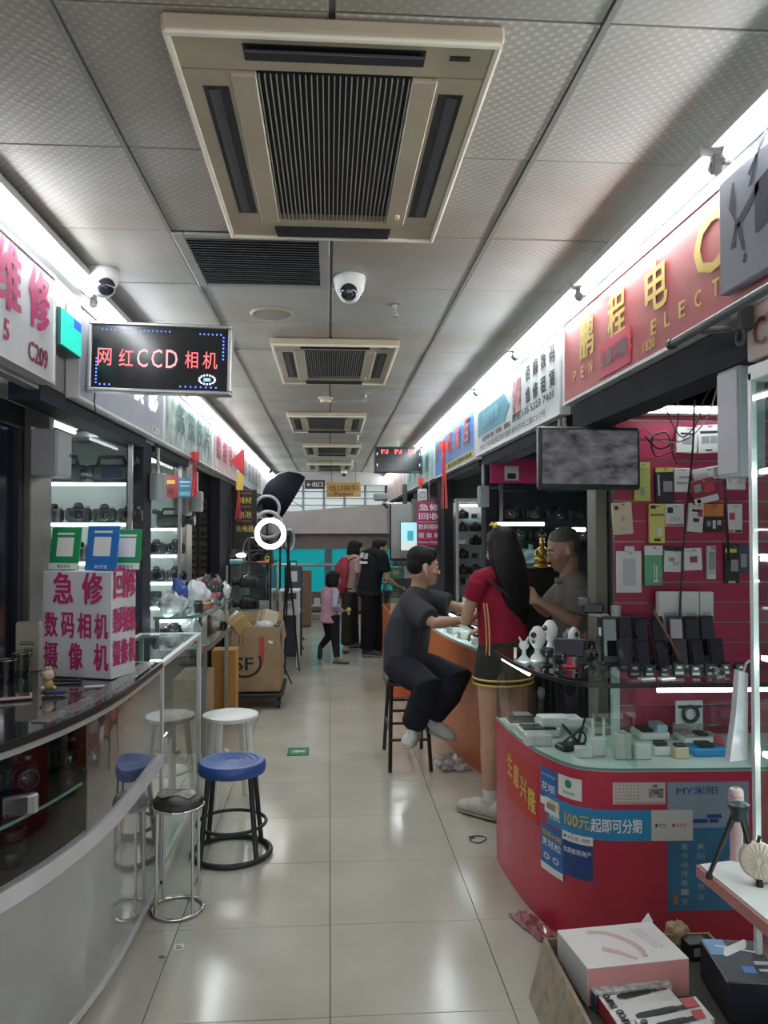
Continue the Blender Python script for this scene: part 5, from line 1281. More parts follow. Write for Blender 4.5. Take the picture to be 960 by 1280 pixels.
MB().lathe([(.03, 0), (.032, .006), (.018, .02), (.010, .03), (.009, .055)], 16).build('foot', mat('icy_plastic', (0.68, 0.72, 0.72), .2), t, 50)
b = MB(); b.ell((0, 0, .072), (.024, .018, .02), 12, 8); b.build('holder', MATS['icy_plastic'], t, 180)
for s_ in (-1, 1):
    b = MB(); b.loft([(s_ * .01, 0, .085), (s_ * .022, 0, .108)], [.007, .004], 8, cap=.6); b.build('clip', MATS['icy_plastic'], t, 60)
t = thing('tablet_screen', 'small black tilted screen on the red counter beside white cameras', 'screen', px(712, 834, Z=1.0), R(-20), TG)
MB().at((0, 0, .045), (R(-14), 0, 0)).box(-.062, .062, -.006, .006, 0, .075, .004).build('bezel', M_BLACK, t); MB().at((0, 0, .045), (R(-14), 0, 0)).box(-.056, .056, -.0075, -.006, .006, .069).build('display', M_LENS, t)
MB().box(-.03, .03, -.02, .03, 0, .008, .003).box(-.012, .012, .0, .015, .008, .06).build('stand', M_RED, t)
t = thing('speaker_tower', 'black speaker block with round cone standing on the red counter', 'speaker', px(757, 829, Z=1.0), R(8), TG)
MB().box(-.035, .035, -.03, .03, 0, .12, .005).build('cabinet', M_BLACK, t)
MB().mx(Matrix.Translation((0, -.03, .05)) @ Matrix.Rotation(R(90), 4, 'X')).lathe([(.022, 0), (.022, .004), (.015, .001), (0, .003)], 18).build('cone', M_GREY, t, 50)
for x in (-.02, .015): MB().box(x - .006, x + .006, -.015, .015, .12, .155, .002).build('plug', K['white'], t)
t = thing('gimbal_stabilizer', 'grey folding gimbal with phone clamp standing on the red counter', 'gimbal', px(775, 830, Z=1.0) + V((0, .02, 0)), R(-15), TG)
MB().loft([(0, 0, 0), (0, 0, .12), (0, 0, .125)], [.016, .016, .012], 12).build('handle', M_GREY, t, 50)
MB().lathe([(.022, .12), (.024, .13), (.024, .165), (.018, .175)], 16).build('motor', K['lgrey'], t, 50)
MB().loft([(0, 0, .165), (-.05, 0, .205), (-.12, .0, .215)], [(.010, .008)] * 3, 8).build('arm', K['lgrey'], t, 50)
MB().loft([(-.005, 0, .17), (-.01, 0, .25)], [.02, .022], 10).build('upper_motor', K['lgrey'], t, 50)
MB().box(-.15, -.06, -.02, .02, .215, .26, .008).build('clamp', M_BLACK, t); MB().box(-.17, -.12, -.012, .012, .245, .285, .006).build('clamp_head', M_DGREY, t)
t = thing('black_tower', 'tall black box standing behind the gimbal on the red counter', 'box', px(790, 815, Z=1.0) + V((0, .08, 0)), 0, TG)
MB().box(-.022, .022, -.03, .03, 0, .235, .004).build('box', M_BLACK, t); MB().box(-.0222, -.012, -.0305, .03, .2, .22).build('label_strip', M_GREY, t); MB().box(-.021, .021, -.0305, -.03, .015, .03).build('print', K['grey'], t)
blob('wrapped_bundle', 'blue and white wrapped bundle behind the white cameras on the red counter', 'bundle', px(718, 806, Z=1.0) + V((0, .05, 0)), (.04, .035, .035), mat('blue_white_wrap', (0.28, 0.40, 0.52), .4, var=.6, scale=30, bump=.3), 21, TG)
blob('wrapped_bundle', 'dark red wrapped bundle behind the white cameras on the red counter', 'bundle', px(741, 808, Z=1.0) + V((0, .05, 0)), (.035, .035, .035), mat('dark_red_wrap', (0.16, 0.03, 0.045), .4, bump=.3), 22, TG)
def make_action():
    t = thing('action_camera', '', 'camera')
    MB().box(-.024, .024, -.014, .014, .03, .068, .006).build('body', M_BLACK, t, 40)
    MB().mx(Matrix.Translation((.006, -.014, .05)) @ Matrix.Rotation(R(90), 4, 'X')).lathe([(.013, 0), (.013, .010), (.010, .012), (0, .009)], 16).build('lens', M_LENS, t, 50)
    MB().lathe([(.022, 0), (.022, .006), (.007, .012), (.007, .032)], 14).build('stand', M_BLACK, t, 40)
    return t
ACT = Proto(make_action)
for (x, y), rz, l in (((684, 832), -25, 'small black action camera in front of the first white robot-like camera'), ((700, 840), 10, 'small black action camera beside the black tilted screen'), ((738, 836), 25, 'small black action camera between the tilted screen and speaker block'), ((735, 822), -10, 'small black action camera behind the tilted screen on the red counter')):
    ACT.put(px(x, y, Z=1.0), R(rz), l, TG, 1.15)
# black phone-accessory racks: trays of upright black adapters and chargers
def make_stand():
    t = thing('phone_stand', '', 'phone stand')
    MB().box(-.03, .03, -.03, .03, 0, .008, .003).build('base', M_BLACK, t)
    MB().at((0, .01, .008), (R(-18), 0, 0)).box(-.028, .028, -.004, .004, 0, .10, .003).build('back_plate', M_BLACK, t)
    MB().box(-.028, .028, -.028, -.020, .008, .022, .002).build('lip', M_DGREY, t)
    MB().at((0, .004, .012), (R(-18), 0, 0)).box(-.024, .024, -.006, -.0042, .004, .088, .001).build('phone_glass', M_LENS, t)
    return t
STD = Proto(make_stand)
for k in range(7):
    STD.put((1.20 + .072 * k, 3.30 + random.uniform(-.01, .01), 1.0), R(random.uniform(-12, 12)), 'black phone stand with dark phone in the back row on the red counter', 'back row of phone stands on the red counter', (1.15, 1, 2.0))
for k in range(6):
    STD.put((1.22 + .08 * k, 3.19 + random.uniform(-.01, .01), 1.0), R(random.uniform(-15, 15)), 'black phone stand with dark phone in the middle row on the red counter', 'middle row of phone stands on the red counter', (1.1, 1, 1.2))
def make_adapter():
    t = thing('power_adapter', '', 'adapter')
    MB().box(-.02, .02, -.014, .014, 0, .048, .004).build('body', M_BLACK, t); MB().box(-.008, .008, -.0152, -.014, .028, .036).build('port', K['lgrey'], t); MB().box(-.014, .014, -.0152, -.014, .008, .016).build('print', K['grey'], t)
    return t
ADP = Proto(make_adapter)
for k in range(9):
    ADP.put((1.20 + .062 * k, 3.055 + random.uniform(-.012, .012), 1.0), R(random.uniform(-20, 20)), 'small black power adapter in the front row on the red counter', 'front row of power adapters on the red counter', random.uniform(.85, 1.15))
for k, (x, l) in enumerate(((1.23, 'flat white card lying before the front adapters, nearer the white cameras'), (1.31, 'flat white card under the wooden stick on the red counter top'))):
    t = thing('white_card', l, 'card', (x, 3.0, 1.0), R(12), TG); MB().box(-.03, .03, -.015, .015, .001, .006).build('sheet', K['white'], t)
t = thing('silver_block', 'silver cube gadget at the right of the front adapters on the red counter', 'gadget', (1.52, 3.0, 1.0), R(10), TG)
MB().box(-.02, .02, -.018, .018, 0, .045, .005).build('body', M_CHROME, t); MB().cyl((0, -.018, .024), (0, -.022, .024), .012, n=14).build('lens', M_LENS, t)
t = thing('wooden_stick', 'thin wooden selfie stick leaning across the phone stands', 'stick', (1.42, 3.18, 1.10), (0, R(-28), R(-20)), TG)
MB().cyl((0, 0, -.07), (0, 0, .17), .005, .006, 8).build('rod', mat('reddish_wood', (0.22, 0.10, 0.06), .4), t, 40); MB().cyl((0, 0, .165), (0, 0, .185), .008, n=8).build('knob', M_BLACK, t, 40)
t = thing('mini_candle', 'short beige capped tube at the curved end of the red counter', 'tube', px(644, 822, Z=1.0), 0, TG)
MB().lathe([(.007, 0), (.007, .035)], 12).build('tube', K['cream'], t, 40); MB().lathe([(.0075, .035), (.0075, .045), (0, .046)], 12).build('cap', K['lgrey'], t, 40)
t = thing('open_book_stack', 'small stack of booklets with red and white spines behind the phone stands', 'booklets', (1.27, 3.385, 1.0), 0, TG)
for k in range(4): MB().box(-.05 + .016 * k, -.037 + .016 * k, -.02, .02, 0, .165 - .01 * (k % 2), .002).build('booklet', K[('red', 'white', 'cream', 'white')[k]], t)

# ================================================================ MONITOR, ROUTER, CABLES
c = px(737, 612, Y=3.22)
t = thing('hanging_monitor', 'black wall monitor showing a grey camera picture, hung over the red counter end', 'monitor', (c.x, 3.22, c.z), R(4))
MB().box(-.222, .222, -.01, .03, 0, .262, .008).build('bezel', M_BLACK, t)
def screen_mat():
    m = mat('monitor_picture', (0.1, 0.1, 0.11), .15, var=0)
    nt = m.node_tree; N = nt.nodes; L = nt.links; b = N['Principled BSDF']
    tc = N.new('ShaderNodeTexCoord'); mp = N.new('ShaderNodeMapping'); mp.inputs['Scale'].default_value = (6, 6, 13); mp.inputs['Rotation'].default_value = (0, R(18), 0); L.new(tc.outputs['Object'], mp.inputs[0])
    n = N.new('ShaderNodeTexNoise'); n.inputs['Scale'].default_value = 1.6; n.inputs['Detail'].default_value = 8; n.inputs['Roughness'].default_value = .65; L.new(mp.outputs[0], n.inputs['Vector'])
    r = N.new('ShaderNodeValToRGB'); r.color_ramp.elements[0].position = .35; r.color_ramp.elements[1].position = .72; r.color_ramp.elements[0].color = (0.02, 0.02, 0.026, 1); r.color_ramp.elements[1].color = (0.22, 0.22, 0.235, 1)
    L.new(n.outputs['Fac'], r.inputs[0]); L.new(r.outputs[0], b.inputs['Emission Color']); b.inputs['Emission Strength'].default_value = .42; b.inputs['Base Color'].default_value = (0.01, 0.01, 0.01, 1)
    return m
MB().box(-.208, .208, -.0115, -.01, .022, .248).build('screen', screen_mat(), t)
MB().loft([(.0, .03, .13), (.10, .10, .16), (.24, .16, .17)], .012, 8).box(-.05, .05, .03, .045, .08, .18).box(.22, .27, .12, .2, .12, .22, .004).build('wall_arm', M_DGREY, t, 40)
c = px(800, 512, Y=3.3)
t = thing('cable_router', 'black router box with trailing cables above the monitor', 'router', (c.x, 3.3, c.z))
MB().box(-.11, .09, -.05, .07, .0, .035, .006).build('box', M_BLACK, t)
MB().cyl((-.1, .05, .03), (-.1, .05, .13), .005, n=8).build('antenna', M_BLACK, t); MB().cyl((.08, .05, .03), (.08, .05, .13), .005, n=8).build('antenna', M_BLACK, t)
MB().box(-.05, .0, .03, .04, .035, .135).build('hanger', M_DGREY, t)
def cable(label, pts, r=.0035, m=M_CABLE):
    P = smooth_path(pts, 6); c = MB().loft(P, r, 6).mesh('cable')
    o = V(pts[0]); c.transform(Matrix.Translation(-o)); ob = obj('cable', c, m, None, 60); ob.location = o
    return tag(ob, label, 'cable', 'tangled cables by the monitor')
def pc(x, y, Y): return tuple(px(x, y, Y=Y))
cable('thick black cable hanging straight down by the grey upright box', [pc(905, 440, 2.9), pc(905, 560, 2.9), pc(908, 640, 3.05), pc(911, 700, 3.3)], .0055)
cable('black cable hanging from the router down past the green pack', [pc(868, 500, 3.2), pc(866, 560, 3.25), pc(858, 640, 3.38), pc(853, 700, 3.40), pc(849, 775, 3.34)], .0045)
cable('looped black cable between the router and the white packs', [pc(828, 500, 3.25), pc(850, 545, 3.3), pc(870, 530, 3.28), pc(880, 500, 3.25), pc(895, 478, 3.2)], .003)
cable('short coiled black cable beside the monitor edge', [pc(806, 545, 3.3), pc(822, 560, 3.3), pc(838, 555, 3.3), pc(832, 540, 3.32), pc(815, 548, 3.33), pc(820, 570, 3.35), pc(845, 562, 3.35)], .004)
cable('thin grey cable bundle beside the monitor edge', [pc(805, 535, 3.28), pc(830, 552, 3.28), pc(860, 548, 3.28), pc(885, 520, 3.25), pc(900, 470, 3.2)], .003, M_GREY)
cable('thin black cable crossing the tube lamp', [pc(845, 478, 3.2), pc(848, 520, 3.28), pc(840, 560, 3.35), pc(846, 580, 3.38)], .003)
cable('thin black cable under the lintel to the grey upright box', [pc(838, 500, 3.2), pc(870, 480, 3.0), pc(905, 468, 2.6), pc(918, 455, 2.3)], .003)

# ================================================================ RIGHT EDGE: GLASS CABINET, TRAY
t = thing('upright_meter_box', 'tall grey metal box on the post beside the glass cabinet', 'electric box', px(924, 597, Y=2.12))
MB().box(-.030, .045, -.06, .06, 0, .305, .004).build('case', mat('pale_box', (0.42, 0.42, 0.47), .45), t); MB().box(-.034, -.03, -.055, .055, .01, .295, .002).build('lid', mat('lilac_lid', (0.55, 0.54, 0.62), .4), t); MB().cyl((0, 0, .30), (0, 0, .42), .01, n=8).build('conduit', M_GREY, t)
GC = thing('glass_cabinet', 'tall clear glass cabinet with lit shelves beside the grey upright box', 'cabinet', (1.3, 1.6, 0))
cx0, cx1, cy0, cy1 = 1.075, 1.5, .9, 1.955
MB().box(cx0, cx1, cy0, cy1, 0, .45, .003).build('base', mat('cabinet_base_white', (0.55, 0.55, 0.56), .4), GC, 0, True)
for y in (cy0 + .01, cy1 - .008): MB().box(cx0, cx0 + .014, y - .008, y + .008, .45, 1.98).build('post', M_ALU, GC, 0, True)
for y in (cy0 + .01, cy1 - .008): MB().box(cx1 - .014, cx1, y - .008, y + .008, .45, 1.98).build('post', M_ALU, GC, 0, True)
MB().box(cx0 + .002, cx0 + .006, cy0 + .02, cy1 - .018, .46, 1.96).build('side_glass', M_GLASS, GC, 0, True)
MB().box(cx0 + .016, cx1 - .016, cy1 - .010, cy1 - .006, .46, 1.96).build('end_glass', M_GLASS, GC, 0, True)
MB().box(cx0, cx1, cy0, cy1, 1.96, 2.0, .003).build('top', M_ALU, GC, 0, True)
for z in (.78, 1.03, 1.27, 1.52, 1.74):
    s = MB().box(cx0 + .01, cx1 - .01, cy0 + .02, cy1 - .015, z - .008, z).build('shelf', M_GLASSG, GC, 0, True); MB().box(cx0 + .012, cx0 + .024, cy0 + .04, cy1 - .03, z - .020, z - .009).build('light_strip', M_STRIP, s, 0, True)
GG = 'white packs in the tall glass cabinet'
for z, l, m in ((.46, 'white pack on the floor of the tall glass cabinet', K['white']), (.781, 'white pack on the lowest shelf of the tall glass cabinet', K['white']), (1.031, 'white pack with red print on the second shelf of the tall glass cabinet', K['white']), (1.271, 'pale pack on the middle shelf of the tall glass cabinet', K['lgrey']), (1.521, 'white and red pack on the fourth shelf of the tall glass cabinet', K['white']), (1.741, 'blue pack on the top shelf of the tall glass cabinet', mat('soft_blue_pack', (0.20, 0.32, 0.42), .4))):
    t = thing('product_pack', l, 'package', (1.17, 1.86, z), R(4), GG); MB().box(-.05, .05, -.035, .035, .001, .15, .003).build('carton', m, t); MB().box(-.0512, -.05, -.02, .02, .05, .10).box(-.03, .03, -.0362, -.035, .05, .09).build('print', K['red'] if 'red' in l else K['lgrey'], t)
# tray sticking out of the cabinet
a = px(872, 1078, X=.86); zt_ = a.z
t = thing('display_tray', 'white tray with a pink edge jutting out from the glass cabinet', 'tray', (.98, 1.62, zt_ - .025))
q = [px(870, 1079, Z=zt_), px(921, 1069, Z=zt_)]
poly = [(q[0].x, q[0].y), (1.07, q[1].y - .0), (1.07, 1.15), (q[0].x + .03, 1.15)]
MB().prism(poly, zt_ - .03, zt_ - .004).build('tray_edge', mat('pink_edge', (0.50, 0.19, 0.18), .4), t, 0, True)
ins = [(poly[0][0] + .006, poly[0][1] - .006), (1.064, poly[1][1] - .006), (1.064, 1.156), (poly[3][0] + .006, 1.156)]
MB().prism(ins, zt_ - .004, zt_).build('tray_surface', K['white'], t, 0, True)
MB().box(1.062, 1.076, 1.2, poly[1][1] - .02, zt_ - .06, zt_ - .004).build('bracket', M_ALU, t, 0, True)
EG = 'gadgets on the white tray'
p = px(921, 1074, Z=zt_)
t = thing('pink_selfie_stick', 'slim pink cylindrical selfie stick standing on the white tray', 'selfie stick', p, 0, EG)
MB().lathe([(.016, 0), (.016, .004), (.0145, .006), (.0145, .12), (.0165, .125), (.0165, .160), (.014, .165), (0, .166)], 18).build('barrel', mat('pale_pink', (0.62, 0.45, 0.44), .35), t, 40)
for k in range(3): MB().torus((0, 0, .132 + .009 * k), .0166, .0012, 18, 6).build('ring', mat('ring_grey', (0.32, 0.28, 0.28), .3), t, 60)
MB().cyl((0, 0, .165), (0, 0, .169), .005, n=10).build('button', M_CHROME, t)
p = px(924, 1098, Z=zt_)
t = thing('mini_tripod', 'black mini tripod with spread legs standing on the white tray', 'tripod', p, R(10), EG); t.scale = (1.3, 1.3, 1.35)
MB().lathe([(.010, .095), (.014, .10), (.014, .112), (.018, .116), (.018, .122), (.006, .126), (0, .127)], 14).build('head', mat('teal_black', (0.02, 0.04, 0.045), .3), t, 50)
for k, (dx, dy) in enumerate(((-.05, .012), (.012, -.035), (.06, .03))):
    l_ = MB().cyl((dx * .15, dy * .15, .105), (dx, dy, .006), .0055, .0035, 8).build('leg', M_BLACK, t, 40); MB().ell((dx, dy, .0062), .006, 8, 6); MB().lathe([(.006, 0), (.005, .010)], 8, (dx, dy, 0)).build('foot', M_RUBBER, l_, 40)
p = px(948, 1105, Z=zt_)
t = thing('handheld_fan', 'beige handheld fan lying on the white tray', 'fan', p + V((.0, 0, .0)), R(-15), EG)
M_FAN = mat('beige_fan', (0.60, 0.53, 0.42), .4)
MB().mx(Matrix.Translation((0, 0, .052)) @ Matrix.Rotation(R(80), 4, 'X')).lathe([(.030, -.016), (.038, -.012), (.040, 0), (.038, .010), (.034, .013)], 26).build('drum', M_FAN, t, 40)
fb = MB()
for k in range(20):
    a = 2 * PI * k / 20; fb.mx(Matrix.Translation((0, 0, .052)) @ Matrix.Rotation(R(80), 4, 'X')).loft([(.008 * math.cos(a), .008 * math.sin(a), .015), (.036 * math.cos(a + .25), .036 * math.sin(a + .25), .013)], .0014, 4)
fb.build('grille', M_FAN, t)
bl = MB()
for k in range(5):
    a = 2 * PI * k / 5; bl.mx(Matrix.Translation((0, 0, .052)) @ Matrix.Rotation(R(80), 4, 'X') @ Matrix.Rotation(a, 4, 'Z') @ Matrix.Rotation(R(25), 4, 'X')).box(.006, .032, -.008, .008, -.001, .001)
bl.build('blades', M_BLACK, t)
MB().loft([(0, .005, .018), (.01, .01, .012), (.05, .01, .012)], [.014, .013, .011], 10, cap=.5).build('handle', M_FAN, t, 50); MB().cyl((0, 0, .09), (.004, 0, .105), .004, n=6).build('loop', M_BLACK, t)

# ================================================================ FOREGROUND CARTON WITH BOXES
ZB = .46
M_CARTD = mat('weathered_carton', (0.27, 0.20, 0.125), .75, var=.2, scale=5, bump=.3)
p = px(684, 1182, Z=ZB)
BX0, BY1 = p.x, p.y + .04
t = thing('big_open_carton', 'big taped brown carton holding gadget boxes in front of the red counter', 'box', (BX0 + .33, BY1 - .28, 0))
CW = 1.055 - BX0 - .33
bb = MB(); bb.box(-.33, CW, -.32, .28, 0, .01).box(-.33, -.322, -.32, .28, 0, ZB).box(CW - .008, CW, -.32, .28, 0, ZB).box(-.322, CW - .008, .272, .28, 0, ZB).box(-.322, CW - .008, -.32, -.312, 0, ZB)
bb.build('carton_body', M_CARTD, t)
MB().at((-.33, 0, ZB), (0, R(-75), 0)).box(-.16, 0, -.31, .27, -.003, .003).build('flap', mat('shiny_tape', (0.33, 0.235, 0.15), .2, var=.18, scale=30, coat=.6, bump=.4, bscale=50), t)
MB().box(-.335, -.331, -.31, .27, .10, .30).build('tape_band', mat('shiny_tape', (0.33, 0.235, 0.15), .2, var=.18, scale=30, coat=.6, bump=.4, bscale=50), t)
MB().box(-.322, CW - .008, -.312, .272, .40, .412).build('inner_floor', mat('dark_packing', (0.05, 0.045, 0.04), .8), t)
FG = 'gadget boxes in the big brown carton'
# pink and white box
zp = ZB + .045
a, b, c_, d_ = px(697, 1163, Z=zp), px(735, 1211, Z=zp), px(861, 1198, Z=zp), px(815, 1152, Z=zp)
t = thing('pink_white_box', 'white box with pink sides showing a curved pink gadget', 'box', (a + b + c_ + d_) / 4 - V((0, 0, zp - .413)), 0, FG)
M_PINKS = mat('pink_box_side', (0.58, 0.26, 0.25), .45)
def skew_box(P, z0, z1, m, parent, name, cap=None):
    Q = [(p.x, p.y) for p in P]; MB().prism(Q, z0, z1 - .001).build(name, m, parent, 0, True)
    if cap: MB().prism(Q, z1 - .001, z1 + .0005).build('lid', cap, parent, 0, True)
dd_ = a + (c_ - b); d2 = (d_ + dd_) / 2
skew_box((b, c_, d2, a), .413, zp, M_PINKS, t, 'box', mat('warm_white_lid', (0.72, 0.66, 0.64), .4))
MB().prism([(q.x, q.y) for q in (a - V((.0012, 0, 0)), b - V((.0012, 0, 0)), b, a)], .413, zp).build('white_side', K['white'], t, 0, True)
ex, ey = (c_ - b), (a - b)
def onlid(u, v): return b + ex * u + ey * v
gp = smooth_path([tuple(onlid(u, v) + V((0, 0, .001))) for u, v in ((.30, .86), (.44, .80), (.56, .62), (.63, .38), (.62, .14))], 5); gd = MB().loft(gp, [(.0015, .007 + .003 * math.sin(PI * i / (len(gp) - 1))) for i in range(len(gp))], 8, side=ZP)


gd.build('gadget_print', mat('gadget_pink', (0.56, 0.36, 0.36), .4), t, 40, True)
MB().loft([onlid(.28, .42) + V((0, 0, .001)), onlid(.40, .30) + V((0, 0, .001)), onlid(.52, .1) + V((0, 0, .001))], [(.012, .0015), (.010, .0015), (.004, .0015)], 8, side=ex).build('gadget_print', MATS['gadget_pink'], t, 40, True)
MB().lathe([(.010, 0), (.010, .0018)], 18, onlid(.30, .86)).build('gadget_head', K['lgrey'], t, 0, True)
for k in range(3): 
    p0, p1 = onlid(.72 + .04 * k, .85), onlid(.80 + .04 * k, .30); MB().loft([p0 + V((0, 0, .001)), p1 + V((0, 0, .001))], [(.0015, .0008)] * 2, 4, side=ex).build('small_print', MATS['gadget_pink'], t, 0, True)
MB().add([tuple(d2 + V((-.03, -.002, 0))), tuple(d2 + V((.006, 0, 0))), tuple(d2 + V((-.006, .006, .022)))], [(0, 1, 2)]).build('torn_flap', K['white'], t, 0, True)
# black drone box
zk = ZB + .05
P4 = [px(872, 1190, Z=zk), px(905, 1232, Z=zk)]
t = thing('black_drone_box', 'black box with a white drone picture on its lid', 'box', (px(930, 1200, Z=zk) - V((0, 0, zk - .413))), R(-8), FG)
MB().box(-.075, .062, -.10, .10, 0, zk - .413, .003).build('box', mat('black_box_print', (0.018, 0.02, 0.03), .35), t)
h_ = zk - .413
MB().box(-.072, -.02, .02, .095, h_, h_ + .0008).build('blue_print', mat('sky_print', (0.14, 0.28, 0.48), .4), t)
MB().at((.0, .05, h_ + .001), (0, 0, R(20))).loft([(-.05, -.02, 0), (-.02, 0, 0), (.02, .01, 0), (.05, .03, 0)], [(.004, .0015), (.015, .0015), (.015, .0015), (.004, .0015)], 8, side=YP).loft([(-.04, .03, 0), (0, 0, 0), (.04, -.03, 0)], [(.004, .0012)] * 3, 6, side=YP).build('drone_print', K['white'], t, 40)
MB().box(-.02, .01, -.06, -.03, h_, h_ + .001).build('logo', mat('logo_blue', (0.06, 0.16, 0.5), .4), t); MB().box(.02, .058, -.02, -.005, h_, h_ + .001).box(.02, .058, -.05, -.04, h_, h_ + .001).build('lettering_bar', K['lgrey'], t)
t = thing('dark_box', 'small dark box tucked behind the pink and white box', 'box', (px(868, 1172, Z=ZB) - V((0, 0, ZB - .413))), R(6), FG)
MB().box(-.03, .03, -.03, .03, 0, .045, .002).build('box', M_BLACK, t); MB().box(-.02, .02, -.0312, -.03, .012, .034).build('print', K['grey'], t)
blob('packing_paper', 'crumpled brown packing paper behind the pink and white box', 'paper', px(846, 1163, Z=ZB) - V((0, 0, .047)), (.035, .025, .035), M_CARD, 31, FG, False)
# three tripod boxes
def tripod_box(label, P, z0, z1, acc):
    A, B, Cc = P; Dd = A + (Cc - B)
    t = thing('tripod_box', label, 'box', (A + Cc) / 2 - V((0, 0, (A.z - z0))), 0, FG)
    skew_box((B, Cc, Dd, A), z0, z1, K['white'], t, 'box')
    ex, ey = (Cc - B), (A - B); f = lambda u, v, z=.0012: B + ex * u + ey * v + V((0, 0, z))
    MB().prism([tuple(q)[:2] for q in (B - V((.001, 0, 0)), B + ex * .0, A, A - V((.001, 0, 0)))], z0, z1).build('red_side', K['red'], t, 0, True)
    MB().prism([tuple(f(u, v))[:2] for u, v in ((.80, .55), (.96, .55), (.96, .95), (.80, .95))], z1, z1 + .001).build('red_corner', K['red'], t, 0, True)
    MB().loft([f(.24, .55, .001), f(.3, .55, .001), f(.68, .62, .001), f(.72, .62, .001), f(.8, .62, .001)], [(.005, .0012), (.011, .0012), (.010, .0012), (.006, .0012), (.009, .0012)], 8, side=ey).build('tripod_picture', M_BLACK, t, 40, True)
    c0 = f(.10, .50, .0012)
    text('TRIPOD', M_INK, t, c0, ey, -ex, ey.length * .8, .018, .03)
    return t
z1 = ZB - .01
tripod_box('white tripod box with red corner next to the flat grey-topped box', (px(743, 1238, Z=z1), px(762, 1266, Z=z1), px(850, 1251, Z=z1)), .413, z1, 0)
z2 = z1 + .012
tripod_box('white tripod box with red corner in the middle of three', (px(760, 1262, Z=z2), px(779, 1292, Z=z2), px(893, 1273, Z=z2)), .413, z2, 1)
z3 = z2 + .012
tripod_box('white gimbal tripod box with red corner at the front of three', (px(794, 1274, Z=z3), px(806, 1304, Z=z3), px(895, 1288, Z=z3)), .413, z3, 2)
t = thing('flat_grey_box', 'flat grey-topped box between the tripod boxes and the pink and white box', 'box', px(783, 1231, Z=ZB) - V((0, 0, ZB - .413)), R(7), FG)
MB().box(-.09, .115, -.016, .016, 0, .046, .002).build('box', mat('speckled_grey', (0.52, 0.50, 0.49), .5, var=.3, scale=60), t); MB().box(-.0905, -.08, -.0165, .0165, .004, .04).build('navy_end', K['navy'], t)
# ================================================================ RIGHT: ORANGE COUNTER AND ITS STALL
M_ORG = mat('orange_panel', (0.66, 0.17, 0.05), .35, var=.06, coat=.2)
PO = [(p[0], p[1]) for p in smooth_path([(.80, 7.15), (.855, 6.0), (.955, 5.25), (1.0, 5.06), (1.10, 4.98), (1.24, 4.97)], 4)]
obk = [(1.24, 5.25), (1.12, 5.4), (1.12, 7.15)]
t = CO = thing('orange_counter', 'orange counter with glass case on top beside the seated man', 'counter', (1.0, 6.0, 0))
MB().prism(PO + obk, .0, .78).build('base', M_ORG, t, 25, True); MB().prism(offset(PO, .004) + obk, .78, .80).build('case_floor', mat('pale_case_floor', (0.62, 0.68, 0.66), .3), t, 25, True)
MB().ribbon(PO, .80, .945, 0, .004).build('front_glass', M_GLASS, t, 25, True); MB().prism(offset(PO, .004) + obk, .945, .955).build('glass_top', M_GLASSG, t, 0, True)
MB().ribbon(PO, .943, .957, .006, .006).build('top_edge', M_EDGE, t, 25, True)
MB().loft([(.99, 5.3, .93), (.90, 6.6, .93)], .008, 8).build('case_light', M_STRIP, t, 40, True)
OG = 'goods in the orange counter case'
for k, (x, y, l) in enumerate(((1.06, 5.17, 'by the curved end'), (1.02, 5.42, 'near the curved end'), (.98, 5.7, 'in the middle'), (.95, 6.0, 'toward the dark post'), (.93, 6.3, 'toward the far end'))):
    u = thing('boxed_phone', 'white boxed phone in the orange counter case ' + l, 'box', (x, y, .801), R(10 * k - 20), OG)
    MB().box(-.04, .04, -.07, .07, 0, .045, .003).build('carton', K['white'], u); MB().box(-.032, .032, -.062, .062, .045, .052, .002).build('phone', M_LENS if k % 2 else K['lgrey'], u)
for k, (x, y, l) in enumerate(((1.09, 5.10, 'silver gadget on the orange counter top by the woman in red'), (.99, 5.5, 'silver compact camera on the orange counter top before the seated man'))):
    COMPACT.put((x, y, .956), R(40 + 60 * k), l, 'small cameras on the orange counter top')
u = thing('acrylic_sign_holder', 'small clear acrylic sign holder on the orange counter top', 'sign holder', (1.02, 5.75, .956), R(-20)); MB().box(-.05, .05, -.02, .02, 0, .004).build('foot', M_GLASSG, u); MB().at((0, 0, .004), (R(-10), 0, 0)).box(-.05, .05, -.002, .002, 0, .13).build('plate', mat('frosted_card', (0.55, 0.58, 0.58), .3), u)
u = thing('white_tray', 'white tray with small parts in front of the seated man', 'tray', (1.05, 5.32, .956), R(12)); MB().box(-.07, .07, -.05, .05, 0, .006).box(-.07, .07, -.05, -.046, .006, .02).box(-.07, .07, .046, .05, .006, .02).box(-.07, -.066, -.046, .046, .006, .02).box(.066, .07, -.046, .046, .006, .02).build('tray', K['white'], u); MB().box(-.03, .02, -.02, .015, .006, .018, .003).build('small_part', M_SILV, u)
t = thing('orange_counter', 'second orange counter further on behind the seated man', 'counter', (.85, 7.9, 0))
MB().box(-.28, .27, -.45, .60, 0, .80, .01).build('base', M_ORG, t); MB().box(-.275, .265, -.445, .595, .80, .94).build('glass_case', M_GLASS, t); MB().box(-.285, .275, -.455, .605, .94, .952).build('glass_top', M_GLASSG, t)
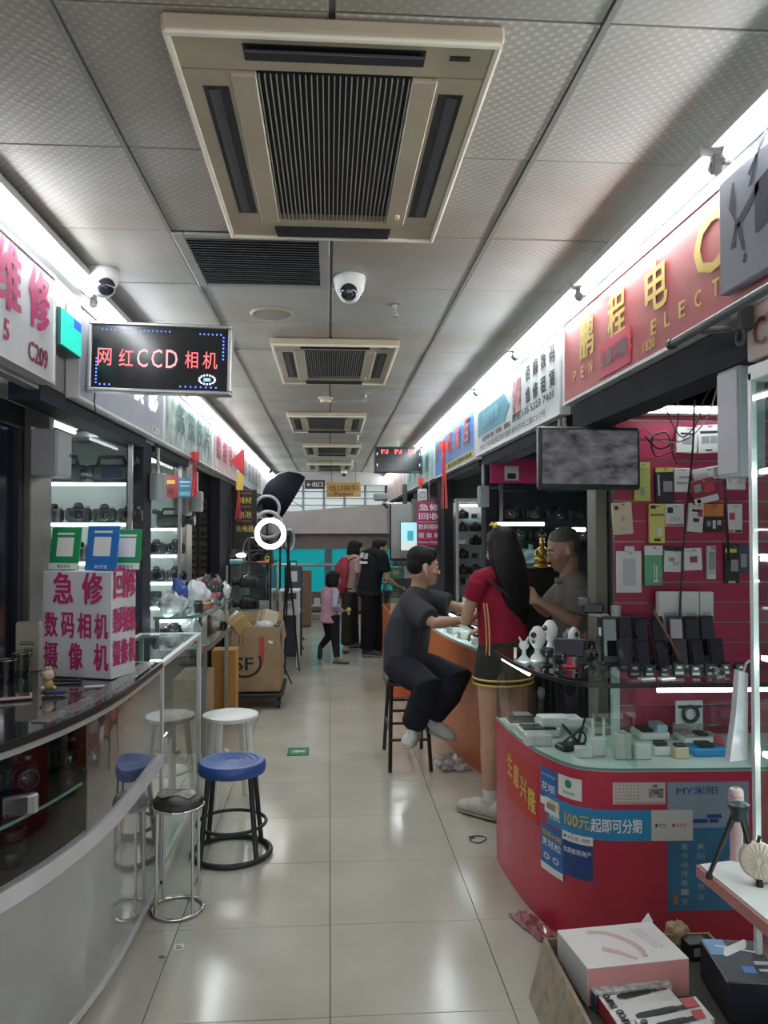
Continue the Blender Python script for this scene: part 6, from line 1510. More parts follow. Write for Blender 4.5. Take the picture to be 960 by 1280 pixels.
# back showcase of that stall
showcase('dark showcase with a white tube behind the man in the grey polo', 1.2, 2.3, 5.50, 5.75, [1.30, 1.50, 1.66, 1.85], 2.08, mat('dark_back', (0.06, 0.065, 0.08), .5), M_DGREY, False)
t = thing('tube_lamp', 'white tube lamp across the dark showcase behind the woman in red', 'lamp', px(651, 655, Y=5.44)); MB().loft([(-.165, 0, 0), (.165, 0, 0)], .011, 10).build('tube', M_STRIP, t, 40); MB().box(-.17, .17, .014, .05, -.01, .012).build('batten', M_WHITE, t)
t = thing('tube_lamp', 'short white tube lamp on the dark showcase by the man in the polo', 'lamp', px(712, 662, Y=5.44)); MB().loft([(-.06, 0, 0), (.11, 0, 0)], .014, 10).build('tube', M_STRIP, t, 40); MB().box(-.06, .11, .016, .05, -.01, .012).build('batten', M_WHITE, t)
g = 'gear in the dark showcase behind the man in the polo'
for k in range(3): CAMC.put((1.34 + .33 * k, 5.63, 1.85), PI * (k % 2), 'black camcorder on the top shelf of the dark showcase', g, .9)
for k in range(5): DSLR.put((1.30 + .16 * k, 5.62, 1.66), R(-20 + 12 * k), 'black camera on the second shelf of the dark showcase', g, 1.0)
for k in range(4): DSLR.put((1.32 + .17 * k, 5.62, 1.50), R(15 - 12 * k), 'black camera on the third shelf of the dark showcase', g, 1.0)
blob('plastic_bag', 'pale blue bag on the low shelf of the dark showcase', 'bag', (1.44, 5.62, 1.301), (.09, .07, .075), mat('pale_blue_bag', (0.30, 0.42, 0.50), .4, bump=.3, bscale=30), 41, g)
t = thing('maroon_notice', 'maroon notice board with a white picture above the dark showcase', 'notice', px(643, 604, Y=5.46)); MB().box(-.17, .17, 0, .01, 0, .17).build('board', M_MAG, t); MB().box(-.07, .03, -.002, 0, .02, .12).build('white_picture', K['white'], t); MB().box(-.05, .01, -.003, -.002, .03, .07).build('dark_print', K['black'], t)
t = thing('black_cabinet', 'low black cabinet carrying a gold statue beside the man in the polo', 'cabinet', (1.45, 5.30, 0)); MB().box(-.16, .16, -.12, .12, 0, 1.33, .005).build('carcass', M_BLACK, t); dr_ = MB().box(-.15, .15, -.126, -.12, .7, 1.30, .003).build('door', M_BLACK, t); MB().cyl((-.11, -.126, 1.18), (-.11, -.136, 1.18), .014, n=14).build('knob', M_CHROME, dr_)
t = thing('gold_statue', 'small gold seated statue on the black cabinet beside the man in the polo', 'statue', (1.42, 5.2, 1.331)); M_GOLD = mat('gold_leaf', (0.62, 0.42, 0.10), .3, metal=.7, var=.2, scale=30)
MB().lathe([(.055, 0), (.06, .012), (.045, .022), (.05, .03)], 18).build('plinth', M_GOLD, t, 40)
b = MB(); b.ell((0, 0, .055), (.052, .04, .03), 14, 8); b.loft([(0, 0, .06), (0, 0, .12), (0, 0, .135)], [(.035, .028), (.04, .03), (.022, .02)], 12, side=XP, cap=.5); b.loft([(-.035, -.01, .12), (-.05, -.02, .085), (-.015, -.035, .07)], .011, 8, cap=.5); b.loft([(.035, -.01, .12), (.05, -.02, .085), (.015, -.035, .07)], .011, 8, cap=.5); b.build('robed_body', M_GOLD, t, 60)
b = MB(); b.ell((0, -.003, .162), (.02, .02, .024), 12, 8); b.lathe([(.016, .178), (.020, .185), (.008, .205), (0, .208)], 12); b.build('head', M_GOLD, t, 60)
# conduits and box at the stall front
ebox('grey electric box on the dark post beside the white camera showcase', 1.115, 5.66, px(603, 634, Y=5.66).z, .07, .09, .155, -1)
t = thing('white_conduit', 'pair of bent white conduits under the phone number sign end', 'conduit', (1.10, 3.62, 2.11))
for k, y in enumerate((0, .07)): MB().loft([(.0, y, -.0), (.0, y + .01, -.03), (.03, y + .02, -.05), (.07, y + .02, -.05), (.085, y + .02, -.08), (.085, y + .02, -.30)], .011, 8).build('pipe', mat('conduit_white', (0.5, 0.5, 0.48), .4), t, 60)

# ================================================================ RIGHT: WHITE CAMERA SHOWCASE
wx0, wx1 = px(570, 700, Y=7.6).x, 1.62
zsW = [px(590, y, Y=7.6).z for y in (731, 718, 698, 681, 664, 648)]
showcase('white camera showcase with six rows of cameras behind the woman in red', wx0, wx1, 7.58, 7.86, zsW, px(590, 627, Y=7.6).z, mat('white_shelf_back', (0.72, 0.74, 0.73), .4), M_WHITE, False, False, zb=.9)
t = thing('showcase_lamp', 'small tube lamp at the top of the white camera showcase', 'lamp', ((wx0 + wx1) / 2, 7.62, px(590, 632, Y=7.6).z)); MB().loft([(-.15, 0, 0), (.15, 0, 0)], .008, 8).build('tube', M_STRIP, t, 40); MB().box(-.16, .16, -.008, .03, .01, .022).build('batten', M_WHITE, t)
rows = ('lowest', 'fifth', 'fourth', 'third', 'second', 'top')
for r_, z in enumerate(zsW):
    for k in range(3):
        P_ = DSLR if (k + r_) % 3 else COMPACT
        if r_ == 0: P_ = LENS
        P_.put((wx0 + .085 + .13 * k, 7.72, z), R(random.uniform(-25, 25)), 'camera on the %s shelf of the white camera showcase' % rows[r_], 'cameras in the white showcase', .88 if P_ is not LENS else .7)
# magenta hanging sign
c = px(536.5, 682, Y=8.15); w, h = .255, px(536, 627, Y=8.15).z - c.z
t = MSG = thing('hanging_repair_sign', 'magenta hanging sign with white camera repair characters', 'sign', (c.x, 8.15, c.z))
MB().box(-w / 2, w / 2, 0, .02, 0, h, .002).build('board', M_MAG, t)
o = V(t.location)
for k, s_ in enumerate(('急修', '回收')): text(s_, M_WPRINT, t, o + V((0, -.002, h * (.87 - .20 * k))), XP, ZP, w * .86, h * .155, .025)
MB().box(-w * .46, w * .46, -.0015, 0, h * .535, h * .545).build('rule', M_WPRINT, t)
text('数码相机', M_WPRINT, t, o + V((0, -.002, h * .43)), XP, ZP, w * .9, h * .12, .015); text('摄 像 机', M_WPRINT, t, o + V((0, -.002, h * .235)), XP, ZP, w * .9, h * .12, .015); text('Camera Repair', M_WPRINT, t, o + V((0, -.002, h * .075)), XP, ZP, w * .94, h * .06, .02)
MB().box(-.004, .004, .006, .014, h, 2.3 - c.z).build('hanger', M_STEEL, t)
t = thing('round_notice', 'white notice with a rounded dial above the magenta sign', 'notice', px(528, 626, Y=8.2) + V((0, 0, .004))); MB().box(-.05, .05, 0, .008, 0, .12, .002).build('sheet', K['white'], t); MB().torus((0, -.002, .06), .032, .004, 22, 6, 'y').build('dial', M_GREY, t, 60); MB().box(-.003, .003, -.003, 0, .04, .08).build('needle', M_INK, t)
# grey display board with a lit picture
a, b = px(489, 698, Y=10.4), px(524, 630, Y=10.4)
t = thing('display_board', 'pale grey board with dark edges standing behind the seated man', 'board', ((a.x + b.x) / 2, 10.4, a.z)); w, h = b.x - a.x, b.z - a.z
MB().box(-w / 2, w / 2, 0, .03, 0, h).build('panel', mat('pale_board', (0.52, 0.53, 0.52), .5), t); MB().box(-w / 2 - .02, -w / 2, -.006, .036, 0, h).build('edge', K['black'], t); MB().box(-w / 2 - .02, w / 2, -.006, .036, -.03, 0).build('edge', K['black'], t); MB().box(-.03, .03, .03, .06, -.03, 2.2 - a.z).build('support_post', M_DGREY, t)
a, b = px(505, 688, Y=10.2), px(523, 653, Y=10.2)
t = thing('lit_screen', 'glowing pale blue screen beside the magenta hanging sign', 'screen', ((a.x + b.x) / 2, 10.2, a.z)); w, h = b.x - a.x + .08, b.z - a.z
MB().box(-w / 2 - .008, w / 2 + .008, .002, .03, -.008, h + .008).build('bezel', K['black'], t); MB().box(-w / 2, w / 2, 0, .002, 0, h).build('picture', emis('screen_glow', (0.40, 0.72, 0.80), .55), t); MB().box(-w / 2, w / 2, -.001, 0, 0, h * .3).build('white_foot', emis('screen_white', (0.7, 0.75, 0.72), .45), t); MB().box(-.05, .03, -.0015, 0, h * .35, h * .7).build('blue_figure', emis('screen_teal', (0.05, 0.35, 0.42), .5), t); MB().box(-.01, .01, .03, .2, h * .4, h * .5).build('bracket', M_DGREY, t)
# wire rack with goods under it
a = px(500, 760, Y=10.1)
t = thing('wire_rack', 'black wire rack stacked with goods behind the seated man', 'rack', (1.0, 10.45, 0))
for z in (.25, .6, .95, 1.15):
    m = MB(); 
    for k in range(7): m.cyl((-.24 + .08 * k, -.2, z), (-.24 + .08 * k, .2, z), .004, n=5)
    m.cyl((-.25, -.2, z), (.25, -.2, z), .006, n=6).cyl((-.25, .2, z), (.25, .2, z), .006, n=6); m.build('wire_shelf', M_DGREY, t)
for x in (-.25, .25):
    for y in (-.2, .2): MB().cyl((x, y, 0), (x, y, 1.2), .008, n=6).build('upright', M_DGREY, t)
for k, (x, z, c_, l) in enumerate(((-.14, .256, 'white', 'white box on the lowest shelf of the wire rack'), (.04, .256, 'tan', 'tan box on the lowest shelf of the wire rack'), (-.15, .606, 'lgrey', 'pale box on the second shelf of the wire rack'), (.02, .606, 'grey', 'grey box on the second shelf of the wire rack'), (-.13, .956, 'green', 'green box on the third shelf of the wire rack'), (.05, .956, 'white', 'white box on the third shelf of the wire rack'))):
    u = thing('stored_box', l, 'box', (1.0 + x, 10.37, z), R(5 * (k % 3) - 5), 'boxes on the wire rack'); MB().box(-.075, .075, -.07, .07, .001, .15, .003).build('carton', K[c_], u); MB().box(-.04, .04, -.0715, -.07, .05, .10).build('label_print', K['cream'], u)
t = thing('low_carton', 'small tan carton on the floor behind the seated man', 'box', px(486, 842, Z=0) + V((.06, .1, 0))); MB().box(-.10, .10, -.12, .12, 0, .36, .003).build('carton_body', mat('olive_carton', (0.24, 0.21, 0.15), .7), t); MB().box(-.101, -.1, -.08, .08, .2, .28).build('label_print', K['tan'], t); MB().box(-.02, .02, -.121, .121, .34, .361).build('tape', MATS['parcel_tape'], t)

# ================================================================ FAR HANGING THINGS
c = px(498, 575, Y=9.2)
t = led_sign('black LED display with a cropped red character row hanging far down the corridor', c, .54, .275, '', 0, 0, False)
M_LEDR2 = emis('led_red_far', (1.0, 0.06, 0.06), 2.2)
for k, x in enumerate((-.16, .0, .16)):
    vs = MB()
    for i, (dx, dz, w_, h_) in enumerate(((-.035, .0, .016, .05), (-.01, .012, .03, .014), (.03, 0, .014, .045), (.012, -.016, .02, .012))): vs.cbox((x + dx, -.0135, .098 + dz), (w_, .002, h_))
    vs.build('cropped_character', M_LEDR2, t)
for s_ in (-1, 1):
    for z in (.07, -.06): MB().cbox((s_ * .25, -.0135, z), (.008, .002, .03)).build('side_light', M_LEDW, t)
MB().box(-.01, .01, .01, .03, .15, ZC - c.z).build('mount', M_STEEL, t)
t = thing('bullet_camera', 'white bullet security camera beside the far LED display', 'security camera', px(534, 572, Y=9.0)); MB().loft([(0, -.08, -.02), (0, .06, .0)], .028, 12).build('barrel', K['white'], t, 40); MB().cyl((0, -.082, -.02), (0, -.078, -.02), .024, n=12).build('lens', M_LENS, t); MB().box(-.03, .03, -.11, .05, .02, .028).build('sun_shield', K['white'], t); MB().loft([(0, .04, .01), (.04, .08, .04), (.10, .08, .06)], .010, 8).build('bracket', K['white'], t, 40)
t = thing('pole_camera', 'white pole camera with bulky head jutting below the far LED display', 'security camera', px(478, 626, Y=10.6)); MB().loft([(.0, 0, -.02), (.12, 0, -.05), (.42, 0, -.04)], [.028, .026, .024], 10).build('arm', K['white'], t, 40); MB().box(-.12, .08, -.06, .06, .0, .10, .02).build('head', K['grey'], t); MB().cyl((.02, 0, -.04), (.06, -.05, -.09), .02, n=10).build('spot', M_BLACK, t); MB().box(.40, .52, -.03, .03, -.10, .02).build('wall_plate', K['white'], t)
# left hanging black board
c = px(305, 686, Y=9.15)
w, h = .285, px(305, 612, Y=9.15).z - c.z
t = thing('hanging_price_board', 'black hanging board with gold characters for cables and batteries', 'sign', (c.x, 9.15, c.z)); MB().box(-w / 2, w / 2, 0, .03, 0, h, .003).build('board', mat('black_board', (0.02, 0.017, 0.015), .4), t); o = V(t.location)
for k, s_ in enumerate(('线材', '电池', '充电器')): text(s_, M_YEL, t, o + V((0.01, -.002, h * (.82 - .24 * k))), XP, ZP, w * (.52 if k < 2 else .72), h * .11, .01)
MB().box(-w * .3, w * .3, -.0015, 0, h * .93, h * .95).box(-w * .3, w * .3, -.0015, 0, h * .70, h * .72).box(-w * .3, w * .3, -.0015, 0, h * .46, h * .48).build('small_red_line', mat('brown_print', (0.22, 0.09, 0.05), .5), t); MB().box(-w / 2 - .04, -w / 2 + .01, -.13, .03, h * .7, h * .74).build('wall_arm', M_STEEL, t)
# red knots and pennants on the signs
def knot(label, x, y, z, h, m=None):
    m = m or mat('festive_red', (0.55, 0.04, 0.05), .6, var=.15, scale=30); t = thing('red_knot', label, 'ornament', (x, y, z))
    MB().cyl((0, 0, 0), (0, 0, -.03), .003, n=6).build('cord', m, t)
    b = MB()
    for k in range(3): b.at((0, 0, -.055 - .0 * k), (0, 0, R(60 * k))).box(-.035 + .01 * k, .035 - .01 * k, -.006, .006, -.035, .035)
    b.build('woven_knot', m, t); b = MB(); rnd = random.Random(h)
    for k in range(9): b.loft([(rnd.uniform(-.012, .012), rnd.uniform(-.012, .012), -.085), (rnd.uniform(-.03, .03), rnd.uniform(-.03, .03), -h)], .004, 4)
    b.build('tassel', m, t); return t
knot('red knot ornament hanging from the seam of the flowered and red signs', -1.03, 6.1, 2.2, .36); knot('red tassel ornament hanging from the far edge of the red and white sign', -1.03, 9.0, 2.16, .45)
knot('long red tassel ornament hanging in front of the blue sign', 1.03, 7.05, 2.4, .62, mat('bright_tassel', (0.70, 0.08, 0.07), .6, var=.1)); knot('small red ornament under the pale teal sign', 1.03, 8.9, 2.2, .26, MATS['bright_tassel'])
t = thing('red_pennant', 'red triangular pennant tied to the red and white sign', 'pennant', (-1.02, 8.2, 2.36)); MB().add([(.0, 0, -.06), (.14, 0, .08), (.14, 0, -.22), (.0, .004, -.06), (.14, .004, .08), (.14, .004, -.22)], [(0, 1, 2)[::-1], (5, 4, 3)[::-1], (0, 3, 4, 1), (1, 4, 5, 2), (2, 5, 3, 0)]).build('cloth', mat('festive_red', (0.55, 0.04, 0.05), .6), t); MB().cyl((.14, 0, .08), (-.03, -.5, .0), .002, n=5).build('string', K['white'], t); MB().box(.06, .13, .0, .01, -.36, -.18).build('gold_fringe', M_YEL, t)

# ================================================================ LEFT FAR: CASE, RING LIGHTS, UMBRELLA
t = thing('tall_glass_case', 'glass topped case piled with photo gear below the lit ring lamp', 'showcase', (-.85, 8.9, 0))
MB().box(-.22, .24, -.6, .6, 0, .75, .005).build('base', mat('case_grey', (0.22, 0.22, 0.21), .5), t); MB().box(-.215, .235, -.595, .595, .75, 1.22).build('glass_box', M_GLASS, t); MB().box(-.23, .25, -.61, .61, 1.22, 1.232).build('glass_top', M_GLASSG, t); MB().box(-.20, .22, -.55, .55, .98, .986).build('shelf', M_GLASSG, t)
for x in (-.215, .232):
    for y in (-.59, .59): MB().box(x - .01, x + .01, y - .01, y + .01, .75, 1.22).build('post', M_STEEL, t)
t = thing('gear_rack', 'small black rack with camera gear standing on the glass topped case', 'rack', (-.74, 8.75, 1.233))
for z in (.0, .13, .26): MB().box(-.14, .12, -.10, .10, z, z + .01).build('rack_shelf', M_DGREY, t)
for x in (-.135, .115): MB().box(x - .006, x + .006, -.10, .10, 0, .27).build('rack_side', M_DGREY, t)
GGf = 'gear on the glass topped case'
DSLR.put((-.80, 8.74, 1.376), R(20), 'black camera on the upper shelf of the small black rack', GGf, .9); LENS.put((-.69, 8.74, 1.376), 0, 'black lens on the upper shelf of the small black rack', GGf, .8); DSLR.put((-.70, 8.74, 1.245), R(-20), 'black camera on the lower shelf of the small black rack', GGf, .9)
for x, y, zz, l in ((-.84, 8.45, .987, 'black camcorder on the inner shelf of the glass topped case'), (-.84, 8.5, .751, 'black camcorder on the floor of the glass topped case'), (-.95, 8.95, 1.233, 'black camcorder at the back of the glass topped case top'), (-.80, 9.2, 1.233, 'black camcorder behind the small black rack')):
    CAMC.put((x, y, zz), R(15), l, GGf, .9)
u = thing('tape_roll', 'yellow and black tape roll in front of the small black rack', 'tape', (-.66, 8.45, 1.233 + .055), 0, GGf); MB().torus((0, 0, 0), .04, .015, 22, 8, 'y').build('roll', M_BLACK, u, 60); MB().torus((0, -.012, 0), .022, .008, 18, 6, 'y').build('core', M_YEL, u, 60)
u = thing('orange_pouch', 'orange pouch lying on the front edge of the glass topped case', 'pouch', (-.68, 8.36, 1.233), R(10), GGf); MB().box(-.07, .07, -.03, .03, 0, .03, .012).build('pouch_body', mat('orange_cloth', (0.60, 0.16, 0.05), .6), u); MB().box(-.06, .06, -.031, -.03, .012, .016).build('zip', M_BLACK, u)
u = thing('teal_box', 'teal and white box on the glass topped case by the black board', 'box', (-.98, 8.40, 1.233), R(4), GGf); MB().box(-.07, .07, -.05, .05, 0, .03, .003).build('carton', mat('teal_card', (0.06, 0.34, 0.38), .5), u); MB().box(-.068, .068, -.048, .048, .03, .045, .003).build('upper_carton', K['white'], u)
u = thing('desk_lamp', 'small glowing lamp on a bent grey arm on the glass topped case', 'lamp', (-.92, 8.7, 1.233)); MB().lathe([(.04, 0), (.04, .012), (.01, .02)], 16).build('base', M_DGREY, u, 40); MB().loft(smooth_path([(0, 0, .015), (-.02, 0, .15), (.03, 0, .26), (.16, 0, .27)], 4), .007, 8).build('arm', M_STEEL, u, 60); b = MB(); b.ell((-.04, -.03, .08), (.055, .02, .025), 12, 8); b.build('bulb', emis('lamp_warm', (1.0, 0.93, 0.8), 5), u, 180)
u = thing('black_tripod', 'black camera tripod standing between the glass topped case and the narrow white table', 'tripod', (-.46, 8.86, 0))
MB().cyl((0, 0, .9), (0, 0, 1.52), .014, n=8).build('column', M_BLACK, u, 40); MB().box(-.03, .03, -.04, .03, 1.52, 1.58, .008).build('head', M_BLACK, u); MB().cyl((0, .03, 1.54), (.02, .16, 1.46), .008, n=6).build('pan_handle', M_BLACK, u, 40)
for k in range(3):
    a = k * 2 * PI / 3 + .3; MB().cyl((0, 0, 1.3), (.13 * math.cos(a), .13 * math.sin(a), .01), .012, .009, 8).build('leg', M_BLACK, u, 40)
def ring_light(label, c, r, lit, pole=True, cat='ring light', rz=0, tube=.024):
    t = thing('ring_light', label, cat, (c.x, c.y, 0 if pole else c.z - r), rz); z0 = c.z if pole else r
    MB().torus((0, 0, z0), r, tube, 40, 12, 'y', .7).build('ring', emis('ring_glow', (1.0, 0.96, 0.88), 7) if lit else mat('ring_white', (0.52, 0.54, 0.57), .4), t, 180)
    MB().torus((0, .016, z0), r, tube * .9, 40, 8, 'y', .5).build('back_shell', M_GREY, t, 180)
    if pole:
        MB().cyl((0, .03, .35), (0, .03, z0 - r + .01), .011, n=10).build('pole', M_BLACK, t, 40); MB().box(-.015, .015, .0, .045, z0 - r - .03, z0 - r + .02).build('clamp', M_BLACK, t)
        for k in range(3):
            a = k * 2 * PI / 3 + .5; MB().cyl((0, .03, .5), (.24 * math.cos(a), .03 + .24 * math.sin(a), .008), .008, n=8).build('leg', M_BLACK, t, 40)
    else: MB().cyl((0, .03, 0), (0, .03, -.25), .011, n=10).build('pole', M_BLACK, t, 40)
    return t
ring_light('glowing round ring light on a stand beside the hanging black board', px(338, 667, Y=8.05), .135, True)
u = ring_light('unlit grey ring light directly behind the glowing one', px(335, 656, Y=10.1), .165, False, True, tube=.025)
u = ring_light('unlit grey ring light highest in front of the black umbrella', px(334, 635, Y=10.6), .16, False, True, tube=.02)
ring_light('unlit slim ring light seen edge-on by the cyan panels', px(362, 675, Y=10.6), .14, False, True, rz=R(68), tube=.02)
t = thing('photo_umbrella', 'black photo umbrella tilted under the ceiling above the ring lights', 'umbrella', (-.66, 11.4, 0))
ax = V((-.80, -.12, .48)).normalized(); B = ax.to_track_quat('Z', 'Y').to_matrix().to_4x4()
MB().mx(Matrix.Translation((0, 0, 2.08)) @ B).lathe([(.40, -.12), (.40, -.02), (.345, .12), (.24, .22), (.10, .285), (0, .30)], 16).build('canopy', mat('umbrella_black', (0.012, 0.013, 0.02), .85, spec=.1), t, 40)
MB().cyl((0, 0, 2.08), tuple(V((0, 0, 2.08)) - ax * .35), .006, n=6).build('shaft', M_CHROME, t); MB().cyl((-.05, .04, .2), (-.05, .04, 2.05), .014, n=8).build('stand_pole', M_BLACK, t, 40)
for k in range(3): a = k * 2 * PI / 3; MB().cyl((-.05, .04, .45), (-.05 + .35 * math.cos(a), .04 + .35 * math.sin(a), .01), .01, n=6).build('leg', M_BLACK, t)
t = thing('white_rack_table', 'narrow white table with a white box beyond the dolly', 'table', (-.45, 9.45, 0)); MB().box(-.14, .10, -.25, .25, .60, .64, .004).box(-.14, .10, -.25, .25, .86, .88).build('top', M_WHITE, t)
for x in (-.12, .08):
    for y in (-.23, .23): MB().box(x - .012, x + .012, y - .012, y + .012, 0, .86).build('leg', M_WHITE, t)
u = thing('white_box', 'white box on the lower deck of the narrow white table', 'box', (-.47, 9.40, .641)); MB().box(-.09, .09, -.12, .12, 0, .12, .004).build('carton', K['white'], u); MB().box(-.05, .05, -.1215, -.12, .03, .09).build('label_print', K['lgrey'], u)
u = thing('dark_suitcase', 'dark blue-grey case standing behind the narrow white table', 'case', (-.46, 9.92, .0)); MB().box(-.10, .12, -.08, .08, .02, 1.15, .02).build('shell', mat('slate_case', (0.06, 0.075, 0.10), .5), u); MB().box(-.02, .06, -.082, -.08, .95, 1.08).build('white_label', K['white'], u); MB().loft([(-.03, 0, 1.15), (-.03, 0, 1.2), (.05, 0, 1.2), (.05, 0, 1.15)], .008, 6).build('handle', M_BLACK, u)
t = thing('brown_cabinet', 'narrow brown wooden cabinet in front of the cyan panels', 'cabinet', (-.44, 13.2, 0)); MB().box(-.14, .14, -.15, .15, .02, .93, .004).build('carcass', mat('brown_laminate', (0.26, 0.165, 0.10), .5), t)
for z0, z1 in ((.05, .48), (.50, .90)): d_ = MB().box(-.13, .13, -.156, -.15, z0, z1, .002).build('door', MATS['brown_laminate'], t); MB().box(-.01, .03, -.166, -.156, (z0 + z1) / 2, (z0 + z1) / 2 + .012).build('handle', M_STEEL, d_)

# ================================================================ FAR END
YE = 15.0
struct('wall_end', MB().box(-2.5, 2.5, YE + .35, YE + .43, 0, ZC), mat('far_wall', (0.20, 0.19, 0.18), .6))
struct('trim_40', MB().box(-1.4, 1.5, YE - .5, YE - .4, px(400, 606, Y=YE - .5).z, ZC), mat('far_beam', (0.42, 0.42, 0.40), .6))
zt0, zt1 = px(400, 640, Y=YE + .3).z, px(400, 606, Y=YE + .3).z
wn = struct('window_1', MB().box(-.95, 1.1, YE + .30, YE + .345, zt0 - .04, zt0).box(-.95, 1.1, YE + .30, YE + .345, zt1, zt1 + .04), M_STEEL)
xs = [px(x, 620, Y=YE + .3).x for x in (366, 400, 414, 440, 468)]
for i in range(5):
    x0_ = -.9 + i * .4; MB().box(x0_ - .02, x0_ + .0, YE + .28, YE + .345, zt0, zt1).build('mullion', M_STEEL, wn)
    for k in range(4):
        zz = zt0 + (zt1 - zt0) * (k + .5) / 4; MB().at((x0_ + .19, YE + .32, zz), (R(25), 0, 0)).box(-.18, .18, -.003, .003, -.06, .06).build('louvre_pane', emis('daylit_pane', (0.62, 0.70, 0.70), .35), wn)
a = px(358, 640, Y=YE); b = px(486, 630, Y=YE); zlo = px(400, 667, Y=YE).z
mb = MB(); Y1, Y2 = YE - .05, YE + .25
pts = [(a.x - .5, zlo), (1.3, zlo), (1.3, b.z + .02), (a.x, a.z), (a.x - .5, a.z)]
n = len(pts); mb.add([(x, Y1, z) for x, z in pts] + [(x, Y2, z) for x, z in pts], [tuple(range(n)), tuple(range(n, 2 * n))[::-1]] + [(i, n + i, n + (i + 1) % n, (i + 1) % n) for i in range(n)])
struct('trim_41', mb, mat('stair_soffit', (0.55, 0.50, 0.48), .6))
struct('trim_42', MB().box(-1.3, 1.4, YE + .05, YE + .25, px(400, 686, Y=YE).z, zlo), mat('brown_band', (0.22, 0.16, 0.14), .6))
t = thing('cyan_panels', 'glowing cyan backlit panels across the corridor end', 'light panel', (0, YE + .1, 0))
zc0, zc1 = px(400, 740, Y=YE).z, px(400, 686, Y=YE).z
M_CY = emis('cyan_glow', (0.0, 0.33, 0.36), .30)
edges = [-1.2, px(407, 700, Y=YE).x - .02, px(415, 700, Y=YE).x, 1.2]
MB().box(edges[0], edges[1], -.02, .05, zc0, zc1).build('panel', M_CY, t); MB().box(edges[2], edges[3], -.02, .05, zc0, zc1).build('panel', M_CY, t)
MB().box(edges[1], edges[2], -.06, .05, 0, zc1).build('mullion', mat('mullion_slate', (0.14, 0.18, 0.22), .5), t); MB().box(-1.2, 1.2, -.05, .05, .06, zc0).build('plinth', mat('dusty_red_plinth', (0.25, 0.13, 0.13), .6), t); MB().box(-1.2, 1.2, -.05, .04, 0, .06).build('kick_board', M_BLACK, t)
t = thing('hand_rail', 'grey hand rail crossing in front of the cyan panels', 'rail', (0, YE - .55, 0)); zr = px(400, 706, Y=YE - .55).z
MB().cyl((-1.2, 0, zr), (1.1, 0, zr), .03, n=10).build('rail', M_STEEL, t, 40)
for x in (-1.1, 1.0): MB().cyl((x, 0, 0), (x, 0, zr), .022, n=8).build('post', M_STEEL, t, 40)
t = thing('white_low_rack', 'low white rack of small goods under the hand rail', 'rack', (-.05, YE - .85, 0)); 
for z in (.10, .24): MB().box(-.42, .5, -.12, .12, z, z + .02).build('deck', M_WHITE, t)
for x in (-.40, .48): MB().box(x - .012, x + .012, -.12, .12, 0, .32).build('side', M_WHITE, t)
for k in range(6):
    u = thing('small_carton', 'small coloured carton on the low white rack under the hand rail', 'box', (-.37 + .15 * k, YE - .88, .261), 0, 'cartons on the low white rack'); MB().box(-.055, .055, -.05, .05, 0, .10 + .02 * (k % 2), .003).build('carton', K[('red', 'white', 'maroon', 'lgrey', 'tan', 'red')[k]], u); MB().box(-.03, .03, -.0515, -.05, .03, .06).build('label_print', K['white'], u)
a, b = px(408, 621, Y=12.2), px(451, 603, Y=12.2)
t = thing('wooden_hanging_sign', 'yellow wooden sign hanging on cords at the corridor end', 'sign', ((a.x + b.x) / 2, 12.2, a.z)); w, h = b.x - a.x, b.z - a.z
MB().at((0, 0, 0), (0, R(-1), 0)).box(-w / 2, w / 2, 0, .02, 0, h, .003).build('board', mat('yellow_wood', (0.50, 0.31, 0.09), .5, var=.15, scale=10), t)
text('出口指引', mat('brown_letter', (0.16, 0.05, 0.02), .5), t, V(t.location) + V((0, -.003, h * .62)), XP, ZP, w * .8, h * .4, .02); text('Toilet', MATS['brown_letter'], t, V(t.location) + V((0, -.003, h * .2)), XP, ZP, w * .6, h * .22, .02)
for x in (-w * .35, w * .35): MB().cyl((x, .01, h), (x, .01, ZC - a.z), .004, n=5).build('cord', M_CABLE, t)
a, b = px(381, 611, Y=13.2), px(406, 600, Y=13.2)
t = thing('exit_direction_sign', 'small black sign with white pictograms beside the wooden hanging sign', 'sign', ((a.x + b.x) / 2, 13.2, a.z)); w, h = b.x - a.x, b.z - a.z; MB().box(-w / 2, w / 2, 0, .02, 0, h, .002).build('board', K['black'], t); text('←出口', M_WPRINT, t, V(t.location) + V((0, -.003, h * .5)), XP, ZP, w * .8, h * .55, .02); MB().box(-.005, .005, .005, .012, h, ZC - a.z).build('hanger', M_STEEL, t)
t = thing('mini_dome_camera', 'tiny black and white dome camera at the far beam', 'security camera', px(430, 591, Y=14.3)); MB().lathe([(.06, .05), (.06, .0), (.05, -.02)], 16).build('housing', K['white'], t, 40); b = MB(); b.ell((0, -.01, -.025), .045, 12, 8); b.build('lens_ball', M_BLACK, t, 180); MB().box(-.02, .02, -.02, .02, .05, .12).build('mount', K['white'], t)
t = thing('mini_dome_camera', 'tiny black camera on the ceiling edge above the umbrella', 'security camera', px(337, 583, Z=ZC)); MB().lathe([(.03, 0), (.03, -.04)], 12).build('stem', K['white'], t, 40); b = MB(); b.ell((0, -.01, -.08), (.045, .07, .045), 12, 8); b.build('camera_head', M_BLACK, t, 180)

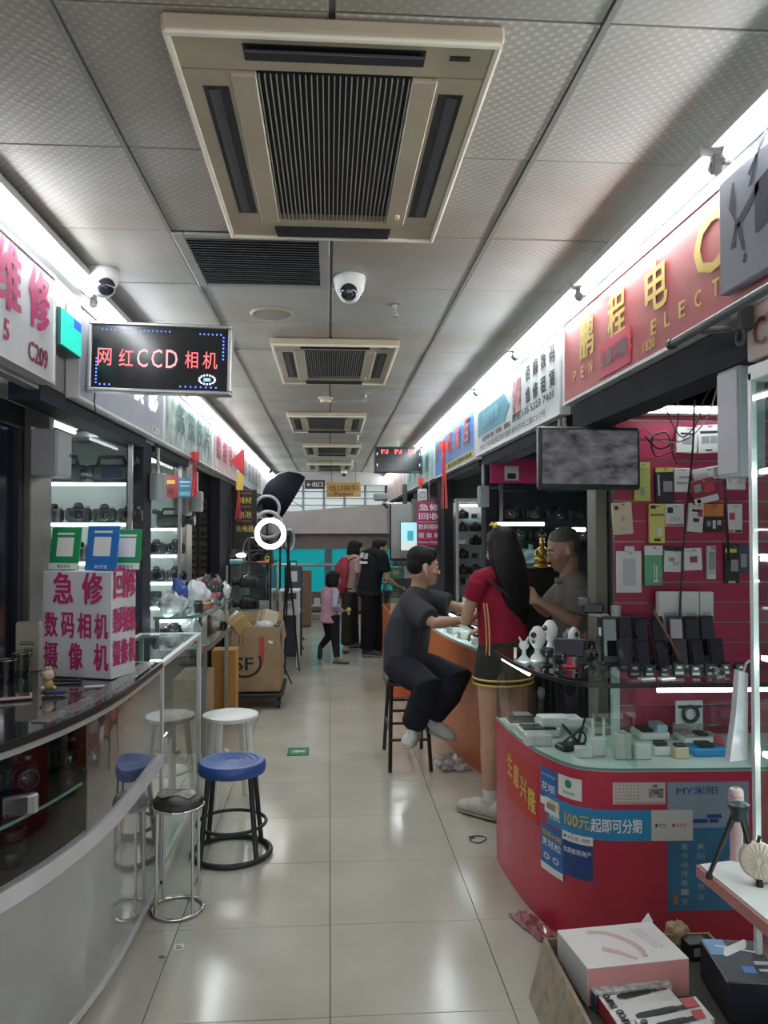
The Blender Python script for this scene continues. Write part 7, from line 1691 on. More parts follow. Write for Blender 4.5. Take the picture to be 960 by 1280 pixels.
# ================================================================ ON THE FLOOR
t = thing('floor_exit_sticker', 'green exit arrow plate set on the floor tiles', 'floor sign', px(373, 940, Z=0) ); 
MB().box(-.075, .075, -.095, .095, .0005, .004).build('plate', mat('dark_plate', (0.06, 0.10, 0.08), .35), t); MB().box(-.06, .06, -.055, .055, .004, .005).build('green_field', mat('exit_green', (0.04, 0.32, 0.14), .4), t)
MB().add([(-.04, 0, .0055), (-.005, .04, .0055), (-.005, .018, .0055), (.045, .018, .0055), (.045, -.018, .0055), (-.005, -.018, .0055), (-.005, -.04, .0055)], [(6, 5, 2, 1, 0), (5, 4, 3, 2)]).build('arrow', mat('pale_green', (0.45, 0.75, 0.5), .4), t)
o = px(598, 1050, Z=0)
P_ = smooth_path([(-.045, .03, .004), (.0, .045, .004), (.035, .03, .004), (.04, .0, .004), (.0, -.045, .004), (-.03, -.035, .004), (-.045, .0, .004), (-.02, .025, .004)], 4)
w_ = MB().loft(P_, .0028, 6).build('wire_loop', M_CABLE, None, 60); w_.location = o; tag(w_, 'thin dark wire loop lying on the floor tiles', 'wire')
t = thing('price_label', 'small white printed label lying on the floor by the counter foot', 'label', px(224, 1184, Z=0), R(10)); MB().box(-.018, .018, -.022, .022, .0005, .0015).build('paper', K['white'], t); MB().box(-.012, .012, -.012, -.006, .0015, .002).box(-.012, .004, .004, .010, .0015, .002).build('print', M_INK, t)
t = thing('leaf_scrap', 'dark scrap lying on the floor near the printed label', 'litter', px(202, 1197, Z=0)); MB().ell((0, 0, .003), (.010, .008, .003), 8, 5).build('scrap', M_CARTD, t); MB().box(.006, .014, -.002, .002, .001, .003).build('stem', M_CARTD, t)
# ================================================================ PEOPLE
def remesh(mb, voxel, it=5):
    me = mb.mesh('figure'); o = bpy.data.objects.new('figure', me); COL.objects.link(o)
    m = o.modifiers.new('r', 'REMESH'); m.mode = 'VOXEL'; m.voxel_size = voxel; m.use_smooth_shade = True
    s = o.modifiers.new('s', 'SMOOTH'); s.factor = .5; s.iterations = it
    dg = bpy.context.evaluated_depsgraph_get(); out = bpy.data.meshes.new_from_object(o.evaluated_get(dg))
    bpy.data.objects.remove(o); bpy.data.meshes.remove(me)
    return out
def rm(name, mb, m, parent, voxel=.007, it=5, label=None):
    return obj(name, remesh(mb, voxel, it), m, parent, 180, True, label)
M_SKIN = mat('skin', (0.52, 0.31, 0.215), .5, var=.05, scale=12); M_SKIN2 = mat('skin_tan', (0.44, 0.26, 0.18), .5, var=.05, scale=12)
M_HAIR = mat('black_hair', (0.010, 0.009, 0.009), .6, var=.2, scale=40, bump=.6, bscale=90, spec=.25); M_HAIRG = mat('greying_hair', (0.10, 0.095, 0.09), .6, var=.3, scale=60, bump=.4, bscale=150)
M_EYEW = mat('eye_white', (0.7, 0.68, 0.65), .3, var=0); M_LIP = mat('lips', (0.42, 0.17, 0.14), .5, var=0)
def cloth(n, c, r=.85): return mat(n, c, r, var=.08, scale=9, bump=.9, bscale=11, spec=.2)
def basis(f, u):
    f, u = V(f).normalized(), V(u).normalized(); r = f.cross(u).normalized(); u = r.cross(f)
    return r, f, u
def head(mb, c, f, u=(0, 0, 1), s=1.0):
    r, f, u = basis(f, u); c = V(c); A = Matrix((r, f, u)).transposed()
    q = lambda a, b, d: c + (r * a + f * b + u * d) * s
    E = lambda a, b, d, ra, rb, rd: mb.ell(q(a, b, d), (ra * s, rb * s, rd * s), 16, 12, A)
    E(0, -.012, .040, .076, .096, .086); E(0, .02, .0, .066, .074, .075)
    mb.loft([q(0, .022, -.01), q(0, .034, -.055), q(0, .052, -.085), q(0, .060, -.10)], [(.064 * s, .068 * s), (.056 * s, .056 * s), (.036 * s, .036 * s), (.020 * s, .020 * s)], 14, side=r, cap=.6)
    mb.loft([q(0, .086, .018), q(0, .098, -.010), q(0, .106, -.028)], [.008 * s, .010 * s, .013 * s], 8, cap=.8); E(-.011, .092, -.032, .009, .010, .008); E(.011, .092, -.032, .009, .010, .008)
    E(0, .076, .030, .052, .016, .012); E(-.04, .06, -.02, .026, .024, .026); E(.04, .06, -.02, .026, .024, .026)
    E(0, .084, -.060, .024, .012, .012); E(0, .078, -.088, .016, .016, .014)
    for sx in (-1, 1): E(sx * .078, -.008, -.002, .009, .019, .031); E(sx * .074, .002, -.022, .008, .010, .014)
    return q
def face_bits(t, q, r, s=1.0, hairm=None, brows=True):
    for sx in (-1, 1):
        e = MB(); e.ell(q(sx * .031, .079, .010), (.0125 * s, .0125 * s, .0075 * s), 10, 8); eo = e.build('eye', M_EYEW, t, 180, True)
        e = MB(); e.ell(q(sx * .031, .0885, .010), .0058 * s, 8, 6); e.build('iris', M_HAIR, eo, 180, True)
        if brows:
            e = MB(); e.loft([q(sx * .014, .091, .030), q(sx * .032, .089, .036), q(sx * .05, .076, .031)], [.0038 * s, .0045 * s, .003 * s], 6); e.build('eyebrow', hairm or M_HAIR, t, 60, True)
    e = MB(); e.loft([q(-.022, .086, -.060), q(0, .0965, -.058), q(.022, .086, -.060)], [.003 * s, .006 * s, .003 * s], 6, cap=.8); e.build('lips', M_LIP, t, 60, True)
def hand(mb, w, d, n, s, curl=.5, k=1.0):
    """w wrist, d direction of fingers, n palm-facing direction, s thumb side"""
    d = V(d).normalized(); n = (V(n) - d * d.dot(V(n))).normalized(); s = V(s); s = (s - d * d.dot(s) - n * n.dot(s)).normalized(); w = V(w)
    mb.loft([w - d * .02, w + d * .02 * k, w + d * .055 * k, w + d * .088 * k], [(.023 * k, .017 * k), (.030 * k, .015 * k), (.040 * k, .014 * k), (.040 * k, .012 * k)], 12, side=s, cap=.5)
    for off, L in zip((.030, .010, -.010, -.029), (.070, .078, .073, .057)):
        p = w + d * .085 * k + s * off * k; pts = [p - d * .02, p]; a = 0
        for seg in (.45, .32, .23):
            a += curl; p = p + (d * math.cos(a) + n * math.sin(a)) * (L * seg * k); pts.append(p)
        mb.loft(pts, [.0095 * k, .0095 * k, .0088 * k, .0082 * k, .0072 * k], 8, cap=.8)
    p = w + d * .02 * k + s * .024 * k; q1 = p + (d * .55 + s * .75 + n * .25).normalized() * .042 * k; q2 = q1 + (d * .9 + s * .2 + n * .4).normalized() * .030 * k; q3 = q2 + (d * .95 + n * .5 * curl).normalized() * .024 * k
    mb.loft([p, q1, q2, q3], [.014 * k, .012 * k, .0105 * k, .0085 * k], 8, cap=.8)
def limb(mb, pts, rads, n=12): mb.loft(smooth_path(pts, 1), rads, n, cap=.8)
def arm(mb, sh, el, wr, k=1.0):
    sh, el, wr = V(sh), V(el), V(wr)
    mb.loft([sh, sh.lerp(el, .35), sh.lerp(el, .8), el, el.lerp(wr, .25), el.lerp(wr, .65), wr], [.048 * k, .046 * k, .038 * k, .037 * k, .039 * k, .031 * k, .024 * k], 12, cap=.7)
def sleeve(mb, sh, el, f, r0, r1, wr=None, r2=None):
    sh, el = V(sh), V(el)
    if wr is None: mb.loft([sh, sh.lerp(el, f * .5), sh.lerp(el, f)], [r0, (r0 + r1) / 2, r1], 14, cap=.15)
    else: mb.loft([sh, sh.lerp(el, .5), el, el.lerp(V(wr), .5), V(wr)], [r0, (r0 + r1) / 2, r1, (r1 + r2) / 2, r2], 14, cap=.15)
def shoe(t, an, d, m, ms, L=.26, k=1.0, laces=False):
    """ankle point an (about 7 cm above the sole), pointing along d"""
    d = V(d).normalized(); an = V(an); u = V((0, 0, 1)); s = d.cross(u).normalized(); u = s.cross(d); base = an - u * .07 * k
    P = lambda a, b: base + d * a + u * b
    mb = MB(); mb.loft([P(-.05 * k, .045 * k), P(0, .048 * k), P(L * .35, .042 * k), P(L * .55, .034 * k), P(L * .72, .028 * k)], [(.034 * k, .042 * k), (.038 * k, .046 * k), (.042 * k, .040 * k), (.046 * k, .032 * k), (.034 * k, .024 * k)], 14, side=s, cap=.5); mb.loft([P(0, .05 * k), an + u * .03], [.042 * k, .040 * k], 12, cap=.2)
    o = rm('shoe', mb, m, t, .006 if k > .8 else .007, 3)
    mb = MB(); mb.loft([P(-.068 * k, .012), P(0, .012), P(L * .35, .011), P(L * .6, .011), P(L * .80, .014)], [(.026 * k, .012), (.042 * k, .013), (.044 * k, .012), (.049 * k, .012), (.026 * k, .010)], 14, side=s, cap=.3); mb.build('sole', ms, o, 60, True)
    if laces:
        lc = MB()
        for a in (.30, .40, .50): lc.loft([P(L * a, .042 * k) + s * .030 * k, P(L * a, (.088 - .035 * a) * k), P(L * a, .042 * k) - s * .030 * k], .005, 6)
        lc.build('laces', M_GREY, o, 60, True)
    return o
def torso(mb, pel, chest, neck, side, a=(.155, .11), b=(.19, .12), c=(.12, .08), ext=.0, shL=None, shR=None, rs=.065):
    pel, chest, neck = V(pel), V(chest), V(neck); w = pel.lerp(chest, .5)
    mb.loft([pel - (chest - pel).normalized() * ext, pel, w, chest, chest.lerp(neck, .55), neck], [a, a, ((a[0] + b[0]) / 2 * .96, (a[1] + b[1]) / 2), b, ((b[0] + c[0]) / 2 * 1.02, (b[1] + c[1]) / 2), c], 18, side=side, cap=.25)
    if shL is not None: mb.loft([V(shL), (V(shL) + V(shR)) / 2 + (neck - chest) * .2, V(shR)], [rs, rs * 1.15, rs], 12, cap=.7)
def shorthair(mb, q, s=1.0, A=None):
    E = lambda a, b, d, ra, rb, rd: mb.ell(q(a, b, d), (ra * s, rb * s, rd * s), 16, 12, A)
    E(0, -.018, .064, .083, .098, .074); E(0, -.050, .020, .076, .064, .075); E(0, .040, .098, .055, .045, .03)
    for sx in (-1, 1): E(sx * .066, -.012, .045, .014, .05, .042)

# ---------------------------------------------------------------- man on the tall stool
t = P1 = thing('person', 'young man in dark grey tee and black trousers sitting on the tall black stool', 'person', (.53, 5.4, .0))
fdir = V((.93, -.36, 0)).normalized(); sd = fdir.cross(V(ZP))
pel, chest, neck = V((.53, 5.42, .67)), V((.565, 5.39, 1.00)), V((.60, 5.37, 1.17))
shR, shL = V((.525, 5.20, 1.095)), V((.67, 5.54, 1.095)); elR, wrR = V((.665, 5.03, .985)), V((.89, 5.10, 1.00)); elL, wrL = V((.87, 5.46, 1.05)), V((1.0, 5.27, 1.03))
hc = px(529, 709, Y=5.33); hf = V((.95, .16, -.10)); Ah = Matrix(basis(hf, (0, 0, 1))).transposed()
mb = MB(); q1 = head(mb, hc, hf, (.08, 0, 1), 1.08); mb.loft([neck - V((0, 0, .05)), neck.lerp(hc, .45), hc - V((.03, 0, .03))], [.062, .056, .058], 14, cap=.3)
torso(mb, pel, chest, neck, sd, (.13, .09), (.16, .10), (.09, .06), 0, shL, shR, .045)
arm(mb, shR, elR, wrR); arm(mb, shL, elL, wrL); hand(mb, wrR, (.97, .12, -.1), (0, .3, -1), (0, 1, .2), .45); hand(mb, wrL, (.6, -.6, -.35), (-.2, -.3, -1), (-.6, -.6, .2), .5)
for h_, k_, a_ in (((.48, 5.34, .64), (.62, 4.97, .58), (.55, 5.12, .29)), ((.57, 5.51, .64), (.865, 5.20, .585), (.69, 5.24, .31))): mb.loft([h_, k_, a_], [.07, .05, .034], 10, cap=.6)
rm('body', mb, M_SKIN, t, .0065, 4); face_bits(t, q1, None, 1.08)
mb = MB(); shorthair(mb, q1, 1.08, Ah); rm('hair', mb, M_HAIR, t, .007, 3)
mb = MB(); torso(mb, pel, chest, neck - V((0, 0, .005)), sd, (.185, .135), (.205, .14), (.085, .07), .07, shL, shR, .078); sleeve(mb, shR, elR, .82, .082, .086); sleeve(mb, shL, elL, .82, .082, .086)
mb.loft([pel + V((-.10, .02, -.02)), pel + V((-.09, .02, .18)), chest + V((-.08, .0, .02))], [(.12, .05), (.13, .06), (.12, .05)], 12, side=sd, cap=.5)
rm('t_shirt', mb, cloth('charcoal_tee', (0.052, 0.055, 0.062)), t, .009, 5)
mb = MB(); mb.loft([pel + V((-.05, .0, -.02)), pel + V((.03, -.02, -.0))], [(.19, .11), (.18, .11)], 14, side=sd, cap=.7)
for h_, k_, a_ in (((.47, 5.33, .66), (.625, 4.96, .60), (.55, 5.12, .335)), ((.57, 5.51, .66), (.868, 5.20, .60), (.685, 5.24, .36))):
    h_, k_, a_ = V(h_), V(k_), V(a_); mb.loft([h_, h_.lerp(k_, .5), k_ - V((0, 0, .005)), k_.lerp(a_, .4), a_], [.105, .10, .09, .092, .085], 14, cap=.4)
rm('trousers', mb, cloth('black_trousers', (0.018, 0.02, 0.028)), t, .009, 5)
M_SNK = mat('white_sneaker', (0.60, 0.59, 0.57), .6, var=.06, scale=20); M_SOLE = mat('grey_sole', (0.42, 0.41, 0.40), .6)
shoe(t, (.55, 5.13, .30), (-.35, -.9, -.10), M_SNK, M_SOLE, .25, 1.1, laces=True); shoe(t, (.69, 5.24, .31), (.55, -.75, -.10), M_SNK, M_SOLE, .25, 1.1, laces=True)
mb = MB(); mb.loft([q1(.084, -.006, -.02), q1(.087, .0, -.045)], [.005, .0035], 6, cap=.6); mb.build('earphone', K['white'], t, 60, True)
# the stool
t = thing('tall_black_stool', 'tall black square stool with four splayed legs under the seated man', 'stool', (.53, 5.43, 0))
MB().box(-.15, .15, -.15, .15, .535, .565, .008).build('seat', M_BLACK, t)
lg = {}
for sx in (-1, 1):
    for sy in (-1, 1): MB().loft([(sx * .115, sy * .125, .54), (sx * .135, sy * .275, .004)], [(.013, .013)] * 2, 4).build('leg', M_BLACK, t); lg[sx, sy] = 1
for z, e in ((.20, .225), (.38, .172)):
    for sy in (-1, 1): MB().cyl((-.126, sy * e, z), (.126, sy * e, z), .010, n=8).build('rung', M_BLACK, t)
for sx in (-1, 1): MB().cyl((sx * .128, -.21, .25), (sx * .128, .21, .25), .010, n=8).build('rung', M_BLACK, t)

# ---------------------------------------------------------------- girl in red
t = P2 = thing('person', 'woman with long black hair in red top and dark skirt at the orange counter', 'person', (.95, 4.36, .0))
f2 = V((-.50, .86, 0)).normalized(); s2 = f2.cross(V(ZP))
pel, chest, neck = V((.975, 4.37, .90)), V((.965, 4.40, 1.19)), V((.965, 4.41, 1.345))
shR, shL = chest + s2 * .165 + V((0, 0, .115)), chest - s2 * .165 + V((0, 0, .115))
elL, wrL = V((.755, 4.37, 1.075)), V((.86, 4.58, 1.085)); elR, wrR = V((1.07, 4.62, 1.06)), V((.93, 4.74, .99))
hc = V((.975, 4.42, 1.465)); hf = V((-.42, .9, -.22)); hu = (0, 0, 1)
mb = MB(); q2 = head(mb, hc, hf, hu, .98); mb.loft([neck - V((0, 0, .04)), hc - V((0, 0, .03))], [.05, .05], 12, cap=.3); torso(mb, pel, chest, neck, s2, (.13, .10), (.135, .09), (.08, .055), 0, shL, shR, .04)
arm(mb, shL, elL, wrL, .86); arm(mb, shR, elR, wrR, .86); hand(mb, wrL, (.45, .8, -.1), (.6, -.3, -.6), (0, .3, 1), .5, .9); hand(mb, wrR, (-.75, .3, -.35), (0, .2, -1), (.2, .9, .3), .5, .9)
lL = [V(p) for p in ((.895, 4.33, .84), (.885, 4.325, .47), (.880, 4.30, .28), (.878, 4.30, .09))]; lR = [V(p) for p in ((1.055, 4.42, .84), (1.06, 4.42, .47), (1.06, 4.41, .28), (1.06, 4.42, .09))]
for L_ in (lL, lR): mb.loft([L_[0], L_[0].lerp(L_[1], .5), L_[1], L_[1].lerp(L_[2], .6), L_[2], L_[3]], [.085, .072, .054, .056, .048, .033], 14, cap=.4)
rm('body', mb, M_SKIN, t, .0065, 4); face_bits(t, q2, None, .98)
Ah = Matrix(basis(hf, hu)).transposed()
mb = MB(); shorthair(mb, q2, 1.02, Ah)
bk_ = -V(hf).normalized(); bk_.z = 0
mb.loft([hc + bk_ * .03 + V((0, 0, .05)), hc + bk_ * .07 - V((0, 0, .04)), hc + bk_ * .10 - V((0, 0, .14)), hc + bk_ * .115 - V((0, 0, .26)) + s2 * .02, hc + bk_ * .115 - V((0, 0, .38)) + s2 * .035, hc + bk_ * .11 - V((0, 0, .46)) + s2 * .045], [(.085, .07), (.105, .06), (.115, .05), (.10, .035), (.07, .025), (.035, .015)], 16, side=s2, cap=.4)
for sx in (-1, 1): mb.loft([q2(sx * .075, -.01, .05), q2(sx * .085, -.03, -.06), q2(sx * .085, -.07, -.17)], [.028, .03, .02], 10, cap=.6)
rm('hair', mb, M_HAIR, t, .008, 4)
b = MB(); b.ell(q2(-.045, -.03, .142), .016, 10, 8); b.ell(q2(-.052, -.012, .155), .011, 10, 8); b.loft([q2(-.052, .0, .155), q2(-.055, .012, .153)], [.006, .002], 6); b.ell(q2(-.028, -.04, .14), (.014, .01, .008), 8, 6); b.build('hair_clip', mat('yellow_clip', (0.75, 0.58, 0.05), .4), t, 60, True, 'yellow hair clip')
M_REDT = cloth('red_top', (0.27, 0.015, 0.035))
mb = MB(); torso(mb, pel, chest, neck, s2, (.158, .122), (.158, .112), (.07, .06), .0, shL, shR, .056); sleeve(mb, shL, elL, .45, .058, .056); sleeve(mb, shR, elR, .45, .058, .056); rm('red_top', mb, M_REDT, t, .008, 5)
M_STRP = mat('orange_stripe', (0.62, 0.30, 0.14), .7)
for k, da in enumerate((-.012, .012)):
    pts = []
    for z in (.90, .97, 1.04, 1.11, 1.18):
        u = (z - .9) / .29; cen = pel.lerp(chest, min(1, u)); a = .1625 - .010 * math.sin(PI * u); ang = math.atan2(-.045 + da * 2, -a)
        pts.append(cen - s2 * (a * .965) - f2 * (.042 + da) + V((0, 0, 0)))
    MB().loft(pts, [(.005, .004)] * 5, 6).build('side_stripe', M_STRP, t, 60, True)
mb = MB(); mb.loft([pel + V((0, 0, .07)), pel + V((0, 0, -.02)), pel + V((-.005, 0, -.17))], [(.150, .118), (.172, .140), (.180, .150)], 18, side=s2, cap=.05); SK = rm('skirt', mb, cloth('olive_black_skirt', (0.035, 0.034, 0.026)), t, .009, 4)
for z, m in ((-.135, M_YEL), (-.163, M_YEL)):
    mb = MB(); n_ = 36; cen = pel + V((-.004, 0, z)); k = (.179, .149); ring = [cen + s2 * (k[0] * 1.018 * math.cos(2 * PI * i / n_)) + f2 * (k[1] * 1.018 * math.sin(2 * PI * i / n_)) for i in range(n_)]; mb.loft(ring, [(.0055, .003)] * n_, 6, side=ZP, closed=True); mb.build('yellow_hem_stripe', m, SK, 60, True)
mb = MB(); n_ = 36; strap = [chest + s2 * (.17 * math.cos(a)) + f2 * (.125 * math.sin(a)) + V((0, 0, -.02 - .17 * math.cos(a) * .9)) for a in [PI + PI * i / 14 for i in range(15)]]
mb.loft(strap, [(.007, .003)] * 15, 6); mb.build('bag_strap', M_BLACK, t, 60, True)
M_SNK2 = mat('chunky_white_sneaker', (0.56, 0.53, 0.47), .6, var=.10, scale=25)
shoe(t, (.878, 4.30, .085), (-.66, .75, 0), M_SNK2, mat('olive_sole', (0.28, 0.25, 0.18), .6), .27, 1.15, True); shoe(t, (1.06, 4.42, .085), (-.5, .85, 0), M_SNK2, MATS['olive_sole'], .27, 1.15, True)
for L_ in (lL, lR): mb = MB(); mb.loft([L_[3] + V((0, 0, .02)), L_[3] + V((0, 0, .075))], [.037, .040], 12); mb.build('sock', K['white'], t, 40, True)
mb = MB(); mb.loft([shR + V((.0, .06, -.2)), shR + V((.03, .06, -.32)), pel + s2 * .18 + V((0, .03, .03))], .006, 6); mb.build('hanging_cord', M_BLACK, t, 60, True)

# ---------------------------------------------------------------- vendor in grey polo
t = P3 = thing('person', 'man with short greying hair in a grey-brown polo behind the orange counter', 'person', (1.40, 4.55, .0))
f3 = V((-.95, .12, 0)).normalized(); s3 = f3.cross(V(ZP))
pel, chest, neck = V((1.45, 4.56, .82)), V((1.44, 4.55, 1.11)), V((1.405, 4.55, 1.29))
shL, shR = chest - s3 * .18 + V((.0, 0, .13)), chest + s3 * .18 + V((.0, 0, .13))
elL, wrL = V((1.375, 4.33, 1.065)), V((1.17, 4.36, 1.185)); elR, wrR = V((1.33, 4.76, 1.08)), V((1.16, 4.56, 1.20))
hc = px(705, 688, Y=4.54); hf = V((-.92, -.02, -.30))
mb = MB(); q3 = head(mb, hc, hf, (-.25, 0, 1), 1.02); mb.loft([neck - V((0, 0, .04)), hc + V((.03, 0, -.03))], [.058, .054], 12, cap=.3); torso(mb, pel, chest, neck, s3, (.14, .10), (.16, .10), (.09, .06), 0, shL, shR, .045)
arm(mb, shL, elL, wrL); arm(mb, shR, elR, wrR); hand(mb, wrL, (-.85, .1, .25), (.1, .8, -.2), (.1, .1, 1), .6); hand(mb, wrR, (-.8, -.3, .1), (0, -.8, -.3), (0, 0, 1), .6)
for y in (4.46, 4.66): mb.loft([(1.43, y, .84), (1.43, y, .45), (1.43, y, .08)], [.08, .055, .036], 10, cap=.4)
rm('body', mb, M_SKIN2, t, .007, 4); face_bits(t, q3, None, 1.02, M_HAIRG)
Ah = Matrix(basis(hf, (-.25, 0, 1))).transposed()
mb = MB(); E = lambda a, b, d, ra, rb, rd: mb.ell(q3(a, b, d), (ra, rb, rd), 16, 12, Ah); E(0, -.018, .066, .080, .094, .068); E(0, -.052, .025, .073, .058, .065); rm('hair', mb, M_HAIRG, t, .007, 3)
mb = MB(); torso(mb, pel, chest, neck - V((0, 0, .01)), s3, (.19, .14), (.20, .135), (.085, .07), .06, shL, shR, .076); sleeve(mb, shL, elL, .75, .08, .084); sleeve(mb, shR, elR, .75, .08, .084); rm('polo_shirt', mb, cloth('taupe_polo', (0.20, 0.18, 0.155)), t, .009, 5)
mb = MB(); n_ = 20; ring = [neck + V((.075 * math.cos(2 * PI * i / n_) - .005, .078 * math.sin(2 * PI * i / n_), .012 + .018 * math.cos(2 * PI * i / n_))) for i in range(n_)]; mb.loft(ring, [(.018, .007)] * n_, 6, side=ZP, closed=True); mb.build('collar', MATS['taupe_polo'], t, 60, True)
mb = MB(); mb.loft([pel, pel - V((0, 0, .08))], [(.18, .13), (.18, .13)], 14, side=s3, cap=.5)
for y in (4.46, 4.66): mb.loft([(1.43, y, .82), (1.43, y, .45), (1.43, y, .06)], [.095, .075, .065], 12, cap=.2)
rm('trousers', mb, cloth('dark_trousers', (0.02, 0.022, 0.03)), t, .01, 4)
for y in (4.46, 4.66): shoe(t, (1.43, y, .075), (-1, 0, 0), M_BLACK, M_SOLE, .26)
ph = thing('smartphone', 'phone held in the hands of the man in the grey-brown polo', 'phone', (1.085, 4.455, 1.195), (R(70), 0, R(-80))); MB().box(-.036, .036, -.07, .07, -.004, .004, .003).build('shell', M_BLACK, ph); MB().box(-.033, .033, -.066, .066, .004, .0048).build('screen', M_LENS, ph)

# ---------------------------------------------------------------- far people
def walker(label, loc, f, pel, chest, neck, hc, hf, sh, arms, legs, feet, cols, hs=1.0, k=1.0, shoes=None, long_sleeve=True, wide=1.0, hair='bob'):
    t = thing('person', label, 'person', loc); f = V(f).normalized(); s = f.cross(V(ZP)); pel, chest, neck, hc = V(pel), V(chest), V(neck), V(hc)
    shR, shL = chest + s * sh + V((0, 0, .10 * k)), chest - s * sh + V((0, 0, .10 * k))
    mb = MB(); q = head(mb, hc, hf, (0, 0, 1), hs); mb.loft([neck - V((0, 0, .03)), hc - V((0, 0, .03))], [.05 * k, .048 * k], 12, cap=.3); torso(mb, pel, chest, neck, s, (.12 * k, .09 * k), (.13 * k, .09 * k), (.07 * k, .05 * k), 0, shL, shR, .04 * k)
    for S_, (e, w, d) in zip((shR, shL), arms): arm(mb, S_, e, w, .9 * k); hand(mb, w, d, (0, 0, -1), (0, .5, .3), .5, .95 * k)
    for L_ in legs: mb.loft([V(p) for p in L_], [.07 * k, .05 * k, .033 * k], 10, cap=.4)
    rm('body', mb, M_SKIN, t, .010, 3); face_bits(t, q, None, hs)
    A = Matrix(basis(hf, (0, 0, 1))).transposed(); mb = MB(); shorthair(mb, q, hs, A)
    if hair == 'bob':
        mb.ell(q(0, -.05, -.02), (.088 * hs, .06 * hs, .085 * hs), 14, 10, A)
        for sx in (-1, 1): mb.ell(q(sx * .07, -.01, -.02), (.022 * hs, .05 * hs, .07 * hs), 10, 8, A)
    rm('hair', mb, M_HAIR, t, .009, 3)
    mb = MB(); torso(mb, pel, chest, neck, s, (.165 * k * wide, .125 * k * wide), (.165 * k, .12 * k), (.07 * k, .06 * k), .0, shL, shR, .06 * k)
    if cols[3]: mb.loft([pel, pel - V((0, 0, cols[3]))], [(.17 * k * wide, .13 * k * wide), (.195 * k * wide, .16 * k * wide)], 16, side=s, cap=.1)
    body_sl = [(shR, arms[0]), (shL, arms[1])]
    if cols[4] is None:
        for S_, (e, w, d) in body_sl: sleeve(mb, S_, e, .7, .07 * k, .072 * k) if not long_sleeve else sleeve(mb, S_, e, 1, .07 * k, .058 * k, w, .042 * k)
    rm('top', mb, cols[0], t, .011, 4)
    if cols[4] is not None:
        mb = MB()
        for S_, (e, w, d) in body_sl: sleeve(mb, S_, e, 1, .066 * k, .054 * k, w, .04 * k)
        rm('sleeves', mb, cols[4], t, .010, 3)
    mb = MB(); mb.loft([pel + V((0, 0, .03)), pel - V((0, 0, .06 * k))], [(.15 * k, .115 * k)] * 2, 14, side=s, cap=.5)
    for L_ in legs: L_ = [V(p) for p in L_]; mb.loft([L_[0], L_[1], L_[1].lerp(L_[2], .93)], cols[2], 12, cap=.2)
    rm('trousers', mb, cols[1], t, .010, 3)
    for a, d in feet: shoe(t, a, d, shoes[0], shoes[1], .25 * k, k)
    return t, q, s, f
M_BRSH = mat('tan_shoe', (0.26, 0.21, 0.15), .7); M_DKSH = mat('dark_shoe', (0.05, 0.05, 0.05), .6)
walker('child in lavender sleeves and pink tunic walking with raised heel', (.02, 9.55, 0), (.75, .66, 0), (.0, 9.55, .58), (.005, 9.56, .78), (.015, 9.57, .89), px(417, 726, Y=9.57), (.8, .6, -.15), .105,
       [((.06, 9.38, .68), (.15, 9.50, .62), (.7, .5, 0)), ((-.06, 9.68, .68), (.06, 9.72, .62), (.7, .3, 0))],
       [((.05, 9.50, .56), (.07, 9.48, .30), (.09, 9.42, .06)), ((-.03, 9.60, .56), (.0, 9.60, .31), (-.11, 9.68, .16))],
       [((.09, 9.42, .055), (.75, -.2, 0)), ((-.115, 9.69, .155), (-.05, .35, -.9))],
       (cloth('pink_tunic', (0.60, 0.34, 0.42)), cloth('black_leggings', (0.02, 0.02, 0.022)), [.075, .055, .038], .10, cloth('lavender_sleeve', (0.44, 0.42, 0.52))), .90, .72, (M_BRSH, M_DKSH), wide=1.0)
u = thing('yellow_toy', 'small yellow toy held by the child in pink', 'toy', (.235, 9.62, .60)); b = MB(); b.ell((0, 0, .02), (.03, .03, .028), 10, 8); b.build('toy_head', mat('toy_yellow', (0.7, 0.5, 0.1), .5), u, 180); MB().cyl((0, 0, -.04), (0, 0, .0), .012, n=8).build('toy_handle', K['white'], u)
w_, q_, sW, fW = walker('woman with a red backpack and dark trousers bending toward a stall', (.27, 10.45, 0), (.85, .5, 0), (.25, 10.45, .80), (.29, 10.47, 1.10), (.33, 10.49, 1.25), px(444, 688, Y=10.5), (.9, .4, -.2), .15,
       [((.42, 10.25, .95), (.55, 10.35, .90), (.8, .4, 0)), ((.35, 10.75, .95), (.50, 10.75, .90), (.8, .2, 0))],
       [((.25, 10.38, .78), (.24, 10.38, .42), (.22, 10.37, .07)), ((.29, 10.56, .78), (.30, 10.56, .42), (.33, 10.58, .07))],
       [((.22, 10.37, .075), (-.1, -1, 0)), ((.33, 10.58, .075), (.85, .3, 0))],
       (cloth('pale_rose_top', (0.50, 0.36, 0.32)), cloth('olive_trousers', (0.045, 0.042, 0.036)), [.095, .085, .075], .02, None), 1.0, .95, (M_BRSH, M_DKSH), long_sleeve=False, wide=.9)
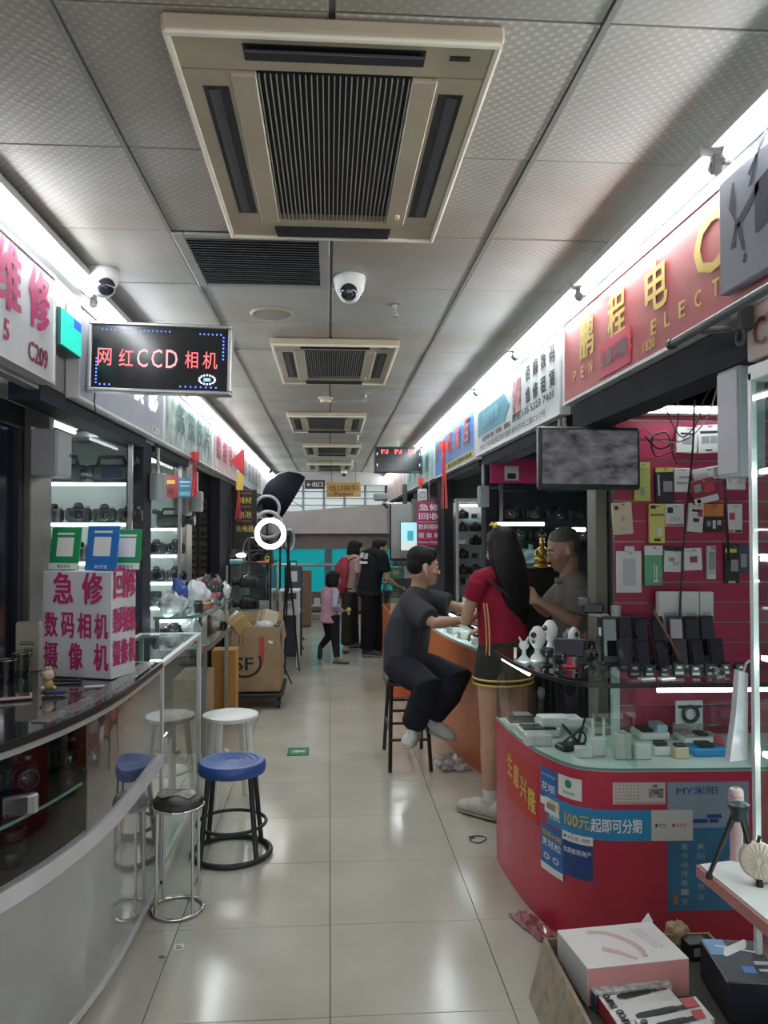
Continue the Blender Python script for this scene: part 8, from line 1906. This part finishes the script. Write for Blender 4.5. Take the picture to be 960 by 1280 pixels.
u = thing('red_backpack', 'red backpack worn on the back of the bending woman', 'backpack', (.13, 10.40, .78)); b = MB(); b.loft([(-.005, 0, .0), (.0, 0, .12), (.03, 0, .30), (.065, .0, .42)], [(.12, .06), (.145, .085), (.14, .08), (.08, .045)], 16, side=sW, cap=.5); rm_ = b.build('pack_body', cloth('red_pack', (0.36, 0.05, 0.07)), u, 60)
b = MB(); b.loft([(-.085, 0, .05), (-.07, 0, .2)], [(.09, .03), (.09, .025)], 12, side=sW, cap=.5); b.build('front_pocket', MATS['red_pack'], u, 60)
for sx in (-1, 1): b = MB(); b.loft([V((.06, 0, .40)) + sW * .07 * sx, V((.16, 0, .46)) + sW * .10 * sx, V((.24, .02, .30)) + sW * .12 * sx], .012, 8); b.build('shoulder_strap', MATS['red_pack'], u, 60)
m_, q_, sM, fM = walker('man in black with white print on his back leaning toward a stall', (.52, 10.0, 0), (.80, .60, 0), (.50, 10.0, .83), (.555, 10.04, 1.17), (.60, 10.07, 1.32), px(475, 686, Y=10.1), (.92, .3, -.1), .175,
       [((.72, 9.86, .98), (.86, 9.96, .88), (.8, .5, -.2)), ((.60, 10.32, .98), (.68, 10.28, .9), (.8, .2, 0))],
       [((.50, 9.93, .80), (.49, 9.93, .43), (.475, 9.95, .07)), ((.56, 10.09, .80), (.58, 10.09, .43), (.60, 10.10, .07))],
       [((.475, 9.95, .075), (.85, -.3, 0)), ((.60, 10.10, .075), (.9, .2, 0))],
       (cloth('black_top', (0.014, 0.014, 0.017)), cloth('black_pants', (0.012, 0.012, 0.015)), [.105, .10, .09], .06, None), 1.0, 1.05, (M_DKSH, M_SOLE), long_sleeve=False, hair='short')
bx = -fM
for k, (dx, dz, c_) in enumerate(((-.045, .06, '福'), (.04, .05, '运'), (.0, -.03, '▬'))):
    o_ = V((.555, 10.04, 1.21)) + bx * .135 + V((0, 0, dz)) + sM * dx + V((0, 0, 0)); text(c_, M_WPRINT, m_, o_ + V((-.012 if dz > 0 else -.02, -.01, 0)), sM, (fM * .25 + V(ZP)), .075 if k < 2 else .16, .075 if k < 2 else .03, .03, name='back_print')
